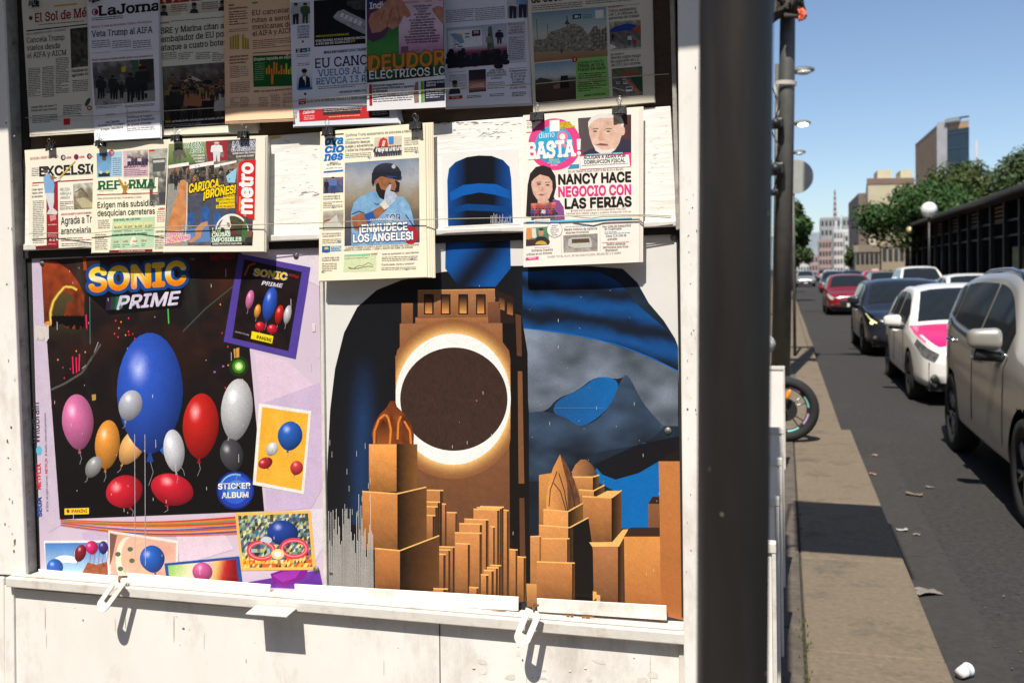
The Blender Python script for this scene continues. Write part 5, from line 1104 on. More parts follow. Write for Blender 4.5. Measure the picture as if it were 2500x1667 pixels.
def gem(a, cx, cy, w, h, col, layer, tilt=0.0):
    """plain party balloon with a knot, printed with a soft highlight"""
    c = C(col); w *= .92; h *= .8
    ca, sa = math.cos(tilt), math.sin(tilt)
    def P(u, v):
        x, y = u * w / 2, v * h / 2
        return (cx + x * ca - y * sa, cy + x * sa + y * ca)
    pts = []
    for k in range(30):
        t = 2 * math.pi * k / 30; u, v = math.cos(t), math.sin(t)
        pts.append(P(u * (1 - .16 * max(0, v) ** 1.5), v if v < 0 else v * 1.0))
    def shade(x, y):
        dx, dy = x - cx, y - cy
        u, v = (dx * ca + dy * sa) / (w / 2), (-dx * sa + dy * ca) / (h / 2)
        d = math.hypot(u + .34, v + .42)
        k = 1.45 - .78 * d
        g = max(0, 1 - d * 2.6) ** 2 * .5
        return tuple(min(.86, q * max(.22, k) + g) for q in c)
    a.poly(pts, shade, layer, max(3, min(w, h) / 9))
    a.poly([P(-.03, .97), P(.03, .97), P(.11, 1.13), P(-.11, 1.13)], tuple(q * .6 for q in c), layer + .05)
    a.line([P(0, 1.1), P(.1, 1.3), P(-.04, 1.52)], 1.1, C(150, 150, 156), layer - .05)

b = Board('lavender sticker album poster with yellow lettering and coloured balloons', [(77, 626), (778, 600), (793, 1470), (99, 1410)], 0.006, white=C(214, 196, 214))
a = b.art()
for pts, c in (([(640, 610), (778, 604), (780, 700), (700, 660)], (226, 214, 226)), ([(620, 860), (700, 880), (788, 960), (790, 980), (760, 1010), (640, 1000)], (226, 200, 222)), ([(640, 985), (790, 930), (792, 1180), (760, 1240), (650, 1250)], (206, 184, 214)),
               ([(200, 1300), (290, 1275), (330, 1330), (210, 1340)], (204, 182, 212)), ([(430, 1300), (540, 1290), (570, 1340), (440, 1380)], (230, 206, 222)), ([(640, 1250), (793, 1240), (793, 1330), (760, 1380)], (224, 214, 226))):
    _l = globals().get('_l', .5) + .1; a.poly(pts, C(c), _l, 12)
a.poly([(79, 640), (100, 634), (150, 1280), (120, 1300), (100, 1280)], C(206, 190, 212), 0.4, 20)
b.add('background', a)
a = b.art()
ALB = [(100, 634), (588, 612), (645, 1247), (146, 1267)]
def albg(x, y):
    u, v = inv_bil(ALB, x, y)
    d = lerp(C(36, 30, 30), C(14, 12, 14), v * 1.1)
    n = fbm(u * 5, v * 7, 2); n2 = fbm(u * 14, v * 3, 6)
    d = lerp(d, C(84, 44, 30), max(0, .9 - v * 1.3) * max(0, n - .35) * 1.3)
    d = lerp(d, C(60, 66, 60), max(0, n2 - .62) * max(0, 1 - v * 1.2) * 1.2)
    return d
a.quad(ALB, lambda u, v: albg(*bil(ALB, u, v)), 1, 6)
# tunnel, neon lines and lamps
tn = lambda x, y: lerp(C(170, 70, 34), C(84, 40, 24), fbm(x / 22, y / 30, 3) + (y - 700) / 260)
a.poly([(101, 648), (112, 636), (140, 640), (170, 660), (192, 690), (206, 720), (205, 790), (190, 780), (170, 720), (150, 710), (124, 740), (116, 790), (108, 790)], tn, 1.6, 6)
a.poly([(118, 790), (122, 750), (134, 724), (152, 712), (176, 722), (200, 760), (205, 800), (196, 830), (120, 830)], lambda x, y: lerp(C(84, 74, 46), C(40, 34, 28), (y - 710) / 110), 1.8, 8)
a.poly([(156, 770), (164, 740), (182, 732), (204, 750), (204, 800), (158, 800)], tn, 1.9, 6)
arc = [(121 + 3, 790), (123, 762), (130, 736), (142, 718), (158, 700), (176, 701), (188, 708)]
a.line(arc, 9, C(150, 110, 40), 2.0); a.line(arc, 4.5, C(236, 200, 90), 2.1); a.ellipse(118, 790, 9, 6, C(214, 150, 60), 2.1, 12)
blk = [(125, 772)] + [(125 + k * 5, 770 + (k % 2) * 2) for k in range(1, 17)] + [(207 - k * 5, 796 + random.uniform(-7, 9)) for k in range(17)]
a.poly(blk, C(16, 13, 13), 2.5)
for pts, w, c in (([(210, 768), (212, 806)], 3, (230, 40, 80)), ([(177, 870), (179, 912)], 3, (230, 40, 90)), ([(186, 872), (187, 910)], 3, (230, 40, 90)), ([(194, 864), (193, 906)], 3, (230, 40, 90)), ([(219, 722), (220, 840)], 1.6, (70, 130, 110)), ([(410, 752), (412, 790)], 3, (80, 190, 80)), ([(205, 618), (208, 660)], 8, (160, 70, 30)),
                  ([(123, 952), (160, 935), (200, 910), (226, 870), (246, 840)], 5, (84, 84, 80)), ([(446, 810), (500, 755), (580, 690)], 3, (70, 76, 66)), ([(240, 835), (222, 880), (200, 900)], 2, (150, 150, 146))):
    a.line(pts, w, C(c), 2)
rnd = random.Random(2)
for k in range(26): x, y = rnd.choice([(rnd.uniform(140, 215), rnd.uniform(800, 940)), (rnd.uniform(268, 330), rnd.uniform(770, 830)), (rnd.uniform(440, 580), rnd.uniform(700, 960))]); a.ellipse(x, y, 1.6, 2.6, C(rnd.choice([(220, 40, 60), (240, 150, 60), (230, 60, 80)])), 2, 7)
for r, c in ((24, (30, 52, 24)), (16, (70, 120, 40)), (10, (150, 220, 90)), (6, (230, 250, 190))): a.ellipse(583, 894, r, r * 1.05, C(c), 2 + r * -.01 + .3, 18)
a.quad([(570, 852), (584, 848), (584, 872), (572, 874)], C(206, 150, 70), 2.2); a.line([(575, 850), (576, 873)], 1.4, C(60, 40, 24), 2.4); a.quad([(224, 963), (234, 962), (234, 976), (225, 978)], C(190, 140, 70), 2)
a.ellipse(545, 894, 3, 2.4, C(170, 90, 220), 2, 8); a.ellipse(524, 908, 3, 2.4, C(170, 90, 220), 2, 8)
b.add('cover', a)
a = b.art()
Bo, Y1, Y2 = C(24, 74, 146), C(250, 240, 200), C(240, 170, 20)
def gold2(x, y):
    t = (y - (707 - (x - 219) * .083)) / 54 + 1
    return ramp([(0, C(246, 190, 40)), (.3, C(252, 214, 70)), (.55, C(250, 236, 196)), (.72, C(244, 180, 36)), (1, C(230, 130, 14))], t)
a.text('SONIC', (220, 711), (452, 692), 53, gold2, 0.055, 0, 0, 4, outline=Bo, ow=0.075)
a.text('TM', (464, 636), (475, 635), 5, C(150, 150, 150), 0.01, layer=4)
a.poly([(210, 716), (450, 698), (442, 750), (268, 768)], C(16, 15, 18), 3)
for i, c in enumerate(((52, 30, 62), (40, 62, 56), (30, 104, 66))): a.poly([(272 - 12 + i * 12, 726 - i), (286 + i * 12, 725 - i), (278 + i * 10, 756 - i), (258 + i * 11, 757 - i)], C(c), 3.4 + i * .1)
lil = lambda x, y: lerp(C(240, 240, 244), C(186, 160, 210), fbm(x / 22, y / 22, 9))
a.text('PRIME', (286, 755), (432, 743), 31, lil, 0.035, 0, 0.28, 4)
b.add('title', a)
a = b.art(); a.text('NETFLIX', (514, 636), (572, 631), 13, C(170, 24, 30), 0.03, layer=4)
a.quad([(157.5, 1240.7), (217, 1239), (217, 1254), (157.5, 1256)], C(244, 216, 30), 3); a.text('PANINI', (175, 1251), (213, 1250), 7.5, C(190, 60, 40), 0.04, 0, layer=4); a.ellipse(166, 1247, 4, 5, C(170, 60, 60), 3.6, 9)
a.text('WildBrain', (97, 1081), (95, 983), 17, C(70, 68, 74), 0.01, layer=3, up=(-17, 0)); a.text('NETFLIX', (100, 1193), (99, 1131), 10, C(214, 50, 54), 0.04, layer=3, up=(-10, 0)); a.text('SEGA', (102, 1260), (101, 1213), 10, C(40, 80, 160), 0.05, layer=3, up=(-10, 0))
a.text('© SEGA. All rights reserved.', (118, 1248), (116, 1160), 4.6, C(120, 112, 124), 0, layer=3, up=(-5, 0)); a.text('NETFLIX', (116, 1155), (115, 1118), 5.4, C(214, 60, 60), 0.03, layer=3, up=(-5.4, 0)); a.text('© Netflix. Used with permission.', (115, 1112), (112, 1006), 4.6, C(120, 112, 124), 0, layer=3, up=(-5, 0)); a.ellipse(95, 1099, 7, 11, C(90, 190, 220), 3, 16)
b.add('lettering', a)
# plain balloon ornaments in place of the printed figures
a = b.art()
gem(a, 190, 1030, 84, 170, (206, 110, 160), 3.2, -.06); gem(a, 262, 1085, 66, 150, (222, 146, 60), 3.3, .08); gem(a, 228, 1140, 40, 70, (150, 150, 150), 3.4, .5)
gem(a, 490, 1040, 96, 200, (190, 34, 30), 3.2, .05); gem(a, 578, 1000, 84, 190, (196, 196, 200), 3.1, .1); gem(a, 566, 1110, 62, 100, (70, 70, 76), 3.3, -.2)
gem(a, 366, 960, 176, 370, (46, 84, 186), 3.6); gem(a, 322, 1090, 60, 120, (240, 180, 110), 3.5, .5); gem(a, 408, 1080, 54, 150, (60, 110, 210), 3.55, -.5)
gem(a, 304, 1200, 100, 100, (200, 30, 50), 4.0, -.35); gem(a, 420, 1195, 116, 96, (200, 30, 50), 4.0, .3)
gem(a, 318, 990, 62, 96, (176, 178, 190), 4.4, .3); gem(a, 425, 1100, 56, 130, (206, 206, 214), 4.4, -.1)
b.add('ornament', a)
a = b.art()
for r, c in ((46, (24, 40, 120)), (42, (36, 64, 170)), (34, (50, 96, 206)), (22, (80, 140, 226))): a.ellipse(574.5 + (46 - r) * .1, 1196.5 - (46 - r) * .12, r, r * 1.02, C(c), 3 + (46 - r) * .02, 36)
a.ring(574.5, 1196.5, 40, 41, 4, C(120, 190, 236), 3.9, 24, 200, 290); a.ring(574.5, 1196.5, 36, 38, 5, C(36, 60, 176), 3.9, 24, 20, 120)
a.text('STICKER', (533, 1193.5), (611, 1191), 13, C(242, 244, 250), 0.045, layer=5, outline=C(40, 50, 120), ow=.03); a.text('ALBUM', (542, 1215), (606, 1213), 13, C(242, 244, 250), 0.045, layer=5, outline=C(40, 50, 120), ow=.03)
b.add('badge', a)
a = b.art()
cols = [(214, 60, 46), (226, 130, 60), (110, 150, 90), (214, 60, 46), (226, 140, 60), (90, 90, 170), (214, 90, 60), (230, 160, 70), (80, 80, 160), (220, 120, 80)]
for i, c in enumerate(cols):
    q = [[], []]
    for k in range(15):
        t = k / 14; x = 148 + 432 * t
        base = 1267 - 18 * t * 0.3 + 2 * math.sin(t * 3)
        h0, h1 = 16, 46
        for s in (0, 1): q[s].append((x, base + (h0 + (h1 - h0) * t) * (i + s) / 10 + (12 * math.sin(t * math.pi) - 4 * t) * (1 if i > 4 else .6)))
    a.poly(q[0] + q[1][::-1], C(c), 1.4 + i * .02, 30)
b.add('ribbon', a)
def card(name, outer, inner, co, draw, ly=3.0):
    a = b.art(); a.quad(outer, C(co), ly); draw(a, inner, ly + .3); b.add(name, a)
def sub(q, u0, v0, u1, v1): return [bil(q, u0, v0), bil(q, u1, v0), bil(q, u1, v1), bil(q, u0, v1)]
def pack(a, q, l):
    a.quad(q, lambda u, v: lerp(C(44, 30, 30), C(16, 14, 16), fbm(u * 4, v * 5)), l, 8)
    P = lambda u, v: bil(q, u, v)
    a.text('SONIC', P(.2, .17), P(.76, .14), 16, C(248, 206, 60), 0.055, 0, 0, l + 2, outline=Bo, ow=.06, up=(3, -16)); a.text('PRIME', P(.36, .265), P(.7, .245), 9, lil, 0.035, 0, .2, l + 2, up=(2, -9))
    a.text('NETFLIX', P(.8, .08), P(.96, .085), 5, C(190, 40, 44), 0.03, layer=l + 2, up=(1, -5))
    for u, v, w, h, c in ((.2, .48, .15, .28, (206, 110, 160)), (.36, .6, .12, .2, (222, 146, 60)), (.55, .48, .26, .5, (46, 84, 186)), (.74, .58, .16, .28, (190, 34, 30)), (.88, .56, .14, .28, (190, 190, 196)), (.45, .78, .2, .14, (200, 30, 50)), (.66, .78, .2, .14, (200, 30, 50))):
        x, y = P(u, v); gem(a, x, y, w * 140, h * 210, c, l + .6, .2)
    a.line([P(.05, .2), P(.1, .06), P(.2, .02)], 4, C(170, 70, 34), l + .4)
    p0 = P(.33, .945); a.quad([P(.32, .86), P(.7, .86), P(.7, .955), P(.32, .955)], C(244, 216, 30), l + 1); a.text('PANINI', P(.42, .935), P(.68, .935), 7.5, C(60, 50, 30), .04, 0, layer=l + 2, up=(1, -7.5))
    a.text('CONTIENE 5 STICKERS', P(.03, .92), P(.28, .925), 3, C(190, 190, 190), .01, layer=l + 2, up=(.5, -3))
card('sticker_pack', [(583, 619), (758, 652.6), (721.7, 876), (546, 834)], [(596, 633), (737, 664), (704, 857), (567, 825)], (84, 66, 156), pack)
def yel(a, q, l):
    a.quad(q, lambda u, v: lerp(C(246, 190, 70), C(240, 170, 40), fbm(u * 4, v * 4)), l, 10)
    gem(a, 708, 1064, 66, 90, (40, 92, 176), l + .5, .15); gem(a, 648, 1130, 40, 34, (176, 40, 46), l + .6, -.4); gem(a, 724, 1142, 34, 44, (196, 60, 66), l + .6, .3); gem(a, 664, 1096, 30, 44, (210, 210, 214), l + .7, .5)
card('sticker_card', [(632.4, 984), (760, 1003), (742, 1206), (617, 1182.5)], [(640, 993), (753, 1010), (736, 1197), (625, 1175)], (238, 234, 226), yel)
def sky_(a, q, l):
    a.quad(q, lambda u, v: lerp(C(70, 130, 206), C(176, 210, 236), v), l, 10); a.ellipse(160, 1364, 26, 9, C(240, 244, 248), l + .3, 20); a.ellipse(178, 1368, 16, 6, C(240, 244, 248), l + .35, 16); gem(a, 134, 1385, 44, 54, (36, 96, 186), l + .4)
    a.poly([(200, 1400), (214, 1372), (236, 1378), (262, 1370), (264, 1404)], lambda x, y: lerp(C(190, 110, 60), C(110, 50, 40), fbm(x / 8, y / 8)), l + .4, 5)
    for k in range(5): a.line([(214 + k * 11, 1400), (224 + k * 10, 1340)], 1.4, C(170, 80, 60), l + .5); 
    gem(a, 196, 1350, 30, 54, (130, 34, 44), l + .6, .3); gem(a, 224, 1336, 34, 42, (210, 40, 110), l + .6, -.2); gem(a, 252, 1336, 26, 40, (70, 50, 130), l + .6)
card('sticker_card', [(106.6, 1319), (261, 1318), (267.7, 1404), (112, 1396)], [(110, 1325), (258, 1324), (263, 1404), (112, 1394)], (238, 236, 234), sky_, 3.2)
def cream(a, q, l):
    a.quad(q, lambda u, v: lerp(C(240, 196, 172), C(226, 160, 140), fbm(u * 3, v * 3)), l, 10)
    a.ellipse(330, 1368, 44, 56, C(240, 190, 160), l + .2, 28); a.ellipse(312, 1366, 30, 56, C(244, 232, 206), l + .4, 26); a.ellipse(322, 1362, 26, 52, C(236, 186, 160), l + .5, 26); gem(a, 372, 1364, 66, 84, (40, 96, 190), l + .7, -.2); a.quad([(268, 1300), (286, 1306), (272, 1370), (268, 1380)], C(130, 90, 84), l + .3)
    for x, y in ((288, 1352), (294, 1388), (318, 1340), (322, 1368)): a.ellipse(x, y, 7, 6, C(90, 110, 84), l + .8, 8)
card('sticker_card', [(264.5, 1294), (436, 1319), (433, 1412), (267, 1400)], [(268, 1300), (430, 1325), (428, 1412), (270, 1400)], (236, 228, 222), cream, 3.6)
def rb(a, q, l):
    a.quad(q, lambda u, v: ramp([(0, C(130, 200, 90)), (.2, C(200, 220, 150)), (.45, C(246, 226, 206)), (.6, C(236, 190, 200)), (.72, C(246, 200, 120)), (.85, C(190, 40, 40)), (1, C(130, 20, 26))], u + .1 * v), l, 8); gem(a, 494, 1396, 54, 60, (206, 90, 150), l + .5, .2)
card('sticker_card', [(401, 1374.5), (584, 1357), (592, 1424), (406, 1410)], [(410, 1380), (576, 1364), (583, 1424), (413, 1410)], (40, 80, 160), rb, 4.0)
def holo(a, q, l):
    n = 22
    for j in range(14):
        for i in range(n):
            u0, v0 = i / n, j / 14
            for tri in (((0, 0), (1, 0), (0, 1)), ((1, 0), (1, 1), (0, 1))):
                c = random.choice([(90, 120, 130), (130, 150, 110), (70, 80, 80), (190, 190, 120), (110, 90, 150), (60, 110, 140), (226, 220, 160), (50, 50, 46), (90, 70, 50), (150, 190, 190)])
                if v0 > .75: c = random.choice([(240, 170, 50), (226, 100, 40), (250, 220, 120), c])
                a.poly([bil(q, u0 + a_ / n, v0 + b_ / 14) for a_, b_ in tri], C(c), l)
    for cx, s in ((638, 1), (718, -1)): a.ring(cx, 1343 - (cx - 638) * .06, 36, 26, 11, C(226, 60, 80), l + .8, 30); a.ring(cx, 1343 - (cx - 638) * .06, 31, 21, 3, C(246, 150, 150), l + .9, 30)
    for r, c in ((16, (250, 214, 150)), (9, (255, 246, 226))): a.ellipse(678, 1352, r, r * .8, C(c), l + 1.2 + (16 - r) * .01, 14)
    gem(a, 690, 1300, 84, 76, (34, 66, 150), l + .6, .1); a.ellipse(650, 1318, 14, 9, C(200, 204, 210), l + .9, 14)
card('sticker_card', [(573.5, 1251), (758.6, 1245.5), (772, 1390), (588.6, 1392)], [(581, 1258), (752, 1252.5), (763, 1383), (594, 1385)], (246, 190, 100), holo, 3.4)
a = b.art(); a.poly([(606, 1420), (700, 1404), (780, 1390), (790, 1440), (600, 1430)], lambda x, y: lerp(C(120, 60, 170), C(90, 40, 150), fbm(x / 20, y / 20)), 2.4, 10); a.poly([(660, 1400), (690, 1390), (752, 1388), (742, 1412), (694, 1434), (668, 1424)], C(130, 24, 140), 2.8); a.poly([(664, 1404), (692, 1394), (734, 1392), (722, 1410), (690, 1420)], C(160, 50, 170), 3)
b.add('ornament', a)
# scuffs where the print is scratched through
a = b.art()
for k in range(11): x = 86 + k * 3; a.quad([(x, 796 + random.uniform(-4, 3)), (x + 2.6, 796 + random.uniform(-4, 3)), (x + 3, 828 + random.uniform(-5, 7)), (x + .4, 828 + random.uniform(-5, 7))], C(226, 218, 212), 5)
for k in range(60): x, y = random.uniform(110, 780), random.uniform(640, 1400); h = random.choice([3, 4, 8, 20]); a.quad([(x, y), (x + 1, y), (x + 1.2, y + h), (x + .2, y + h)], C(222, 216, 216), 5)
for x in (328, 353): a.quad([(x, 1060), (x + 1.4, 1060), (x + 2.6, 1380), (x + 1.2, 1380)], C(180, 176, 190), 5, 60)
for k in range(4): x, y = 762, 790; a.quad([(x, y + k * 5), (x + 8, y + k * 5), (x + 8, y + k * 5 + 4.5), (x, y + k * 5 + 4.5)], C(232, 222, 220), 5)
b.add('scratch', a)
b.screw(103, 642); b.screw(723, 624); b.screw(772, 1389)

# ---- right hand poster: plain deco skyline under a night sky
b = Board('poster of a brown stepped skyline with a white ringed disc under dark blue sky', [(789, 600), (1651, 562), (1669, 1520), (800, 1470)], 0.006)
Z4 = lambda x, y: (760 + x / 2.45, 950 + y / 2.45)
Z3 = lambda x, y: (760 + x / 2.502, 640 + y / 2.502)
a = b.art()
a.poly([(800, 1462), (797, 1260), (800, 1120), (806, 1000), (818, 900), (840, 812), (872, 750), (920, 708), (980, 684), (1080, 664), (1200, 650), (1320, 648), (1440, 650), (1520, 656), (1556, 690), (1584, 740), (1620, 782), (1648, 826), (1655, 845), (1669, 1516)],
       lambda x, y: lerp(lerp(C(24, 24, 28), C(30, 56, 96), math.exp(-((x - 884 + (y - 1100) * .02) / 24) ** 2) * min(1, max(0, (y - 860) / 160))), C(40, 62, 84), .6 * max(0, min(1, (x - 1240) / 120)) * fbm(x / 70, y / 40, 3)), 1, 14)
def blob(pts, c, ly, st=9):
    for _ in range(2):
        new = []
        for k, (x, y) in enumerate(pts):
            (xp, yp), (xn, yn) = pts[k - 1], pts[(k + 1) % len(pts)]
            if x < 1345 or x > 2140: new.append((x, y))
            else: new += [(x * .75 + xp * .25, y * .75 + yp * .25), (x * .75 + xn * .25, y * .75 + yn * .25)]
        pts = new
    a.poly([Z3(*q) for q in pts], c, ly, st)
wave = lambda x, y: lerp(C(24, 30, 42), C(22, 78, 142), .5 + .5 * math.sin((y - 640 - (x - 1290) * .22 - 14 * math.sin(x / 90)) / 11.5 + fbm(x / 90, y / 60) * 2.2))
blob([(1290, 60), (1700, 40), (1880, 110), (1990, 260), (2100, 350), (2180, 420), (2240, 520), (2240, 665), (1980, 545), (1700, 460), (1290, 402), (1290, 400)], wave, 1.5, 6)
a.line([Z3(*q) for q in ((1290, 402), (1500, 425), (1700, 462), (1860, 502), (1980, 545), (2100, 595), (2240, 665))], 2.6, C(20, 104, 190), 1.8)
cloud = lambda x, y: lerp(C(44, 52, 60), C(140, 152, 170), fbm(x / 150, y / 110, 7) ** 1.4 * 1.1)
blob([(1290, 402), (1700, 460), (1980, 545), (2240, 665), (2240, 1000), (2150, 1000), (2020, 860), (1930, 670), (1890, 720), (1740, 690), (1620, 790), (1500, 830), (1440, 910), (1330, 920)], cloud, 1.6, 8)
blob([(1480, 930), (1480, 870), (1540, 820), (1640, 780), (1750, 690), (1890, 720), (1850, 850), (1740, 960), (1640, 1010), (1560, 950)], lambda x, y: lerp(C(30, 84, 140), C(20, 104, 176), (x - 1350) / 170), 1.8)
blob([(1930, 670), (2010, 850), (2160, 1010), (2020, 1120), (1700, 1160), (1500, 1330), (1330, 1340), (1330, 920), (1420, 905), (1560, 950), (1640, 1010), (1760, 960), (1850, 830), (1890, 720)], lambda x, y: lerp(C(18, 18, 22), C(70, 92, 120), fbm(x / 160, y / 90, 2) ** 1.5), 1.9, 8)
a.poly([Z4(*q) for q in ((1700, 480), (1800, 400), (1990, 320), (2200, 330), (2200, 460), (2080, 440), (2080, 840), (1840, 830), (1840, 620), (1720, 560))], C(10, 106, 180), 1.9, 20)
a.poly([Z4(*q) for q in ((1690, 450), (1800, 400), (1960, 330), (2200, 280), (2200, 380), (2080, 430), (1960, 500), (1820, 540), (1740, 510))], C(22, 22, 28), 2.1, 20)
# top of the poster, above the rail: a dark arch with blue bands
a.poly([(1150 - 63, 655), (1088, 580), (1245, 574), (1247, 655), (1210, 700), (1120, 700)], lambda x, y: lerp(C(20, 26, 40), C(20, 84, 160), .5 + .5 * math.sin((x - 1090) / 24 + (y - 600) / 30)), 1.4, 7)
b.add('night_sky', a)
T_D, T_L, T_E = C(40, 28, 24), C(196, 130, 66), C(244, 190, 110)
def face(a, q, c0, c1, ly, vert=True, grain=.12):
    a.quad(q, lambda u, v: lerp(C(c0), C(c1), (v if vert else u) + grain * (random.random() - .5)), ly, 9)
a = b.art()
face(a, [(965, 868), (1243, 868), (1246, 1466), (972, 1462)], (150, 98, 62), (84, 54, 40), 2.2)
face(a, [(976, 790), (1226, 788), (1228, 868), (976, 868)], (156, 106, 70), (140, 90, 56), 2.2)
face(a, [(1014, 775), (1220, 774), (1222, 790), (1014, 791)], (170, 116, 74), (150, 96, 60), 2.4); face(a, [(1020, 709), (1208, 706), (1210, 774), (1020, 776)], (176, 120, 78), (140, 90, 58), 2.4)
a.poly([(1208, 706), (1255, 726), (1256, 790), (1210, 788)], C(44, 30, 26), 2.6); face(a, [(980, 740), (1008, 740), (1008, 790), (980, 790)], (150, 98, 64), (120, 76, 50), 2.5); face(a, [(1190, 738), (1220, 736), (1222, 788), (1192, 788)], (130, 84, 56), (100, 64, 46), 2.8)
a.line([(1020, 709), (1208, 706)], 1.8, C(220, 160, 100), 2.9)
for x in (1038, 1079, 1122, 1165):
    a.quad([(x - 3, 718), (x + 21, 718), (x + 21, 768), (x - 3, 768)], C(44, 30, 26), 2.7); a.quad([(x, 724), (x + 17, 724), (x + 17, 765), (x, 765)], lambda u, v: lerp(C(54, 36, 28), C(232, 156, 84), v ** 1.6), 2.8, 4)
for x, y in ((1218, 724), (1238, 736)): a.quad([(x, y), (x + 14, y + 5), (x + 14, y + 34), (x, y + 30)], lambda u, v: lerp(C(50, 34, 28), C(170, 110, 64), v), 2.8, 5)
a.poly([(1228, 788), (1256, 790), (1258, 760), (1272, 764), (1288, 860), (1294, 1466), (1246, 1466), (1242, 868)], C(26, 20, 19), 2.3); a.quad([(1264, 906), (1275, 906), (1280, 1180), (1266, 1180)], C(128, 84, 56), 2.6); a.quad([(1258, 766), (1272, 770), (1274, 870), (1262, 868)], C(96, 62, 46), 2.6); a.quad([(1268, 1215), (1280, 1215), (1284, 1440), (1270, 1440)], C(96, 62, 44), 2.6)
CX, CY, RX, RY = 1106, 974, 141, 160
for i in range(14):
    t = i / 13; rr = 1.22 - .22 * t
    pts = []
    for k in range(48):
        an = 2 * math.pi * k / 48; pts.append((min(1246, max(966, CX + RX * rr * math.cos(an))), CY + RY * rr * math.sin(an)))
    a.poly(pts, lerp(C(146, 94, 58), C(255, 200, 120), t ** 2), 2.9 + i * .02, 60)
pts = [(max(966, CX + RX * math.cos(2 * math.pi * k / 64)), CY + RY * math.sin(2 * math.pi * k / 64)) for k in range(64)]
a.poly(pts, C(246, 244, 240), 3.4, 60)
pts = [(max(966, CX + 2 + 131 * math.cos(2 * math.pi * k / 64)), CY + 126 * math.sin(2 * math.pi * k / 64)) for k in range(64)]
a.poly(pts, lambda x, y: lerp(C(70, 50, 42), C(56, 40, 36), random.random()), 3.7, 9)
b.add('tower', a)
def tower(a, xl, xm, xr, yt, yb, c, ly, dl=8, dr=-10, edge=True):
    """block tower in the local zoom grid: lit left face, dark right face, bright top edge"""
    lt = [Z4(xl, yt), Z4(xm, yt + dl), Z4(xm, yb), Z4(xl, yb)]
    rt = [Z4(xm, yt + dl), Z4(xr, yt + dl + dr), Z4(xr, yb), Z4(xm, yb)]
    k = lambda f: tuple(min(255, v * f) for v in c)
    a.quad(lt, lambda u, v: lerp(C(k(1.16)), C(k(.42)), v * .8 + .25 * (1 - u) * 0 + .1 * (random.random() - .5)), ly, 8)
    a.quad(rt, lambda u, v: lerp(C(k(.13)), C(k(.62)), u * .9 + .2 * v * 0 + .1 * (random.random() - .5)), ly, 8)
    if edge:
        e = [Z4(xl, yt), Z4(xm, yt + dl), Z4(xr, yt + dl + dr)]
        a.line(e, 3.2, T_E, ly + .15)
a = b.art()
CT = (196, 130, 70)
# left stepped tower with a ribbed dome
dome = [(372, 328), (362, 270), (376, 210), (410, 150), (450, 110), (472, 70), (502, 70), (512, 104), (560, 150), (596, 206), (614, 270), (612, 328)]
a.poly([Z4(*q) for q in dome], lambda x, y: lerp(C(150, 76, 34), C(70, 34, 22), fbm(x / 20, y / 30)), 4.0, 7)
for s in ([(376, 326), (378, 250), (404, 180), (440, 150)], [(470, 326), (476, 240), (460, 170), (444, 152)], [(516, 300), (520, 200), (536, 160)], [(596, 326), (590, 250), (556, 190)]): a.line([Z4(*q) for q in s], 5, C(226, 130, 50), 4.3)
a.poly([Z4(*q) for q in ((392, 326), (394, 250), (430, 180), (470, 250), (470, 326))], lambda x, y: lerp(C(34, 20, 18), C(150, 80, 36), (y - 1020) / 60), 4.2, 6)
tower(a, 345, 510, 634, 328, 612, (220, 146, 76), 4.1, 0, 0, False); tower(a, 305, 515, 688, 610, 960, (190, 124, 68), 4.3, 14, -40); tower(a, 380, 530, 765, 950, 1240, (176, 112, 62), 4.6, 14, -90)
a.poly([Z4(*q) for q in ((100, 800), (375, 815), (385, 1240), (100, 1215))], lambda x, y: lerp(C(30, 26, 26), C(16, 15, 16), fbm(x / 10, y / 30)), 3.6, 9)
for l in ((690, 770, 790, 602, 960, 3.8), (690, 756, 770, 672, 960, 3.9), (690, 742, 756, 700, 960, 4.0), (690, 726, 742, 752, 960, 4.1), (810, 862, 870, 735, 960, 3.85), (782, 800, 806, 684, 960, 3.82)):
    tower(a, l[0], l[1], l[2], l[3], l[4], (170, 112, 66), l[5], 2, 0)
for l in ((762, 846, 858, 940, 1240, 4.2), (762, 820, 832, 958, 1240, 4.3), (762, 790, 804, 984, 1240, 4.4)): tower(a, l[0], l[1], l[2], l[3], l[4], (166, 108, 64), l[5], 2, 0)
for i, l in enumerate(((1010, 1140, 1152, 700), (990, 1128, 1140, 706), (970, 1112, 1126, 716), (1150, 1170, 1180, 720), (915, 1044, 1060, 775), (1070, 1088, 1098, 818), (885, 1008, 1022, 802), (858, 1006, 1020, 856), (862, 936, 950, 920))): tower(a, l[0], l[1], l[2], l[3], 1240, (190, 126, 74), 3.9 + i * .1, 4, 0)
for i, l in enumerate(((1070, 1122, 1136, 1050), (1050, 1104, 1118, 1064), (1030, 1078, 1092, 1080), (1014, 1046, 1060, 1106), (944, 988, 1000, 1182), (730, 790, 818, 1190), (1184, 1222, 1234, 956), (1232, 1270, 1284, 1000))): tower(a, l[0], l[1], l[2], l[3], 1270, (186, 124, 72), 4.9 + i * .1, 3, 0)
b.add('tower', a)
a = b.art()
face(a, [Z4(1362, 512), Z4(1440, 500), Z4(1440, 840), Z4(1362, 830)], (220, 150, 80), (150, 100, 60), 3.6)
a.poly([Z4(*q) for q in ((1562, 524), (1560, 490), (1578, 452), (1612, 420), (1644, 420), (1680, 452), (1702, 492), (1702, 524))], lambda x, y: lerp(C(190, 130, 80), C(90, 60, 44), (x - 1395) / 60), 3.7, 6)
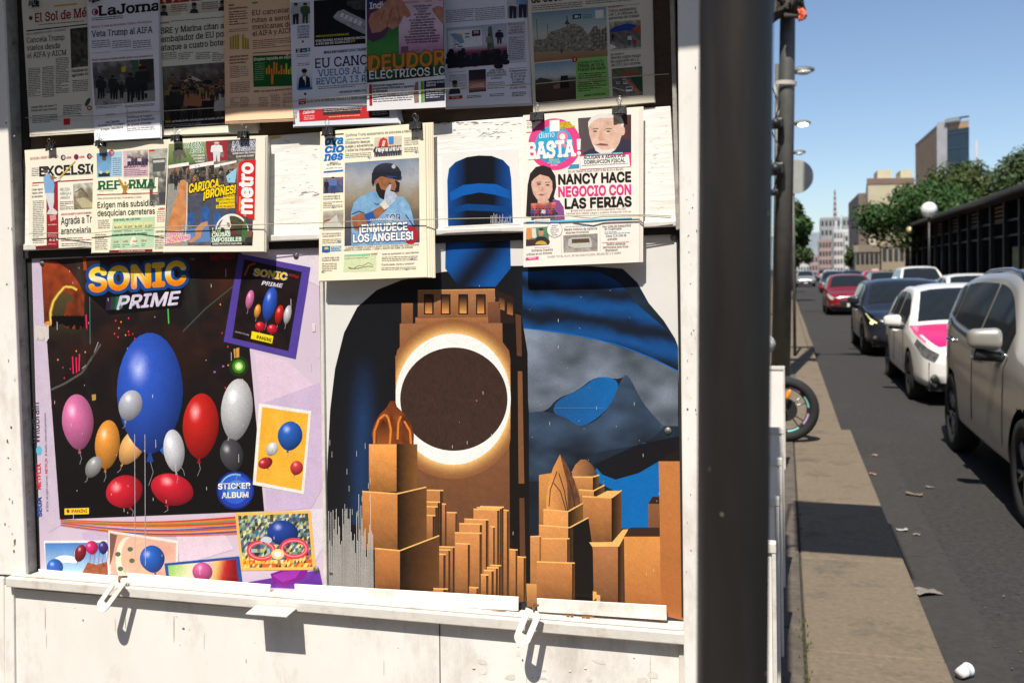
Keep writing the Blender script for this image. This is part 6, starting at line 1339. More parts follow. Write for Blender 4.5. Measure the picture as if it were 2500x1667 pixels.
tower(a, 1560, 1684, 1722, 524, 680, (180, 122, 70), 3.8, 0, -12); tower(a, 1600, 1690, 1754, 600, 700, (186, 126, 72), 3.9, 6, -34); tower(a, 1620, 1796, 1856, 640, 930, (176, 116, 66), 4.0, 8, -44)
a.poly([Z4(*q) for q in ((1690, 648), (1770, 606), (1852, 606), (1796, 648))], C(240, 186, 106), 4.2)
bul = [(1406, 724), (1406, 640), (1420, 560), (1446, 470), (1488, 388), (1530, 450), (1572, 540), (1604, 640), (1608, 690), (1536, 724)]
a.poly([Z4(*q) for q in bul], lambda x, y: lerp(C(230, 156, 86), C(120, 76, 50), (x - 1338) / 80), 4.2, 7)
a.poly([Z4(*q) for q in ((1488, 388), (1530, 450), (1572, 540), (1604, 640), (1608, 690), (1536, 724), (1530, 560))], lambda x, y: lerp(C(70, 46, 36), C(130, 84, 54), fbm(x / 9, y / 20)), 4.4, 7)
for s in ([(1422, 700), (1430, 600), (1470, 490)], [(1450, 560), (1490, 610), (1524, 724)], [(1480, 500), (1512, 600), (1534, 724)], [(1540, 540), (1560, 600), (1576, 700)]): a.line([Z4(*q) for q in s], 2.2, C(60, 38, 30), 4.6)
tower(a, 1388, 1536, 1626, 718, 1290, (206, 140, 78), 4.7, 12, -50); tower(a, 1362, 1545, 1658, 812, 1300, (196, 132, 74), 4.6, 14, -60)
tower(a, 1310, 1366, 1372, 880, 1290, (190, 128, 74), 4.65, -2, 0); tower(a, 1384, 1530, 1545, 892, 1290, (190, 128, 74), 5.0, 0, 0); tower(a, 1348, 1560, 1576, 1030, 1300, (180, 118, 68), 5.2, 8, 0)
a.poly([Z4(*q) for q in ((1566, 820), (1658, 770), (1684, 960), (1690, 1310), (1566, 1290))], C(26, 21, 20), 5.1, 30)
tower(a, 1660, 1834, 1868, 914, 1310, (160, 106, 68), 4.9, 22, -60); a.poly([Z4(*q) for q in ((1662, 914), (1800, 912), (1864, 838), (1896, 836), (1840, 940), (1680, 940))], C(244, 190, 110), 5.3)
face(a, [Z4(1870, 880), Z4(2088, 880), Z4(2096, 1330), Z4(1876, 1310)], (226, 152, 80), (170, 104, 56), 5.4); a.poly([Z4(*q) for q in ((1870, 880), (1906, 826), (2084, 826), (2088, 880))], C(60, 40, 32), 5.5)
face(a, [Z4(2016, 684), Z4(2082, 684), Z4(2082, 830), Z4(2016, 830)], (140, 92, 58), (120, 78, 50), 5.2); a.poly([Z4(*q) for q in ((2016, 684), (2040, 642), (2082, 642), (2082, 684))], C(50, 34, 30), 5.2)
face(a, [Z4(2078, 430), Z4(2204, 430), Z4(2226, 1380), Z4(2092, 1350)], (200, 128, 70), (170, 104, 56), 5.6); a.poly([Z4(*q) for q in ((2078, 430), (2150, 380), (2203, 350), (2204, 430))], C(34, 26, 26), 5.7)
a.poly([Z4(*q) for q in ((1286, 1160), (1446, 1168), (1350, 1300), (1290, 1300))], lambda x, y: lerp(C(226, 160, 90), C(130, 84, 54), (y - 1420) / 60), 5.0, 9); a.poly([Z4(*q) for q in ((1446, 1168), (1446, 1300), (1350, 1300))], C(34, 26, 24), 5.1)
for x, y in ((1684, 1206), (1706, 1226)): a.poly([Z4(x, y), Z4(x + 22, y + 4), Z4(x + 22, y + 40), Z4(x, y + 60)], C(236, 180, 100), 5.5)
b.add('tower', a)
a = b.art()
for k in range(42):
    x = 802 + k * 2.62; y0 = 1300 + random.uniform(-60, 40) + (k > 20) * 40 * math.sin(k * .6); 
    a.quad([(x, y0), (x + 1.1, y0), (x + 2.2, 1462), (x + 1.0, 1462)], C(222, 218, 212), 6.2, 60)
    if random.random() < .3: y1 = random.uniform(1000, 1260); a.quad([(x, y1), (x + .9, y1), (x + 1.0, y1 + 14), (x, y1 + 14)], C(200, 198, 196), 6.2)
for k in range(50): x, y = random.uniform(1090, 1640), random.uniform(690, 1440); h = random.choice([1.5, 2, 3, 8]); a.quad([(x, y), (x + 1, y), (x + 1.1, y + h), (x + .1, y + h)], C(210, 206, 200), 6.2)
for k in range(30): x = 1355 + k * 4; a.quad([(x, 995), (x + 2, 995), (x + 2, 996.3), (x, 996.3)], C(120, 150, 180), 6.2)
b.add('scratch', a)
b.screw(1631, 1051); b.screw(1645, 580); b.screw(809, 1397, 0.006)

# card pasted on the display board above it
b = Board('white paper card with a dark blue arch pasted between the two front tabloids', [(1078, 372), (1264, 362), (1274, 548), (1084, 556)], 0.0193, name='pasted_card', white=C(240, 238, 234))
a = b.art()
arch = [(1094, 552), (1092, 440), (1096, 412), (1112, 396), (1140, 384), (1168, 380), (1200, 381), (1228, 391), (1244, 408), (1248, 436), (1252, 544)]
def archc(x, y):
    e = min(abs(x - 1093), abs(x - 1250)) / 46
    return lerp(C(20, 76, 150), C(20, 22, 30), min(1, max(0, e)))
a.poly(arch, archc, 1, 6)
a.poly([(1098, 470), (1130, 452), (1170, 448), (1212, 450), (1244, 466), (1246, 486), (1210, 476), (1170, 470), (1130, 478), (1100, 492)], C(18, 92, 176), 1.6, 12)
a.poly([(1096, 510), (1140, 498), (1190, 500), (1250, 506), (1250, 520), (1190, 516), (1140, 514), (1096, 526)], C(14, 66, 130), 1.6, 12)
for k in range(14): x = 1198 + k * 3.6; h = random.uniform(4, 26); a.quad([(x, 546 - h), (x + 1, 546 - h), (x + 1.2, 546), (x, 546)], C(206, 204, 200), 2)
b.add('printed_arch', a)

# flaked and stained paint on the display board
fl = Art(lambda x, y: 0.0182)
rnd = random.Random(21)
def flake(x, y, w, h, c, rot=0.0):
    pts = []
    for k in range(7):
        t = 2 * math.pi * k / 7; r = rnd.uniform(.5, 1)
        pts.append((x + w * r * math.cos(t), y + h * r * math.sin(t) + rot * w * math.cos(t)))
    fl.poly(pts, C(c), 1)
for k in range(34): flake(rnd.gauss(1192, 30), rnd.gauss(326, 7), rnd.uniform(3, 9), rnd.uniform(.4, .9), rnd.choice([(150, 142, 132), (180, 172, 160), (120, 112, 104)]), rnd.uniform(-.4, .1))
for k in range(26): flake(rnd.uniform(1060, 1270), 303 - rnd.uniform(-2, 6) - (0) + (1160 - 1160), rnd.uniform(3, 12), rnd.uniform(.5, 1.6), rnd.choice([(150, 138, 118), (216, 188, 116), (170, 160, 146), (150, 140, 128)]), -.06)
for k in range(40): flake(rnd.uniform(655, 775), rnd.uniform(345, 580), rnd.uniform(2, 8), rnd.uniform(.3, .7), rnd.choice([(206, 200, 190), (190, 182, 170)]), -.04)
for k in range(22): flake(rnd.uniform(1575, 1640), rnd.uniform(275, 520), rnd.uniform(2, 8), rnd.uniform(.3, .7), rnd.choice([(206, 200, 190), (190, 182, 170)]), -.04)
for k in range(9): flake(rnd.uniform(735, 778), 478 - rnd.uniform(0, 10), rnd.uniform(5, 14), .6, (110, 104, 96), -.2)
flake(670, 336, 30, 5, (226, 190, 110), -.05); flake(700, 345, 14, .8, (120, 100, 70), .3); flake(1110, 318, 5, 1.2, (70, 66, 60)); flake(733, 452, 1.6, 1.2, (60, 56, 52))
fl.build('flaked_paint', NEWSPRINT, None).parent = None
_f = [o for o in bpy.data.objects if o.name.startswith('flaked_paint')][0]
_f.data.transform(Matrix.Translation(-Vector(kiosk.location))); _f.parent = board
# chips, drips and grime on the posts, ledge and door
fl = Art(lambda x, y: 0.0526 if x < 90 and y < 1400 else (0.0857 if x > 1640 and y < 1480 else 0.0485))
for k in range(20): flake(rnd.uniform(6, 22) + rnd.uniform(0, 1) * 30 * rnd.random(), rnd.uniform(250, 1390), rnd.uniform(.8, 3), rnd.uniform(1.2, 7), rnd.choice([(120, 104, 86), (90, 70, 54), (160, 150, 136)]))
flake(36, 1322, 4, 11, (140, 112, 84)); flake(34, 1345, 3, 6, (120, 92, 66))
for k in range(26): flake(rnd.uniform(1672, 1702), rnd.uniform(130, 1450), rnd.uniform(.8, 3), rnd.uniform(1, 5), rnd.choice([(150, 140, 128), (110, 100, 90), (176, 168, 158)]))
for k in range(16):
    x = rnd.uniform(60, 1640); y = 1475 + (x - 60) * .0868 + rnd.uniform(12, 200); h = rnd.choice([3, 5, 8, 26, 40])
    flake(x, y, rnd.uniform(.7, 2.0), h, rnd.choice([(206, 198, 184), (190, 178, 160), (214, 206, 194)]))
for k in range(24):
    x = rnd.uniform(1080, 1640); y = 1475 + (x - 60) * .0868 + rnd.uniform(14, 190); flake(x, y, rnd.uniform(6, 30), rnd.uniform(3, 12), rnd.choice([(232, 226, 216), (226, 219, 208), (236, 230, 222)]), .08)
_o = fl.build('chipped_paint', NEWSPRINT, None)
_o.data.transform(Matrix.Translation(-Vector(kiosk.location))); _o.parent = kiosk

# ================================================================== BINDER CLIPS, CORDS
CLIPM = mat('clip_black_enamel', (0.016, 0.015, 0.015), 0.35, var=0.2, scale=40)
def clip(px, py, off, label, group, w=0.031):
    """px,py: middle of the top edge of the black body"""
    c = K(px, py, off)
    s = K(px + 10, py + 10 * slope(py), off) - c
    ang = -math.atan2(s.z, s.x)
    r = thing('binder_clip', label, 'binder clip', tuple(c), 0, group)
    R3 = Matrix.Rotation(ang, 4, 'Y')
    h = w * 0.60
    bm = bmesh.new()
    # body: folded sheet with scalloped lower edge, front and back leaves
    for sgn in (-1, 1):
        prof = [(-w / 2, 0), (w / 2, 0), (w / 2, -h), (w * .26, -h), (w * .19, -h * .86), (w * .12, -h * .9), (-w * .12, -h * .9), (-w * .19, -h * .86), (-w * .26, -h), (-w / 2, -h)]
        y0 = 0.004 * sgn - 0.001
        f = [bm.verts.new((x, y0 + (-0.003 if z < -.001 else 0) * sgn * -1, z)) for x, z in prof]
        bm.faces.new(f)
    bm_box(bm, (-w / 2, -0.006, -0.001), (w / 2, 0.006, 0.0015), 0.0005)
    bm.transform(Matrix.Translation(c) @ R3)
    bmesh.ops.solidify(bm, geom=bm.faces[:], thickness=0.0007)
    from_bm('clip_body', bm, CLIPM, r)
    for sgn in (-1, 1):
        bm = bmesh.new()
        pts = []
        d = w * .8
        loop = [(-w * .46, -h * .8), (-w * .20, -h * .82), (-w * .15, -h * .3), (-w * .06, d * .30), (-w * .20, d * .58), (-w * .12, d * .8), (0, d * .86), (w * .12, d * .8), (w * .20, d * .58), (w * .06, d * .30), (w * .15, -h * .3), (w * .20, -h * .82), (w * .46, -h * .8)]
        for x, z in loop:
            yy = sgn * (-0.006 - (0.003 + 0.0 if z < 0 else 0.003 + z * 0.18))
            pts.append((x + 0.0022 * sgn, yy, z))
        bm_tube(bm, pts, 0.0007, 6)
        bm.transform(Matrix.Translation(c) @ R3)
        from_bm('wire_handle', bm, STEEL, r, True)
GC = 'black binder clips holding the newspapers'
clip(125, 356, 0.036, 'black binder clip on top of the newspaper with the batter on a red column', GC, 0.026)
clip(246, 344, 0.046, 'black binder clip on top of the newspaper with the green title', GC, 0.026)
clip(431, 331, 0.058, 'black binder clip at the left end of the tabloid with the vertical red title', GC, 0.027)
clip(594, 323, 0.058, 'black binder clip at the right end of the tabloid with the vertical red title', GC, 0.027)
clip(802, 315, 0.053, 'black binder clip at the left end of the cream sports tabloid', GC, 0.030)
clip(1015, 300, 0.053, 'black binder clip at the right end of the cream sports tabloid', GC, 0.030)
clip(1311, 277, 0.048, 'black binder clip at the left end of the tabloid with the pink ring', GC, 0.032)
clip(1512, 261, 0.048, 'black binder clip at the right end of the tabloid with the pink ring', GC, 0.032)
clip(83, 4, 0.032, 'black binder clip on the newspaper with the red blackletter title, cut by the picture top', GC, 0.024)
clip(231, -8, 0.044, 'black binder clip on the newspaper with the heavy black title, cut by the picture top', GC, 0.026)
CORD = mat('thin_twine', (0.36, 0.32, 0.25), 0.9, var=0.2, scale=200)
def cord(name, label, pts, r=0.0011):
    t = tube(name, [K(*q) for q in pts], r, CORD, None, 6)
    tag(t, label, 'cord', 'twine stretched across the newspapers'); return t
cord('twine', 'thin twine stretched across the lower part of the upper row of newspapers', [(62, 288, .036), (240, 283, .045), (395, 272, .043), (548, 262, .046), (716, 248, .054), (896, 232, .062), (1087, 217, .060), (1300, 206, .040), (1404, 196, .036), (1500, 190, .036), (1600, 183, .038), (1634, 181, .042)])
cord('twine', 'thin twine stretched across the lower row of newspapers and the white board', [(70, 570, .040), (231, 569, .048), (330, 558, .052), (410, 554, .060), (560, 550, .061), (645, 548, .060), (720, 546, .056), (783, 544, .056), (900, 539, .057), (1038, 536, .056), (1080, 535, .052), (1180, 533, .050), (1278, 531, .051), (1440, 526, .053), (1562, 524, .050), (1640, 528, .042)])
cord('twine', 'doubled twine with a knot at the right end of the lower row', [(1396, 528, .053), (1420, 531, .054), (1445, 533, .055), (1470, 529, .054), (1562, 527, .052), (1638, 532, .042)], 0.0014)
cord('twine', 'loose knotted twine ends hanging over the green text box', [(1404, 196, .038), (1440, 197, .039), (1455, 212, .038), (1500, 215, .037), (1525, 222, .036)], 0.0011)

# ================================================================== POLE in front of the right end
POLEM = mat('dark_pole_paint', (0.017, 0.0155, 0.0145), 0.42, var=0.4, scale=14, bump=0.25, spec=0.35, dirt=(0.05, 0.028, 0.017), dirt_scale=7, dirt_amt=0.85, stretch=(1, 1, .14))
PD = 0.88
pc = at_y(1794, 700, PD)
pr = (at_y(1884, 700, PD).x - at_y(1705, 700, PD).x) / 2
pole = thing('sign_pole', 'dark scuffed metal pole standing close in front of the kiosk corner', 'pole', (pc.x, PD, 0))
t0, t1 = at_y(1797, 0, PD), at_y(1787, 1667, PD)
lean = (t0.x - t1.x) / (t0.z - t1.z)
zz = [0, .5, 1.0, 1.5, 2.2, 3.2]
tube('tube', [(t1.x + lean * (z - t1.z), PD, z) for z in zz], pr, POLEM, pole, 40)
bm = bmesh.new(); bmesh.ops.create_cone(bm, cap_ends=True, segments=28, radius1=pr * 2.4, radius2=pr * 2.4, depth=0.012, matrix=Matrix.Translation((t1.x - lean * t1.z, PD, 0.008)))
from_bm('base_plate', bm, POLEM, pole)
bm = bmesh.new(); rnd = random.Random(4)
for k in range(18):
    z = rnd.uniform(.7, 2.1); an = rnd.uniform(math.pi * 1.05, math.pi * 1.95); rr = pr + 0.0006
    x0 = t1.x + lean * (z - t1.z); w = rnd.uniform(.0006, .0018); h = rnd.uniform(.001, .005)
    q = [(an - w / pr, z), (an + w / pr, z + rnd.uniform(-.001, .001)), (an + w / pr * .6, z + h), (an - w / pr * .8, z + h)]
    bm.faces.new([bm.verts.new((x0 + rr * math.cos(p_), PD + rr * math.sin(p_), z_)) for p_, z_ in q])
from_bm('paint_chip', bm, mat('pale_chip', (0.16, 0.14, 0.12), 0.8), pole)

# ================================================================== STREET
def gp(px, py, z=RZ): return at_z(px, py, z)
GLASS = mat('car_glass', (0.012, 0.015, 0.016), 0.06, var=0.2, spec=0.6)
TYRE = mat('tyre_rubber', (0.014, 0.014, 0.014), 0.85, var=0.3, scale=40)
RIM = mat('alloy_rim', (0.30, 0.30, 0.30), 0.35, 0.8, var=0.2)
DARKPL = mat('dark_plastic', (0.015, 0.015, 0.016), 0.5, var=0.2)
LAMPG = mat('headlamp_lens', (0.55, 0.56, 0.56), 0.12, 0.3, var=0.5, scale=30)
LAMPD = mat('dark_headlamp', (0.16, 0.16, 0.16), 0.12, 0.4, var=0.7, scale=24)
AMBER = mat('amber_lens', (0.8, 0.25, 0.02), 0.3)
PLATE = mat('number_plate', (0.55, 0.55, 0.53), 0.5, var=0.25, scale=40)
CHROME = mat('chrome', (0.62, 0.62, 0.62), 0.18, 1.0)
def emis(name, col, s):
    m = bpy.data.materials.new(name); m.use_nodes = True
    b = m.node_tree.nodes['Principled BSDF']; b.inputs['Base Color'].default_value = col + (1,)
    b.inputs['Emission Color'].default_value = col + (1,); b.inputs['Emission Strength'].default_value = s
    return m
def smooth_interp(keys, u):
    if u <= keys[0][0]: return keys[0][1]
    for i in range(len(keys) - 1):
        if u <= keys[i + 1][0]:
            x0, y0 = keys[i]; x1, y1 = keys[i + 1]
            xm, ym = keys[max(0, i - 1)]; xp, yp = keys[min(len(keys) - 1, i + 2)]
            t = (u - x0) / (x1 - x0)
            m0 = (y1 - ym) / max(1e-6, (x1 - xm)) * (x1 - x0); m1 = (yp - y0) / max(1e-6, (xp - x0)) * (x1 - x0)
            d = abs(y1 - y0) * 2.2
            m0 = max(-d, min(d, m0)); m1 = max(-d, min(d, m1))
            return (2*t**3 - 3*t**2 + 1) * y0 + (t**3 - 2*t**2 + t) * m0 + (-2*t**3 + 3*t**2) * y1 + (t**3 - t**2) * m1
    return keys[-1][1]
SEDAN = dict(L=4.6, W=1.78, r=0.325, fa=0.92, ra=3.58, sill=0.24,
    top=[(0, .58), (.05, .70), (.35, .82), (.95, .93), (1.22, .985), (1.6, 1.22), (1.98, 1.42), (2.5, 1.485), (3.05, 1.47), (3.55, 1.33), (4.02, 1.10), (4.4, 1.06), (4.58, .95), (4.6, .7)],
    belt=[(0, .56), (.4, .76), (1.2, .92), (2.5, .96), (3.8, 1.0), (4.6, .8)],
    plan=[(0, .50), (.06, .66), (.25, .80), (.8, .875), (2.3, .89), (3.6, .88), (4.3, .82), (4.55, .74), (4.6, .6)],
    cowl=1.2, roof0=2.05, roof1=3.05, tail=3.98, bp=2.5)
SUV = dict(L=4.65, W=1.86, r=0.375, fa=0.82, ra=3.66, sill=0.30,
    top=[(0, .72), (.05, .86), (.3, .98), (.9, 1.08), (1.2, 1.12), (1.6, 1.40), (2.0, 1.63), (2.5, 1.72), (3.2, 1.715), (3.8, 1.66), (4.2, 1.54), (4.5, 1.22), (4.62, 1.0), (4.65, .8)],
    belt=[(0, .72), (.4, .94), (1.2, 1.08), (2.5, 1.13), (3.6, 1.20), (4.3, 1.27), (4.65, .95)],
    plan=[(0, .56), (.06, .72), (.25, .85), (.8, .915), (2.3, .93), (3.6, .92), (4.3, .86), (4.58, .78), (4.65, .66)],
    cowl=1.18, roof0=2.1, roof1=3.7, tail=4.5, bp=2.55)
CROSS = dict(SUV, r=.36, sill=.25, L=4.5)
for _k in ('top', 'belt'): CROSS[_k] = [(u_ * .968, z_ * .865) for u_, z_ in SUV[_k]]
CROSS['plan'] = [(u_ * .968, w_) for u_, w_ in SUV['plan']]; CROSS['ra'] = 3.55; CROSS['tail'] = 4.35
def make_car(name, label, x, y, spec, paint, cat='car', group='cars queuing along the street', bonnet=None, lamp=LAMPG, detail=True, drl=False, z=RZ, taxi=False):
    """car facing the camera; (x, y) is the middle of its front bumper on the road"""
    S = spec; L = S['L']
    t = thing(name, label, cat, (x, y, z), 0, group)
    top = lambda u: smooth_interp(S['top'], u)
    belt = lambda u: min(smooth_interp(S['belt'], u), top(u) - .02)
    plan = lambda u: smooth_interp(S['plan'], u)
    def ring(u):
        w = plan(u); zt = top(u); zb = belt(u); zs = S['sill'] + (.07 if u < .12 or u > L - .12 else 0)
        h = zt - zb
        wr = w * .955 - .34 * h - .02
        hk = min(1, h / .3)
        g = [(w * .90, zs), (w * .985, zs + .07), (w, zs + (zb - zs) * .42), (w * .99, zb - .10 * (zb - zs)), (w * .955, zb),
             (wr + .015, zt - .13 * h - .0), (wr - .07, zt - .025 * hk - .004), (wr * .55, zt + .012), (0, zt + .02)]
        return g
    def surf(u, tau):
        """tau 0..16 over the body from the left sill across to the right sill"""
        s = -1
        if tau > 8: tau = 16 - tau; s = 1
        g = ring(u); i = min(7, int(tau)); f = tau - i
        p = [g[max(0, i - 1)], g[i], g[i + 1], g[min(8, i + 2)]]
        a0 = 4 if i >= 4 else 0
        if i == 3 or i == 4:
            q = tuple(p[1][k] + (p[2][k] - p[1][k]) * f for k in (0, 1))
        else:
            q = []
            for k in (0, 1):
                m0 = (p[2][k] - p[0][k]) / 2; m1 = (p[3][k] - p[1][k]) / 2
                q.append((2*f**3 - 3*f**2 + 1) * p[1][k] + (f**3 - 2*f**2 + f) * m0 + (-2*f**3 + 3*f**2) * p[2][k] + (f**3 - f**2) * m1)
        return Vector((s * q[0], u, q[1]))
    nu = 150 if detail else 46
    us = [L * i / nu for i in range(nu + 1)]
    taus = []
    for i in range(16):
        n = (9 if (i < 3 or i > 12) else 2) if detail else 2
        taus += [i + k / n for k in range(n)]
    taus.append(16)
    bm = bmesh.new()
    grid = [[bm.verts.new(surf(u, tt)) for tt in taus] for u in us]
    ra = S['r'] * 1.13
    arches = [(S['fa'], S['r']), (S['ra'], S['r'])]
    for row, u in zip(grid, us):
        for vtx, tt in zip(row, taus):
            if 3.2 < tt < 12.8: continue
            for au, az in arches:
                d = math.hypot(u - au, vtx.co.z - az)
                if abs(d - ra) < L / nu * .75 and vtx.co.z > S['sill'] + .02:
                    k = ra / d; vtx.co.y = au + (vtx.co.y - au) * k; vtx.co.z = az + (vtx.co.z - az) * k
    for i in range(nu):
        for j in range(len(taus) - 1):
            um, tm = (us[i] + us[i + 1]) / 2, (taus[j] + taus[j + 1]) / 2
            if tm < 3.2 or tm > 12.8:
                c = (grid[i][j].co + grid[i + 1][j + 1].co + grid[i + 1][j].co + grid[i][j + 1].co) / 4
                if any(math.hypot(c.y - au, c.z - az) < ra for au, az in arches): continue
            bm.faces.new((grid[i][j], grid[i][j + 1], grid[i + 1][j + 1], grid[i + 1][j]))
    bm.faces.new(grid[0]); bm.faces.new(grid[-1][::-1])
    bmesh.ops.recalc_face_normals(bm, faces=bm.faces[:])
    body = from_bm('body', bm, paint, t, True, worldspace=False)
    bm = bmesh.new(); bm_box(bm, (-S['W'] / 2 + .16, .12, S['sill'] - .04), (S['W'] / 2 - .16, L - .12, S['belt'][0][1]))
    from_bm('underbody', bm, DARKPL, t, worldspace=False)
    def patch(nm, u0, u1, t0, t1, m, off=.006, n=12, k=6, parent=t, cond=None):
        b2 = bmesh.new(); g = []
        for i in range(n + 1):
            u = u0 + (u1 - u0) * i / n; r_ = []
            for j in range(k + 1):
                tt = (t0(u) if callable(t0) else t0); te = (t1(u) if callable(t1) else t1)
                tau = tt + (te - tt) * j / k
                p = surf(u, tau); e = .01
                nn = (surf(u + e, tau) - surf(u - e, tau)).cross(surf(u, min(16, tau + e)) - surf(u, max(0, tau - e)))
                if nn.length > 0: nn.normalize()
                cen = Vector((0, u, .8))
                if nn.dot(p - cen) < 0: nn = -nn
                r_.append(b2.verts.new(p + nn * off))
            g.append(r_)
        for i in range(n):
            for j in range(k): b2.faces.new((g[i][j], g[i][j + 1], g[i + 1][j + 1], g[i + 1][j]))
        bmesh.ops.recalc_face_normals(b2, faces=b2.faces[:])
        return from_bm(nm, b2, m, parent, True, worldspace=False)
    c, r0, r1, tl, bp = S['cowl'], S['roof0'], S['roof1'], S['tail'], S['bp']
    patch('windscreen', c + .08, r0 - .06, 6.06, 9.94, GLASS, .007)
    patch('rear_window', r1 + .12, tl - .06, 6.15, 9.85, GLASS, .007)
    for s in (0, 1):
        f = (lambda a_: a_) if s == 0 else (lambda a_: 16 - a_)
        for u0, u1 in ((c + .30, bp - .04), (bp + .04, r1 + .05), (r1 + .10, min(tl - .12, r1 + .55))):
            patch('side_window', u0, u1, f(4.10), f(4.93), GLASS, .005)
    if bonnet: patch('bonnet', .16, c - .02, 4.9, 11.1, bonnet, .004, 16, 16)
    for s in (-1, 1):
        for au in (S['fa'], S['ra']):
            w = S['W'] / 2 - .115
            b2 = bmesh.new()
            rot = Matrix.Translation((s * w, au, S['r'])) @ Matrix.Rotation(D2R(90), 4, 'Y')
            prof = [(.62, -.1), (.93, -.105), (1.0, -.07), (1.0, .07), (.93, .105), (.62, .1)]
            n = 30; gg = [[b2.verts.new(rot @ Vector((S['r'] * pr_ * math.cos(2*math.pi*k/n), S['r'] * pr_ * math.sin(2*math.pi*k/n), pz))) for k in range(n)] for pr_, pz in prof]
            for i in range(len(prof)):
                for k in range(n): b2.faces.new((gg[i][k], gg[i][(k+1) % n], gg[(i+1) % 6][(k+1) % n], gg[(i+1) % 6][k]))
            bmesh.ops.recalc_face_normals(b2, faces=b2.faces[:])
            wh = from_bm('wheel', b2, TYRE, t, True, worldspace=False)
            b2 = bmesh.new()
            bmesh.ops.create_cone(b2, cap_ends=True, segments=24, radius1=S['r'] * .63, radius2=S['r'] * .63, depth=.1, matrix=rot)
            from_bm('brake_disc', b2, DARKPL, wh, worldspace=False)
            b2 = bmesh.new()
            for k in range(5 if detail else 3):
                a_ = 2 * math.pi * k / 5
                d = Vector((math.cos(a_), math.sin(a_), 0)); pz = .075 * s
                for q in (-.16, .16):
                    e = Vector((math.cos(a_ + q), math.sin(a_ + q), 0))
                    bm_tube(b2, [rot @ (d * .05 + Vector((0, 0, pz))), rot @ (e * S['r'] * .61 + Vector((0, 0, pz)))], .018, 6)
            from_bm('rim', b2, RIM, wh, True, worldspace=False)
        zb = belt(c + .25)
        mx, mz = s * (plan(c + .3) + (.125 if spec is SEDAN else .10)), zb + (.08 if spec is SEDAN else .13)
        b2 = bmesh.new(); bm_box(b2, (-.115, -.075, -.078), (.115, .05, .078), 0)
        bmesh.ops.bevel(b2, geom=b2.edges[:], offset=.052, segments=4, affect='EDGES', profile=.5)
        for v_ in b2.verts: v_.co.x *= 1 + .9 * (v_.co.z * s * 0) ; v_.co.z *= 1 - .9 * v_.co.x * s; v_.co.y += .25 * v_.co.x * s
        b2.transform(Matrix.Translation((mx, c + .32, mz)))
        mir = from_bm('wing_mirror', b2, paint, t, True, worldspace=False)
        b2 = bmesh.new(); bm_tube(b2, [(s * (plan(c + .3) - .06), c + .33, zb - .02), (s * (plan(c + .3) + .06), c + .34, zb + .0), (s * (plan(c + .3) + .16), c + .34, zb + .015)], .03, 8, .05)
        from_bm('mirror_foot', b2, DARKPL, mir, True, worldspace=False)
        fr = s
        b2 = bmesh.new()
        zh = belt(.18) - .05
        b2.free()
        fh = (lambda a_: a_) if s < 0 else (lambda a_: 16 - a_)
        patch('headlight', .07, .55, lambda u: fh(3.0 + .9 * max(0, (u - .25)) ), lambda u: fh(4.75 - .5 * u), lamp, .006, 10, 6)
        b2 = bmesh.new(); bmesh.ops.create_uvsphere(b2, u_segments=14, v_segments=8, radius=1, matrix=Matrix.Translation((s * plan(.12) * .80, .115, S['sill'] + .12)) @ Matrix.Rotation(s * -.5, 4, 'Z') @ Matrix.Diagonal((.17, .04, .075, 1)))
        fg = from_bm('fog_lamp', b2, DARKPL, t, True, worldspace=False)
        b2 = bmesh.new(); bmesh.ops.create_uvsphere(b2, u_segments=12, v_segments=8, radius=.045, matrix=Matrix.Translation((s * plan(.12) * .80, .085, S['sill'] + .12)))
        from_bm('lens', b2, LAMPG, fg, True, worldspace=False)
        if drl:
            patch('running_light', .06, .48, fh(4.08), fh(4.32), DRL, .016, 8, 2); patch('running_light', .10, .16, fh(3.0), fh(4.0), DRL, .016, 4, 4)
        if detail:
            for u in (c + 1.05, bp + .95):
                b2 = bmesh.new(); xx = plan(u) * .995; bm_tube(b2, [(s * xx, u - .1, belt(u) - .12), (s * (xx + .04), u - .07, belt(u) - .115), (s * (xx + .04), u + .07, belt(u) - .105), (s * xx, u + .1, belt(u) - .10)], .016, 8)
                from_bm('door_handle', b2, paint if spec is SEDAN else CHROME, t, True, worldspace=False)
            b2 = bmesh.new()
            for u in (c + .22, bp, r1 + .12):
                pts = [surf(u + .0, tau_ if s < 0 else 16 - tau_) + Vector((s * .002, 0, 0)) for tau_ in (.8, 1.5, 2, 2.6, 3, 3.6, 4)]
                bm_tube(b2, pts, .004, 5)
            from_bm('door_gap', b2, DARKPL, t, worldspace=False)
            if spec is SUV:
                b2 = bmesh.new(); bm_tube(b2, [surf(u, 6 if s < 0 else 10) + Vector((0, 0, .035 if 0 < k < 5 else 0)) for k, u in enumerate((r0 - .02, r0 + .1, 2.6, 3.0, 3.4, 3.75, 3.9))], .017, 8)
                from_bm('roof_rail', b2, CHROME, t, True, worldspace=False)
                b2 = bmesh.new(); bm_tube(b2, [surf(u, 4.02 if s < 0 else 11.98) + Vector((s * .005, 0, 0)) for u in [c + .3 + k * .2 for k in range(14)]], .012, 6)
                from_bm('window_trim', b2, CHROME, t, True, worldspace=False)
    zg = (S['sill'] + belt(.1)) / 2
    bm = bmesh.new(); bm_box(bm, (-.40, -.012, zg - .02), (.40, .06, belt(.08) - .05), .01); from_bm('grille', bm, DARKPL, t, worldspace=False)
    bm = bmesh.new(); bm_box(bm, (-.52, -.008, S['sill'] + .09), (.52, .05, S['sill'] + .19), .01); from_bm('air_intake', bm, DARKPL, t, worldspace=False)
    bm = bmesh.new(); bm_box(bm, (-.17, -.022, zg - .11), (.17, -.010, zg + .03), .002); from_bm('licence_plate', bm, PLATE, t, worldspace=False)
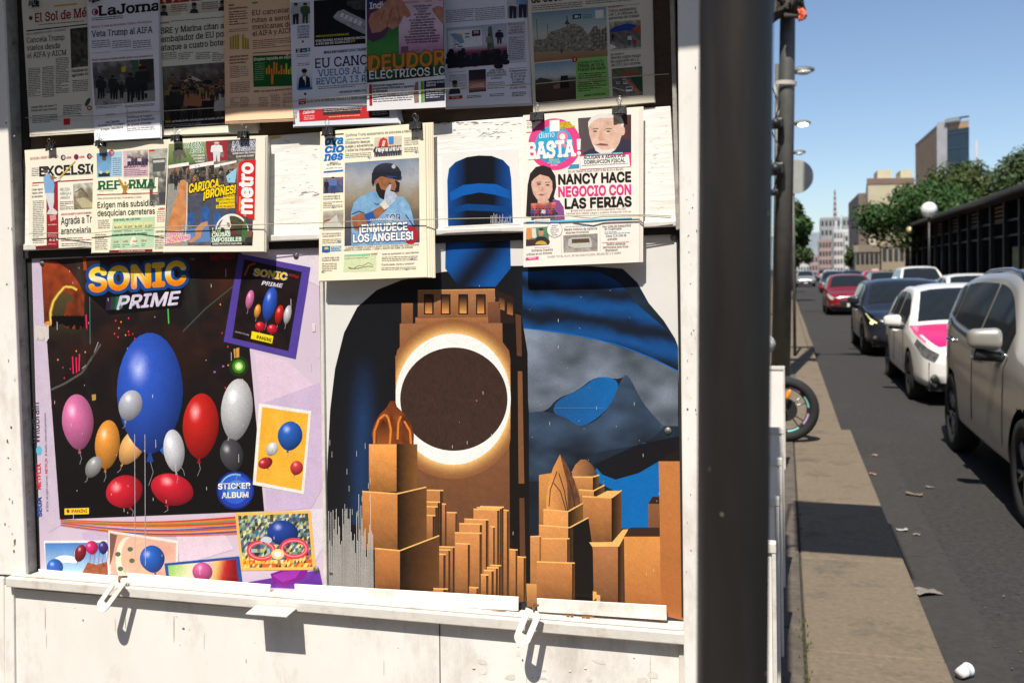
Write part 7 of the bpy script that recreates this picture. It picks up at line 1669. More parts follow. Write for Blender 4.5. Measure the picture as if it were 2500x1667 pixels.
    if taxi:
        bm = bmesh.new(); bm_box(bm, (-.2, 2.35, 1.505), (.2, 2.5, 1.60), .02); from_bm('roof_sign', bm, PLATE, t, worldspace=False)
    return t
def carpaint(name, col, metal=0.0, rough=0.28): return mat(name, col, rough, metal, var=0.03, scale=5, coat=0.6)
DRL = emis('lit_running_light', (0.85, 0.86, 0.36), 1.1)
WHP = carpaint('white_car_paint', (0.74, 0.72, 0.68)); BRZ = carpaint('champagne_car_paint', (0.345, 0.325, 0.29), 0.35, 0.34); RED = carpaint('red_car_paint', (0.19, 0.008, 0.01)); NVY = carpaint('navy_car_paint', (0.014, 0.017, 0.026)); PNK = carpaint('pink_car_paint', (0.72, 0.012, 0.14))
GRY = carpaint('grey_car_paint', (0.25, 0.26, 0.27), 0.3)
p_ = gp(2330, 1108)
make_car('suv', 'champagne grey sport utility vehicle nearest in the queue, cut by the frame', 1.51 + .93, p_.y - SUV['ra'] + .22, SUV, BRZ, 'car')
p_ = gp(2223, 975)
make_car('taxi', 'white taxi sedan with a pink bonnet, right behind the nearest champagne vehicle', p_.x + .86, p_.y - SEDAN['fa'] + .1, SEDAN, WHP, 'taxi', bonnet=PNK, lamp=LAMPD)
p_ = gp(2112, 866)
make_car('suv', 'dark navy sport utility vehicle with a lit running light, behind the pink bonneted taxi', p_.x + .86, p_.y - .7, CROSS, NVY, 'car', lamp=DARKPL, drl=True)
p_ = gp(2020, 768)
make_car('hatchback', 'dark red hatchback alone in front of the farther cars, left lane', p_.x + .82, p_.y - .9, SEDAN, RED, 'car')
make_car('sedan', 'white sedan roof seen over the navy vehicle, in the right lane', 5.15, 27.5, SEDAN, WHP, 'car', detail=False)
make_car('suv', 'white vehicle second in the right lane, left of the nearer white roof', 5.35, 40, SUV, WHP, 'car', detail=False)
make_car('sedan', 'grey sedan half hidden between the red taxi and the white vehicle', 5.0, 51, SEDAN, GRY, 'car', detail=False)
make_car('taxi', 'bright red taxi far up the right lane', 5.4, 60, SEDAN, carpaint('bright_red_car_paint', (0.6, 0.03, 0.05)), 'taxi', detail=False, taxi=True)
make_car('sedan', 'dark blue car far up the left lane, left one of two', 3.3, 68, SEDAN, NVY, 'car', detail=False)
make_car('sedan', 'dark blue car far up the street, right one of two beside the red taxi', 5.0, 76, SEDAN, NVY, 'car', detail=False)

for k_, (x_, y_, c_, lab_) in enumerate(((1.9, 92, GRY, 'grey car far up the left lane near the vanishing point'), (-.2 + 1.9, 118, WHP, 'white car farthest up the left lane'), (4.6, 100, WHP, 'white car far up the right lane behind the dark blue ones'), (4.9, 125, RED, 'small dark red car farthest up the right lane'))):
    make_car('sedan', lab_, x_, y_, SEDAN, c_, 'car', detail=False)

# ---- motorcycle standing across the pavement, front wheel towards the road
wc = at_y(1917, 990, 9.2)
R_w = wc.z - 0.0 if wc.z > 0.2 else 0.3
R_w = 0.305
mo = thing('motorcycle', 'motorcycle parked across the sidewalk with turquoise and lilac stripes on its front rim', 'motorcycle', (wc.x, 9.2, 0))
def torus(bm, c, R, r, n=40, m=10, a0=0, a1=2 * math.pi):
    full = a1 - a0 >= 2 * math.pi - 1e-6
    rings = []
    cnt = n if full else n + 1
    for i in range(cnt):
        a_ = a0 + (a1 - a0) * i / n
        rings.append([bm.verts.new(Vector(c) + Vector(((R + r * math.cos(k * 2 * math.pi / m)) * math.cos(a_), r * 1.15 * math.sin(k * 2 * math.pi / m), (R + r * math.cos(k * 2 * math.pi / m)) * math.sin(a_)))) for k in range(m)])
    for i in range(n if full else n):
        for k in range(m):
            bm.faces.new((rings[i][k], rings[i][(k + 1) % m], rings[(i + 1) % cnt][(k + 1) % m], rings[(i + 1) % cnt][k]))
def mwheel(x, par, stripes):
    bm = bmesh.new(); torus(bm, (x, 0, R_w), R_w - .045, .047)
    w = from_bm('wheel', bm, TYRE, par, True, worldspace=False)
    bm = bmesh.new(); torus(bm, (x, 0, R_w), R_w - .095, .018, 40, 8); from_bm('rim', bm, DARKPL, w, True, worldspace=False)
    if stripes:
        for k in range(8):
            bm = bmesh.new(); torus(bm, (x, -.012, R_w), R_w - .094, .0135, 8, 6, k * math.pi / 4 + .1, k * math.pi / 4 + .62)
            from_bm('rim_stripe', bm, [mat('turquoise_stripe', (.16, .46, .42), .4), mat('lilac_stripe', (.42, .28, .46), .4)][k % 2], w, True, worldspace=False)
    bm = bmesh.new()
    for k in range(5):
        a_ = k * 2 * math.pi / 5 + .5
        for q in (-.18, .18): bm_tube(bm, [(x + .03 * math.cos(a_), 0, R_w + .03 * math.sin(a_)), (x + (R_w - .1) * math.cos(a_ + q), 0, R_w + (R_w - .1) * math.sin(a_ + q))], .008, 6)
    from_bm('spokes', bm, RIM, w, True, worldspace=False)
    bm = bmesh.new(); bmesh.ops.create_cone(bm, cap_ends=True, segments=24, radius1=.11, radius2=.11, depth=.008, matrix=Matrix.Translation((x, -.04, R_w)) @ Matrix.Rotation(D2R(90), 4, 'X')); from_bm('brake_disc', bm, DARKPL, w, worldspace=False)
mwheel(0, mo, True); mwheel(-1.28, mo, False)
for s in (-1, 1):
    tube('fork', [(0, s * .09, R_w), (-.14, s * .09, .62), (-.27, s * .09, .98)], .021, STEEL, mo, 10, world=False)
tube('handlebar', [(-.36, -.34, 1.06), (-.28, -.16, 1.04), (-.27, 0, .99), (-.28, .16, 1.04), (-.36, .34, 1.06)], .014, DARKPL, mo, 8, world=False)
bm = bmesh.new(); bmesh.ops.create_uvsphere(bm, u_segments=18, v_segments=10, radius=1, matrix=Matrix.Translation((-.56, 0, .80)) @ Matrix.Diagonal((.27, .14, .13, 1))); from_bm('fuel_tank', bm, RED, mo, True, worldspace=False)
bm = bmesh.new(); bm_box(bm, (-1.35, -.12, .74), (-.75, .12, .82), .03); from_bm('seat', bm, DARKPL, mo, worldspace=False)
bm = bmesh.new(); bm_box(bm, (-.78, -.15, .26), (-.42, .15, .62), .05); from_bm('engine', bm, RIM, mo, worldspace=False)
tube('frame', [(-.27, 0, .9), (-.42, 0, .3), (-.8, 0, .28), (-1.28, 0, R_w), (-1.0, 0, .7), (-.3, 0, .86)], .022, DARKPL, mo, 8, world=False)
tube('exhaust', [(-.45, -.14, .3), (-.8, -.17, .22), (-1.4, -.19, .32)], .04, STEEL, mo, 12, world=False)
bm = bmesh.new(); bmesh.ops.create_uvsphere(bm, u_segments=14, v_segments=8, radius=1, matrix=Matrix.Translation((.03, -.11, .46)) @ Matrix.Rotation(.4, 4, 'Y') @ Matrix.Diagonal((.022, .012, .05, 1))); from_bm('reflector', bm, AMBER, mo, True, worldspace=False)
bm = bmesh.new(); bmesh.ops.create_uvsphere(bm, u_segments=18, v_segments=10, radius=.09, matrix=Matrix.Translation((-.17, 0, .92))); from_bm('headlight', bm, LAMPG, mo, True, worldspace=False)

# ---- lamp posts along the kerb
LP = mat('lamp_post_grey', (0.095, 0.095, 0.085), 0.5, 0.2, var=0.2, scale=6)
LIT = emis('lit_lamp', (1.0, 0.9, 0.6), 4.0)
def lamp_post(x, y, lean_top, label, arm_z, lit=False, r=0.125, group='street lamps along the kerb'):
    o = thing('street_lamp', label, 'street lamp', (x, y, 0), 0, group)
    tube('pole', [(0, 0, 0), (lean_top * .5, 0, 4), (lean_top, 0, arm_z + .35)], r, LP, o, 20, r * .62, world=False)
    bm = bmesh.new(); bm_box(bm, (-.22, -.22, 0), (.22, .22, .05), .01); from_bm('base', bm, LP, o, worldspace=False)
    tube('arm', [(lean_top, 0, arm_z - .1), (lean_top + .3, 0, arm_z), (lean_top + .66, 0, arm_z + .02)], .04, LP, o, 8, world=False)
    bm = bmesh.new(); bmesh.ops.create_uvsphere(bm, u_segments=16, v_segments=8, radius=1, matrix=Matrix.Translation((lean_top + .86, 0, arm_z + .06)) @ Matrix.Diagonal((.42, .16, .14, 1)))
    hd = from_bm('lamp_head', bm, LP, o, True, worldspace=False)
    bm = bmesh.new(); bmesh.ops.create_uvsphere(bm, u_segments=14, v_segments=8, radius=1, matrix=Matrix.Translation((lean_top + .9, -.06, arm_z - .02)) @ Matrix.Diagonal((.26, .14, .10, 1))); from_bm('lamp_glass', bm, LIT if lit else LAMPG, hd, True, worldspace=False)
    return o
q0, q1 = at_y(1920, 90, 14.4), at_y(1909, 700, 14.4)
lx = q1.x - (q0.x - q1.x) / (q0.z - q1.z) * q1.z
lamp_post(lx, 14.4, (q0.x - lx) / q0.z * 9.3, 'tall grey street lamp post nearest the kiosk, tied with white straps', 9.3, r=0.14)
for (px, py), yy, lit, lab in (((1962, 172), 35, False, 'highest visible street lamp head beside the near lamp post'), ((1960, 301), 48, True, 'street lamp with a bright lit head beside the near lamp post'), ((1952, 372), 61, False, 'lowest and farthest street lamp head beside the near lamp post')):
    q = at_y(px, py, yy); lamp_post(q.x - .9 - .15, yy, .15, lab, q.z - .06, lit, r=0.11)
# bundle, straps and boxes hung on the near post
rnd = random.Random(6)
c = at_y(1912, 18, 14.3)
t = thing('cable_bundle', 'dark tangled bundle of cables on the lamp post at the picture top', 'cables', tuple(c))
bm = bmesh.new()
for k in range(34):
    p = [c + Vector((rnd.uniform(-.22, .30), rnd.uniform(-.3, -.08), rnd.uniform(-.22, .4))) for _ in range(4)]
    bm_tube(bm, p, rnd.uniform(.02, .05), 6)
from_bm('cable', bm, mat('dusty_cable', (.05, .042, .035), .9, var=.6, scale=12), t, True)
bm = bmesh.new()
for k in range(5): bm_tube(bm, [c + Vector((.26 + rnd.uniform(-.05, .05), -.3, -.2 + rnd.uniform(-.08, .08))) for _ in range(3)], .03, 6)
from_bm('ribbon', bm, mat('orange_ribbon', (.7, .12, .05), .7), t, True)
c = at_y(1915, 200, 14.24)
t = thing('strap', 'white strap tied round the near lamp post', 'strap', tuple(c))
bm = bmesh.new(); bmesh.ops.create_cone(bm, cap_ends=False, segments=24, radius1=.155, radius2=.155, depth=.055, matrix=Matrix.Translation((lx + (q0.x - lx) / q0.z * c.z, 14.4, c.z)) @ Matrix.Rotation(.08, 4, 'Y'))
bm_tube(bm, [c + Vector((-.14, 0, -.03)), c + Vector((-.12, -.03, -.25)), c + Vector((-.08, 0, -.42)), c + Vector((-.13, 0, -.6))], .016, 6)
from_bm('band', bm, mat('white_strap', (.5, .47, .43), .8), t)
for (px, py), s, lab in (((1894, 302), .11, 'small dark box on the lamp post under the white strap'), ((1893, 413), .13, 'round dark camera on the lamp post below the small box'), ((1889, 470), .07, 'lowest small dark fitting on the lamp post')):
    c = at_y(px, py, 14.2); t = thing('pole_fitting', lab, 'fitting', tuple(c), 0, 'dark fittings on the lamp post')
    bm = bmesh.new(); bm_box(bm, c + Vector((-s, -s * .6, -s * .7)), c + Vector((s, s * .6, s * .7)), .03)
    from_bm('housing', bm, DARKPL, t)
    bm = bmesh.new(); bmesh.ops.create_uvsphere(bm, u_segments=12, v_segments=8, radius=s * .6, matrix=Matrix.Translation(c + Vector((0, -s * .7, 0)))); from_bm('lens', bm, DARKPL, t, True)
    tube('lead', [c + Vector((0, 0, s * .6)), c + Vector((.06, -.05, s + .18)), c + Vector((-.05, 0, s + .4))], .012, DARKPL, t, 6)
# round sign seen from the back
c = at_y(1943, 432, 18.2)
t = thing('road_sign', 'round grey road sign seen from behind, half hidden by the lamp post', 'road sign', (c.x, 18.2, 0))
bm = bmesh.new(); bmesh.ops.create_cone(bm, cap_ends=True, segments=40, radius1=.31, radius2=.31, depth=.012, matrix=Matrix.Translation(c) @ Matrix.Rotation(D2R(90), 4, 'X')); from_bm('disc', bm, mat('sign_back_metal', (.36, .37, .34), .5, .2, var=.08), t)
tube('post', [(c.x - .05, 18.24, 0), (c.x - .05, 18.24, c.z + .2)], .03, LP, t, 10)

# ---- station pavilion on the far side
STG = mat('station_dark_glass', (0.010, 0.011, 0.012), 0.7, var=0.4, scale=1.5, spec=0.0)
STF = mat('station_frame', (0.022, 0.021, 0.021), 0.45, var=0.2)
STR = mat('station_roof_edge', (0.16, 0.15, 0.125), 0.7, var=0.2, scale=2)
ra_ = at_y(2500, 447, 30.0); rx = 7.15
k_ = rx / ra_.x
A_ = EYE + (ra_ - EYE) * (rx / ra_.x)
rb_ = ray(2182, 559); B_ = EYE + rb_ * (rx / rb_.x)
st = thing('bus_station', 'long dark glass bus station with a flat overhanging roof, right of the cars', 'bus station', (rx, 40, 0))
y0, y1, zr = 12.0, B_.y, (A_.z + B_.z) / 2
bm = bmesh.new(); bm_box(bm, (rx, y0, zr - .16), (rx + 5.5, y1, zr), .02); rfb = from_bm('roof', bm, STR, st)
box('soffit', (rx + .05, y0 + .05, zr - .20), (rx + 5.4, y1 - .05, zr - .161), STF, st)
xw = rx + .75
box('glass_wall', (xw + .05, y0 + .4, .15), (xw + .07, y1 - 3.6, zr - .202), STG, st)
box('plinth', (xw - .05, y0, 0), (xw + .2, y1 - 3.4, .15), STF, st)
n = 22
for i in range(n + 1):
    y = y0 + .4 + (y1 - 4 - y0 - .4) * i / n
    box('post', (xw - .12, y - .09, 0), (xw + .049, y + .09, zr - .202), STF, st)
rnd = random.Random(9)
for j, z in enumerate((.9, 2.6, 3.15)):
    box('rail', (xw - .02, y0 + .4, z), (xw + .048, y1 - 4, z + .07), STF, st)
LOUV = mat('station_louvre', (0.20, 0.115, 0.085), 0.6, var=0.3)
for i in range(n):
    if i % 2 == 0: continue
    ya, yb2 = y0 + .5 + (y1 - 4 - y0 - .4) * i / n, y0 + .2 + (y1 - 4 - y0 - .4) * (i + 1) / n
    bm = bmesh.new()
    for k in range(4): bm_box(bm, (xw + .0, ya + .1, zr - .38 - k * .16), (xw + .045, yb2 - .1, zr - .32 - k * .16))
    from_bm('louvre', bm, LOUV, st)
pp = at_y(2216, 610, y1 - 3.4)
box('end_pier', (xw - .35, y1 - 3.4, 0), (xw + 1.6, y1 - 2.6, zr - .202), mat('pier_concrete', (.13, .13, .135), .8, var=.15), st)
box('notice', (xw - .02, 36.0, 1.2), (xw + .046, 37.6, 2.2), mat('yellow_green_notice', (.16, .2, .04), .5, var=.6, scale=2), st)
# globe lamps
for (px, py), yy, r, lab, m in (((2268, 512), 44, .33, 'white globe lamp rising above the edge of the station roof', mat('white_globe', (.72, .72, .70), .3, var=.12, scale=3)), ((2222, 562), 60, .22, 'small yellowish globe lamp at the far end of the station roof', mat('yellow_globe', (.6, .52, .26), .4))):
    c = at_y(px, py, yy)
    t = thing('globe_lamp', lab, 'street lamp', (c.x, yy, 0), 0)
    tube('post', [(c.x, yy, 0), (c.x, yy, c.z - r * .8)], .05, STF, t, 10)
    bm = bmesh.new(); bmesh.ops.create_uvsphere(bm, u_segments=24, v_segments=14, radius=r, matrix=Matrix.Translation(c)); from_bm('globe', bm, m, t, True)

# ---- trees
def foliage(name, c1, c2):
    m = bpy.data.materials.new(name); m.use_nodes = True
    t_ = m.node_tree; N = t_.nodes; b_ = N['Principled BSDF']; b_.inputs['Roughness'].default_value = .6; b_.inputs['Specular IOR Level'].default_value = .25
    oi = N.new('ShaderNodeTexCoord'); nz = N.new('ShaderNodeTexNoise'); nz.inputs['Scale'].default_value = 1.3; nz.inputs['Detail'].default_value = 6
    t_.links.new(oi.outputs['Object'], nz.inputs['Vector'])
    cr = N.new('ShaderNodeValToRGB'); cr.color_ramp.elements[0].position = .3; cr.color_ramp.elements[1].position = .7; cr.color_ramp.elements[0].color = c1 + (1,); cr.color_ramp.elements[1].color = c2 + (1,)
    t_.links.new(nz.outputs[0], cr.inputs[0]); t_.links.new(cr.outputs[0], b_.inputs['Base Color'])
    return m
BARK = mat('bark', (.07, .052, .038), .9, var=.4, scale=12, bump=.4)
F1, F2, F3 = foliage('deep_green_leaves', (.016, .045, .008), (.042, .09, .018)), foliage('olive_leaves', (.034, .055, .013), (.07, .095, .024)), foliage('mid_green_leaves', (.02, .045, .012), (.055, .085, .025))
def tree(label, px, d, ytop, ybot, wpx, m, seed, n=4200, leaf=.16, group='street trees', lobes=11):
    """crown spanning wpx pixels between ytop and ybot when seen from the pavement"""
    rnd = random.Random(seed)
    ct, cb = at_y(px, ytop, d), at_y(px, ybot, d)
    cx, R = ct.x, wpx / 2 / FPX * d
    H = (ct.z - cb.z) / 2; cz = (ct.z + cb.z) / 2
    t = thing('tree', label, 'tree', (cx, d, 0), 0, group)
    bm = bmesh.new()
    bm_tube(bm, [(0, 0, 0), (.08, .03, cz * .3), (-.05, 0, cz * .65), (.03, 0, cz)], max(.1, R * .07), 10, .05)
    cen = []
    for k in range(lobes):
        a_ = rnd.uniform(0, 2 * math.pi); e = rnd.uniform(-.85, .95); q = math.sqrt(max(0, 1 - e * e)) * rnd.uniform(.55, .8)
        cc = Vector((R * q * math.cos(a_), R * q * math.sin(a_), cz + H * .66 * e)); cen.append((cc, rnd.uniform(.34, .5)))
        bm_tube(bm, [(0, 0, max(.5, cz - H * .9)), cc * .5 + Vector((0, 0, cz * .42)), cc], R * .016, 6, .01)
    cen.append((Vector((0, 0, cz)), .55))
    from_bm('trunk', bm, BARK, t, True, worldspace=False)
    bm = bmesh.new()
    for k in range(n):
        cc, rr = rnd.choice(cen)
        v = Vector((rnd.gauss(0, 1), rnd.gauss(0, 1), rnd.gauss(0, 1))).normalized() * (rnd.random() ** .4)
        p = cc + Vector((v.x * R * rr, v.y * R * rr, v.z * H * rr))
        if rnd.random() < .04: p += v * R * .16
        s = leaf * rnd.uniform(.6, 1.5) 
        nrm = (v + Vector((rnd.uniform(-.8, .8), rnd.uniform(-.8, .8), rnd.uniform(-.2, 1.0)))).normalized()
        u = nrm.orthogonal().normalized(); w = nrm.cross(u)
        a_ = rnd.uniform(0, 6.28); u2 = u * math.cos(a_) + w * math.sin(a_); w2 = nrm.cross(u2)
        bm.faces.new([bm.verts.new(p + u2 * s * x_ + w2 * s * y_ * .6) for x_, y_ in ((-1, 0), (-.2, .8), (1, 0), (-.2, -.8))])
    from_bm('crown', bm, m, t, worldspace=False)
    return t
tree('dense round dark green tree beside the cream building, above the station roof end', 2215, 62, 432, 620, 215, F1, 1, 13000, .12, lobes=20)
tree('dark green tree just right of the round dense one, over the station roof', 2295, 66, 440, 590, 170, F1, 2, 9000, .13, lobes=16)
tree('olive green tree left of centre behind the station, in front of the tower', 2345, 84, 392, 600, 180, F2, 3, 9000, .16, lobes=16)
tree('large olive green tree behind the station, the tallest of the row', 2425, 82, 356, 600, 210, F2, 4, 11000, .16, lobes=18)
tree('green tree behind the station at the right edge of the picture', 2515, 80, 352, 600, 180, F3, 5, 9000, .16, lobes=16)
tree('green street tree on the left pavement, just right of the lamp post', 1936, 52, 512, 618, 82, F1, 6, 3200, .14)
tree('thin upper tree behind the round sign on the left pavement', 1930, 70, 462, 560, 66, F2, 7, 1500, .16)
tree('small far tree on the left pavement, near the end of the street', 1950, 130, 590, 655, 60, F3, 8, 1500, .3)
tree('narrow dark tree in front of the far cream building', 2098, 150, 552, 640, 34, F1, 9, 1600, .3)
tree('small dark tree left of the cream building base', 2078, 120, 600, 655, 30, F3, 10, 1200, .25)

# ---- buildings
def building(name, label, foot, py_top, facade, roofm=None, floors=0, cols=0, inset=.12, group=None, winm=None, cat='building', faces=(0,)):
    """foot: (px, distance) corners, nearest edge first; floors x cols windows on the chosen edges"""
    P = [at_y(px, 640, d) for px, d in foot]
    ztop = at_y(foot[0][0], py_top, foot[0][1]).z
    c = sum(P, Vector()) / len(P)
    t = thing(name, label, cat, (c.x, c.y, RZ), 0, group)
    bm = bmesh.new()
    lo = [bm.verts.new((p.x, p.y, RZ)) for p in P]; hi = [bm.verts.new((p.x, p.y, ztop)) for p in P]
    n = len(P)
    bm.faces.new(lo[::-1]); bm.faces.new(hi)
    for i in range(n): bm.faces.new((lo[i], lo[(i + 1) % n], hi[(i + 1) % n], hi[i]))
    bmesh.ops.recalc_face_normals(bm, faces=bm.faces[:])
    from_bm('wall', bm, facade, t)
    bm = bmesh.new()
    for i in range(n):
        a_, b_ = P[i], P[(i + 1) % n]
        nn = Vector((-(b_ - a_).y, (b_ - a_).x, 0)).normalized(); nn = nn if nn.dot(c - a_) > 0 else -nn; o2 = -nn * .06
        bm_slab(bm, [Vector((a_.x, a_.y, ztop + .5)) + o2, Vector((b_.x, b_.y, ztop + .5)) + o2, Vector((b_.x, b_.y, ztop - .15)) + o2, Vector((a_.x, a_.y, ztop - .15)) + o2], nn * .3)
    bmesh.ops.recalc_face_normals(bm, faces=bm.faces[:])
    from_bm('parapet', bm, roofm or facade, t)
    if floors:
        for fi in faces:
            a_, b_ = P[fi], P[(fi + 1) % n]
            d = b_ - a_; d.z = 0; nrm = Vector((d.y, -d.x, 0)).normalized()
            if nrm.dot(c - a_) > 0: nrm = -nrm
            fh = (ztop - RZ) / floors
            for j in range(floors):
                for k in range(cols):
                    u0, u1 = (k + inset) / cols, (k + 1 - inset) / cols
                    z0, z1 = RZ + fh * (j + .28), RZ + fh * (j + .82)
                    bm = bmesh.new()
                    o_ = nrm * .06
                    q = [Vector((a_.x + d.x * u, a_.y + d.y * u, z)) + o_ for u, z in ((u0, z1), (u1, z1), (u1, z0), (u0, z0))]
                    bm_slab(bm, q, -nrm * .12)
                    bmesh.ops.recalc_face_normals(bm, faces=bm.faces[:])
                    from_bm('window', bm, winm or GLASSB, t)
    return t, P, ztop
GLASSB = mat('building_window', (.04, .05, .06), .15, var=.4, scale=.5)
def bmat(n, c): return mat(n, c, .85, var=.12, scale=.25, dirt=tuple(v * .7 for v in c), dirt_scale=.15)
CREAM, TAN, WHB, PNB, GRB = bmat('cream_render', (.50, .44, .30)), bmat('brown_cladding', (.40, .25, .14)), bmat('white_render', (.52, .50, .48)), bmat('dull_pink_render', (.36, .26, .24)), bmat('grey_render', (.30, .30, .30))
# tower
tw, P, zt = building('office_tower', 'tall office tower with a brown side, a grey strip and a dark blue glass front', [(2290, 400), (2366, 392), (2330, 448), (2236, 460)], 308, TAN, GRB, 0, 0)
# its grey strip and its glass front
a_, b_ = P[0], P[1]
d = b_ - a_; nrm = Vector((d.y, -d.x, 0)).normalized(); nrm = -nrm if nrm.y > 0 else nrm
def on_tower(nm, u0, u1, z0, z1, m, o=.3):
    bm = bmesh.new(); q = [Vector((a_.x + d.x * u, a_.y + d.y * u, z)) + nrm * o for u, z in ((u0, z1), (u1, z1), (u1, z0), (u0, z0))]
    bm_slab(bm, q, -nrm * (o + .2)); bmesh.ops.recalc_face_normals(bm, faces=bm.faces[:]); from_bm(nm, bm, m, tw)
on_tower('corner_strip', .0, .33, RZ, zt + 1.2, bmat('tower_grey', (.34, .34, .36)), .5)
on_tower('glass_front', .33, 1.0, RZ, zt - 2.2, mat('tower_blue_glass', (.018, .035, .055), .2, var=.25, scale=.12), .3)
for k in range(9): on_tower('floor_band', .33, 1.0, 12 + k * 5.6, 12.6 + k * 5.6, mat('tower_band', (.035, .05, .07), .4), .42)
on_tower('roof_slab', .3, .75, zt + .6, zt + 1.8, GRB, 1.5)
# cream building and blocks on its roof
cb_, P, zt = building('apartment_building', 'cream apartment building with two blocks on its roof, left of the round tree', [(2120, 110), (2232, 112), (2232, 135), (2113, 150)], 447, CREAM, bmat('brown_coping', (.2, .13, .1)), 5, 6, .2, faces=(3,))
for (x0, x1, yt, m) in ((2141, 2176, 417, CREAM), (2197, 2226, 417, CREAM), (2176, 2196, 436, CREAM)):
    q0, q1 = at_y(x0, yt, 114), at_y(x1, yt, 114)
    box('roof_block', (q0.x, 113.5, zt + .02), (q1.x, 118, q0.z), m, cb_)
box('side_bay', (P[0].x - .9, 111, RZ), (P[0].x - .02, 128, zt - 1.0), bmat('dark_brown_render', (.16, .12, .10)), cb_)
far = [('grey slab block with the mast, tallest of the far row', [(2004, 260), (2052, 262), (2052, 290), (2002, 290)], 536, GRB, 6, 5), ('pinkish block in the far row, left of the white ones', [(2000, 235), (2030, 236), (2030, 258), (1998, 258)], 590, PNB, 4, 4),
       ('white stepped block in the middle of the far row', [(2036, 225), (2072, 226), (2072, 252), (2034, 252)], 566, WHB, 5, 5), ('white block at the right end of the far row with dark bands', [(2062, 205), (2104, 206), (2104, 232), (2060, 232)], 574, WHB, 5, 4),
       ('grey tall block behind the white far row', [(2058, 290), (2112, 292), (2112, 320), (2056, 320)], 534, GRB, 6, 6), ('low pale house far at the left end of the street', [(1940, 330), (1975, 330), (1975, 350), (1940, 350)], 612, WHB, 3, 5),
       ('low reddish house far at the vanishing end of the street', [(1974, 380), (2004, 382), (2004, 400), (1974, 400)], 626, PNB, 2, 4), ('cream low wall building with shop signs, left of the station pier', [(2152, 82), (2222, 84), (2222, 96), (2150, 96)], 598, bmat('buff_render', (.36, .29, .2)), 2, 5),
       ('dark low shop building in front of the cream building', [(2088, 92), (2156, 94), (2156, 108), (2086, 108)], 612, bmat('brown_shop_render', (.27, .23, .18)), 2, 6)]
for lab, foot, yt, m, fl, cl in far:
    building('town_building', lab, foot, yt, m, None, fl, cl, .2, group='buildings at the end of the street', faces=(0, 3))
c = at_y(2038, 462, 262); t = thing('antenna_mast', 'thin brownish banded mast above the far grey block', 'mast', (c.x, 262, RZ))
for k in range(6):
    z0, z1 = at_y(2038, 540, 262).z + (c.z - at_y(2038, 540, 262).z) * k / 6, at_y(2038, 540, 262).z + (c.z - at_y(2038, 540, 262).z) * (k + 1) / 6
    tube('mast_section', [(c.x, 262, z0), (c.x, 262, z1)], .5 - k * .05, mat('mast_paint', (.24, .18, .16) if k % 2 == 0 else (.26, .21, .19), .7), t, 6)
tube('mast_foot', [(c.x, 262, RZ), (c.x, 262, at_y(2038, 540, 262).z)], .7, GRB, t, 6)
c = at_y(2384, 342, 300); t = thing('antenna_mast', 'pale slim mast right of the office tower', 'mast', (c.x, 300, RZ)); tube('mast_section', [(c.x, 300, RZ), (c.x, 300, c.z)], .7, bmat('mast_grey', (.35, .33, .34)), t, 6, .3)
# ---- distant ridge
bm = bmesh.new(); rnd = random.Random(1); prev = None
for i in range(60):
    x = -1500 + i * 60; h = 22 + 26 * fbm(i * .17, 1.0, 3) + 14 * math.exp(-((i - 27) / 4) ** 2)
    cur = [bm.verts.new((x, 1400, RZ - 1)), bm.verts.new((x, 1420 + h, h)), bm.verts.new((x, 1590, RZ - 1))]
    if prev:
        for k in (0, 1): bm.faces.new((prev[k], cur[k], cur[k + 1], prev[k + 1]))
    prev = cur
bmesh.ops.recalc_face_normals(bm, faces=bm.faces[:])
o = from_bm('hills', bm, mat('hill_blue_grey', (.17, .2, .22), .95, var=.2, scale=.02)); o['kind'] = 'structure'  # one blue-grey tone over the whole ridge
# ---- litter and small things on the ground
pc_ = gp(2343, 1662)
cup = thing('paper_cup', 'white paper cup with a blue print lying against the kerb at the lower right', 'cup', (pc_.x, pc_.y, RZ + .034), 0.9)
bm = bmesh.new()
pr_ = [(0, .022), (.065, .029), (.067, .0305), (.065, .028), (.003, .021)]
n = 28; g = [[bm.verts.new((x_, r_ * math.cos(2*math.pi*k/n), r_ * math.sin(2*math.pi*k/n))) for k in range(n)] for x_, r_ in pr_]
for i in range(len(pr_) - 1):
    for k in range(n): bm.faces.new((g[i][k], g[i][(k+1) % n], g[i+1][(k+1) % n], g[i+1][k]))
bm.faces.new(g[-1]); bm.faces.new(g[0][::-1]); bmesh.ops.recalc_face_normals(bm, faces=bm.faces[:])
from_bm('cup_wall', bm, mat('paper_cup_white', (.7, .7, .69), .6, var=.06), cup, True, worldspace=False)
bm = bmesh.new(); g = [[bm.verts.new((x_, r_ * math.cos(a_), r_ * math.sin(a_))) for a_ in [math.pi * (.6 + k * .1) for k in range(12)]] for x_, r_ in ((.032, .0259), (.046, .0273))]
for k in range(11): bm.faces.new((g[0][k], g[0][k+1], g[1][k+1], g[1][k]))
from_bm('print_band', bm, mat('pale_blue_print', (.35, .45, .62), .6), cup, worldspace=False)
rnd = random.Random(12)
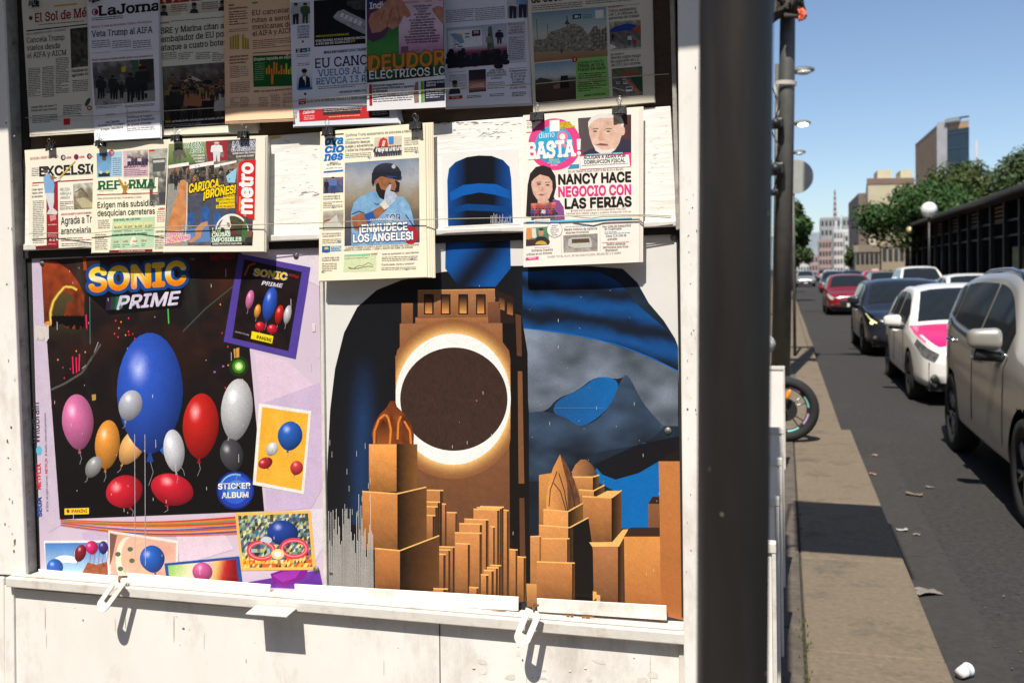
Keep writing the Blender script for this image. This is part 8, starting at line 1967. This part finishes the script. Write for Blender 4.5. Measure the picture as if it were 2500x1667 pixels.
def scrap(px, py, s, col, lab, z=RZ, name='paper_scrap', cat='litter'):
    p = gp(px, py, z + .006)
    bm = bmesh.new(); n = 5; vs = [[bm.verts.new((s * (i / n - .5) * 2, s * .6 * (j / n - .5) * 2, .012 * fbm(i * .7 + px, j * .7, 3) + s * .12 * math.sin(i + px))) for i in range(n + 1)] for j in range(n + 1)]
    for j in range(n):
        for i in range(n):
            if rnd.random() < .88: bm.faces.new((vs[j][i], vs[j][i+1], vs[j+1][i+1], vs[j+1][i]))
    o = from_bm(name, bm, mat('scrap', col, .8, var=.25, scale=30)); o.location = (p.x, p.y, p.z + s * .1); o.rotation_euler = (0, 0, rnd.uniform(-.6, .6))
    return tag(o, lab, cat, 'scraps of litter in the gutter' if name == 'paper_scrap' else None, 'thing')
scrap(2262, 1448, .075, (.2, .175, .15), 'crumpled pale wrapper in the gutter next to the sidewalk')
scrap(2232, 1208, .06, (.17, .13, .09), 'brown dry scrap of paper on the road left of the long shadow')
scrap(2202, 1295, .035, (.33, .32, .3), 'short white strip of paper on the road')
scrap(2237, 1306, .025, (.27, .22, .16), 'small cream stub on the road beside the white strip')
scrap(2130, 1158, .03, (.4, .22, .12), 'orange dry leaf in the gutter above the shadow band', cat='leaf')
scrap(2135, 1112, .025, (.5, .32, .2), 'small orange scrap at the upper gutter')
scrap(2270, 1190, .03, (.17, .17, .16), 'grey crumpled scrap on the road right of the brown one')
scrap(2490, 1690 - 1, .05, (.5, .22, .07), 'orange scrap at the lower right corner of the road')
bm = bmesh.new()
for k in range(300):
    x_ = .64 + abs(rnd.gauss(0, .5)); y_ = rnd.uniform(2.6, 16); s = rnd.uniform(.002, .009)
    c = Vector((x_, y_, RZ + .006)); a_ = rnd.uniform(0, 6.28)
    bm.faces.new([bm.verts.new(c + Vector((s * math.cos(a_ + q), s * math.sin(a_ + q), rnd.uniform(0, .006)))) for q in (0, 1.4, 2.9, 4.6)])
o = from_bm('grit', bm, mat('grit_and_leaf_bits', (.10, .075, .05), .9, var=.6, scale=9)); o['kind'] = 'stuff'; o['label'] = 'scattered grit and dry leaf bits along the gutter'; o['category'] = 'grit'
bm = bmesh.new()
for k in range(160):
    x_ = .066 + rnd.gauss(0, .012); y_ = rnd.uniform(2.6, 7.5) if k % 2 else 4.2 + rnd.gauss(0, .25); s = rnd.uniform(.004, .014)
    c = Vector((x_, y_, .0)); a_ = rnd.uniform(0, 6.28)
    bm.faces.new([bm.verts.new(c + Vector((s * .5 * math.cos(a_), s * .5 * math.sin(a_), 0))), bm.verts.new(c + Vector((0, 0, s * 1.4))), bm.verts.new(c + Vector((-s * .5 * math.cos(a_), -s * .5 * math.sin(a_), .001)))])
o = from_bm('weeds', bm, mat('weed_green', (.08, .1, .02), .8, var=.5)); o['kind'] = 'stuff'; o['label'] = 'tiny weeds growing in the sidewalk joint'; o['category'] = 'weeds'
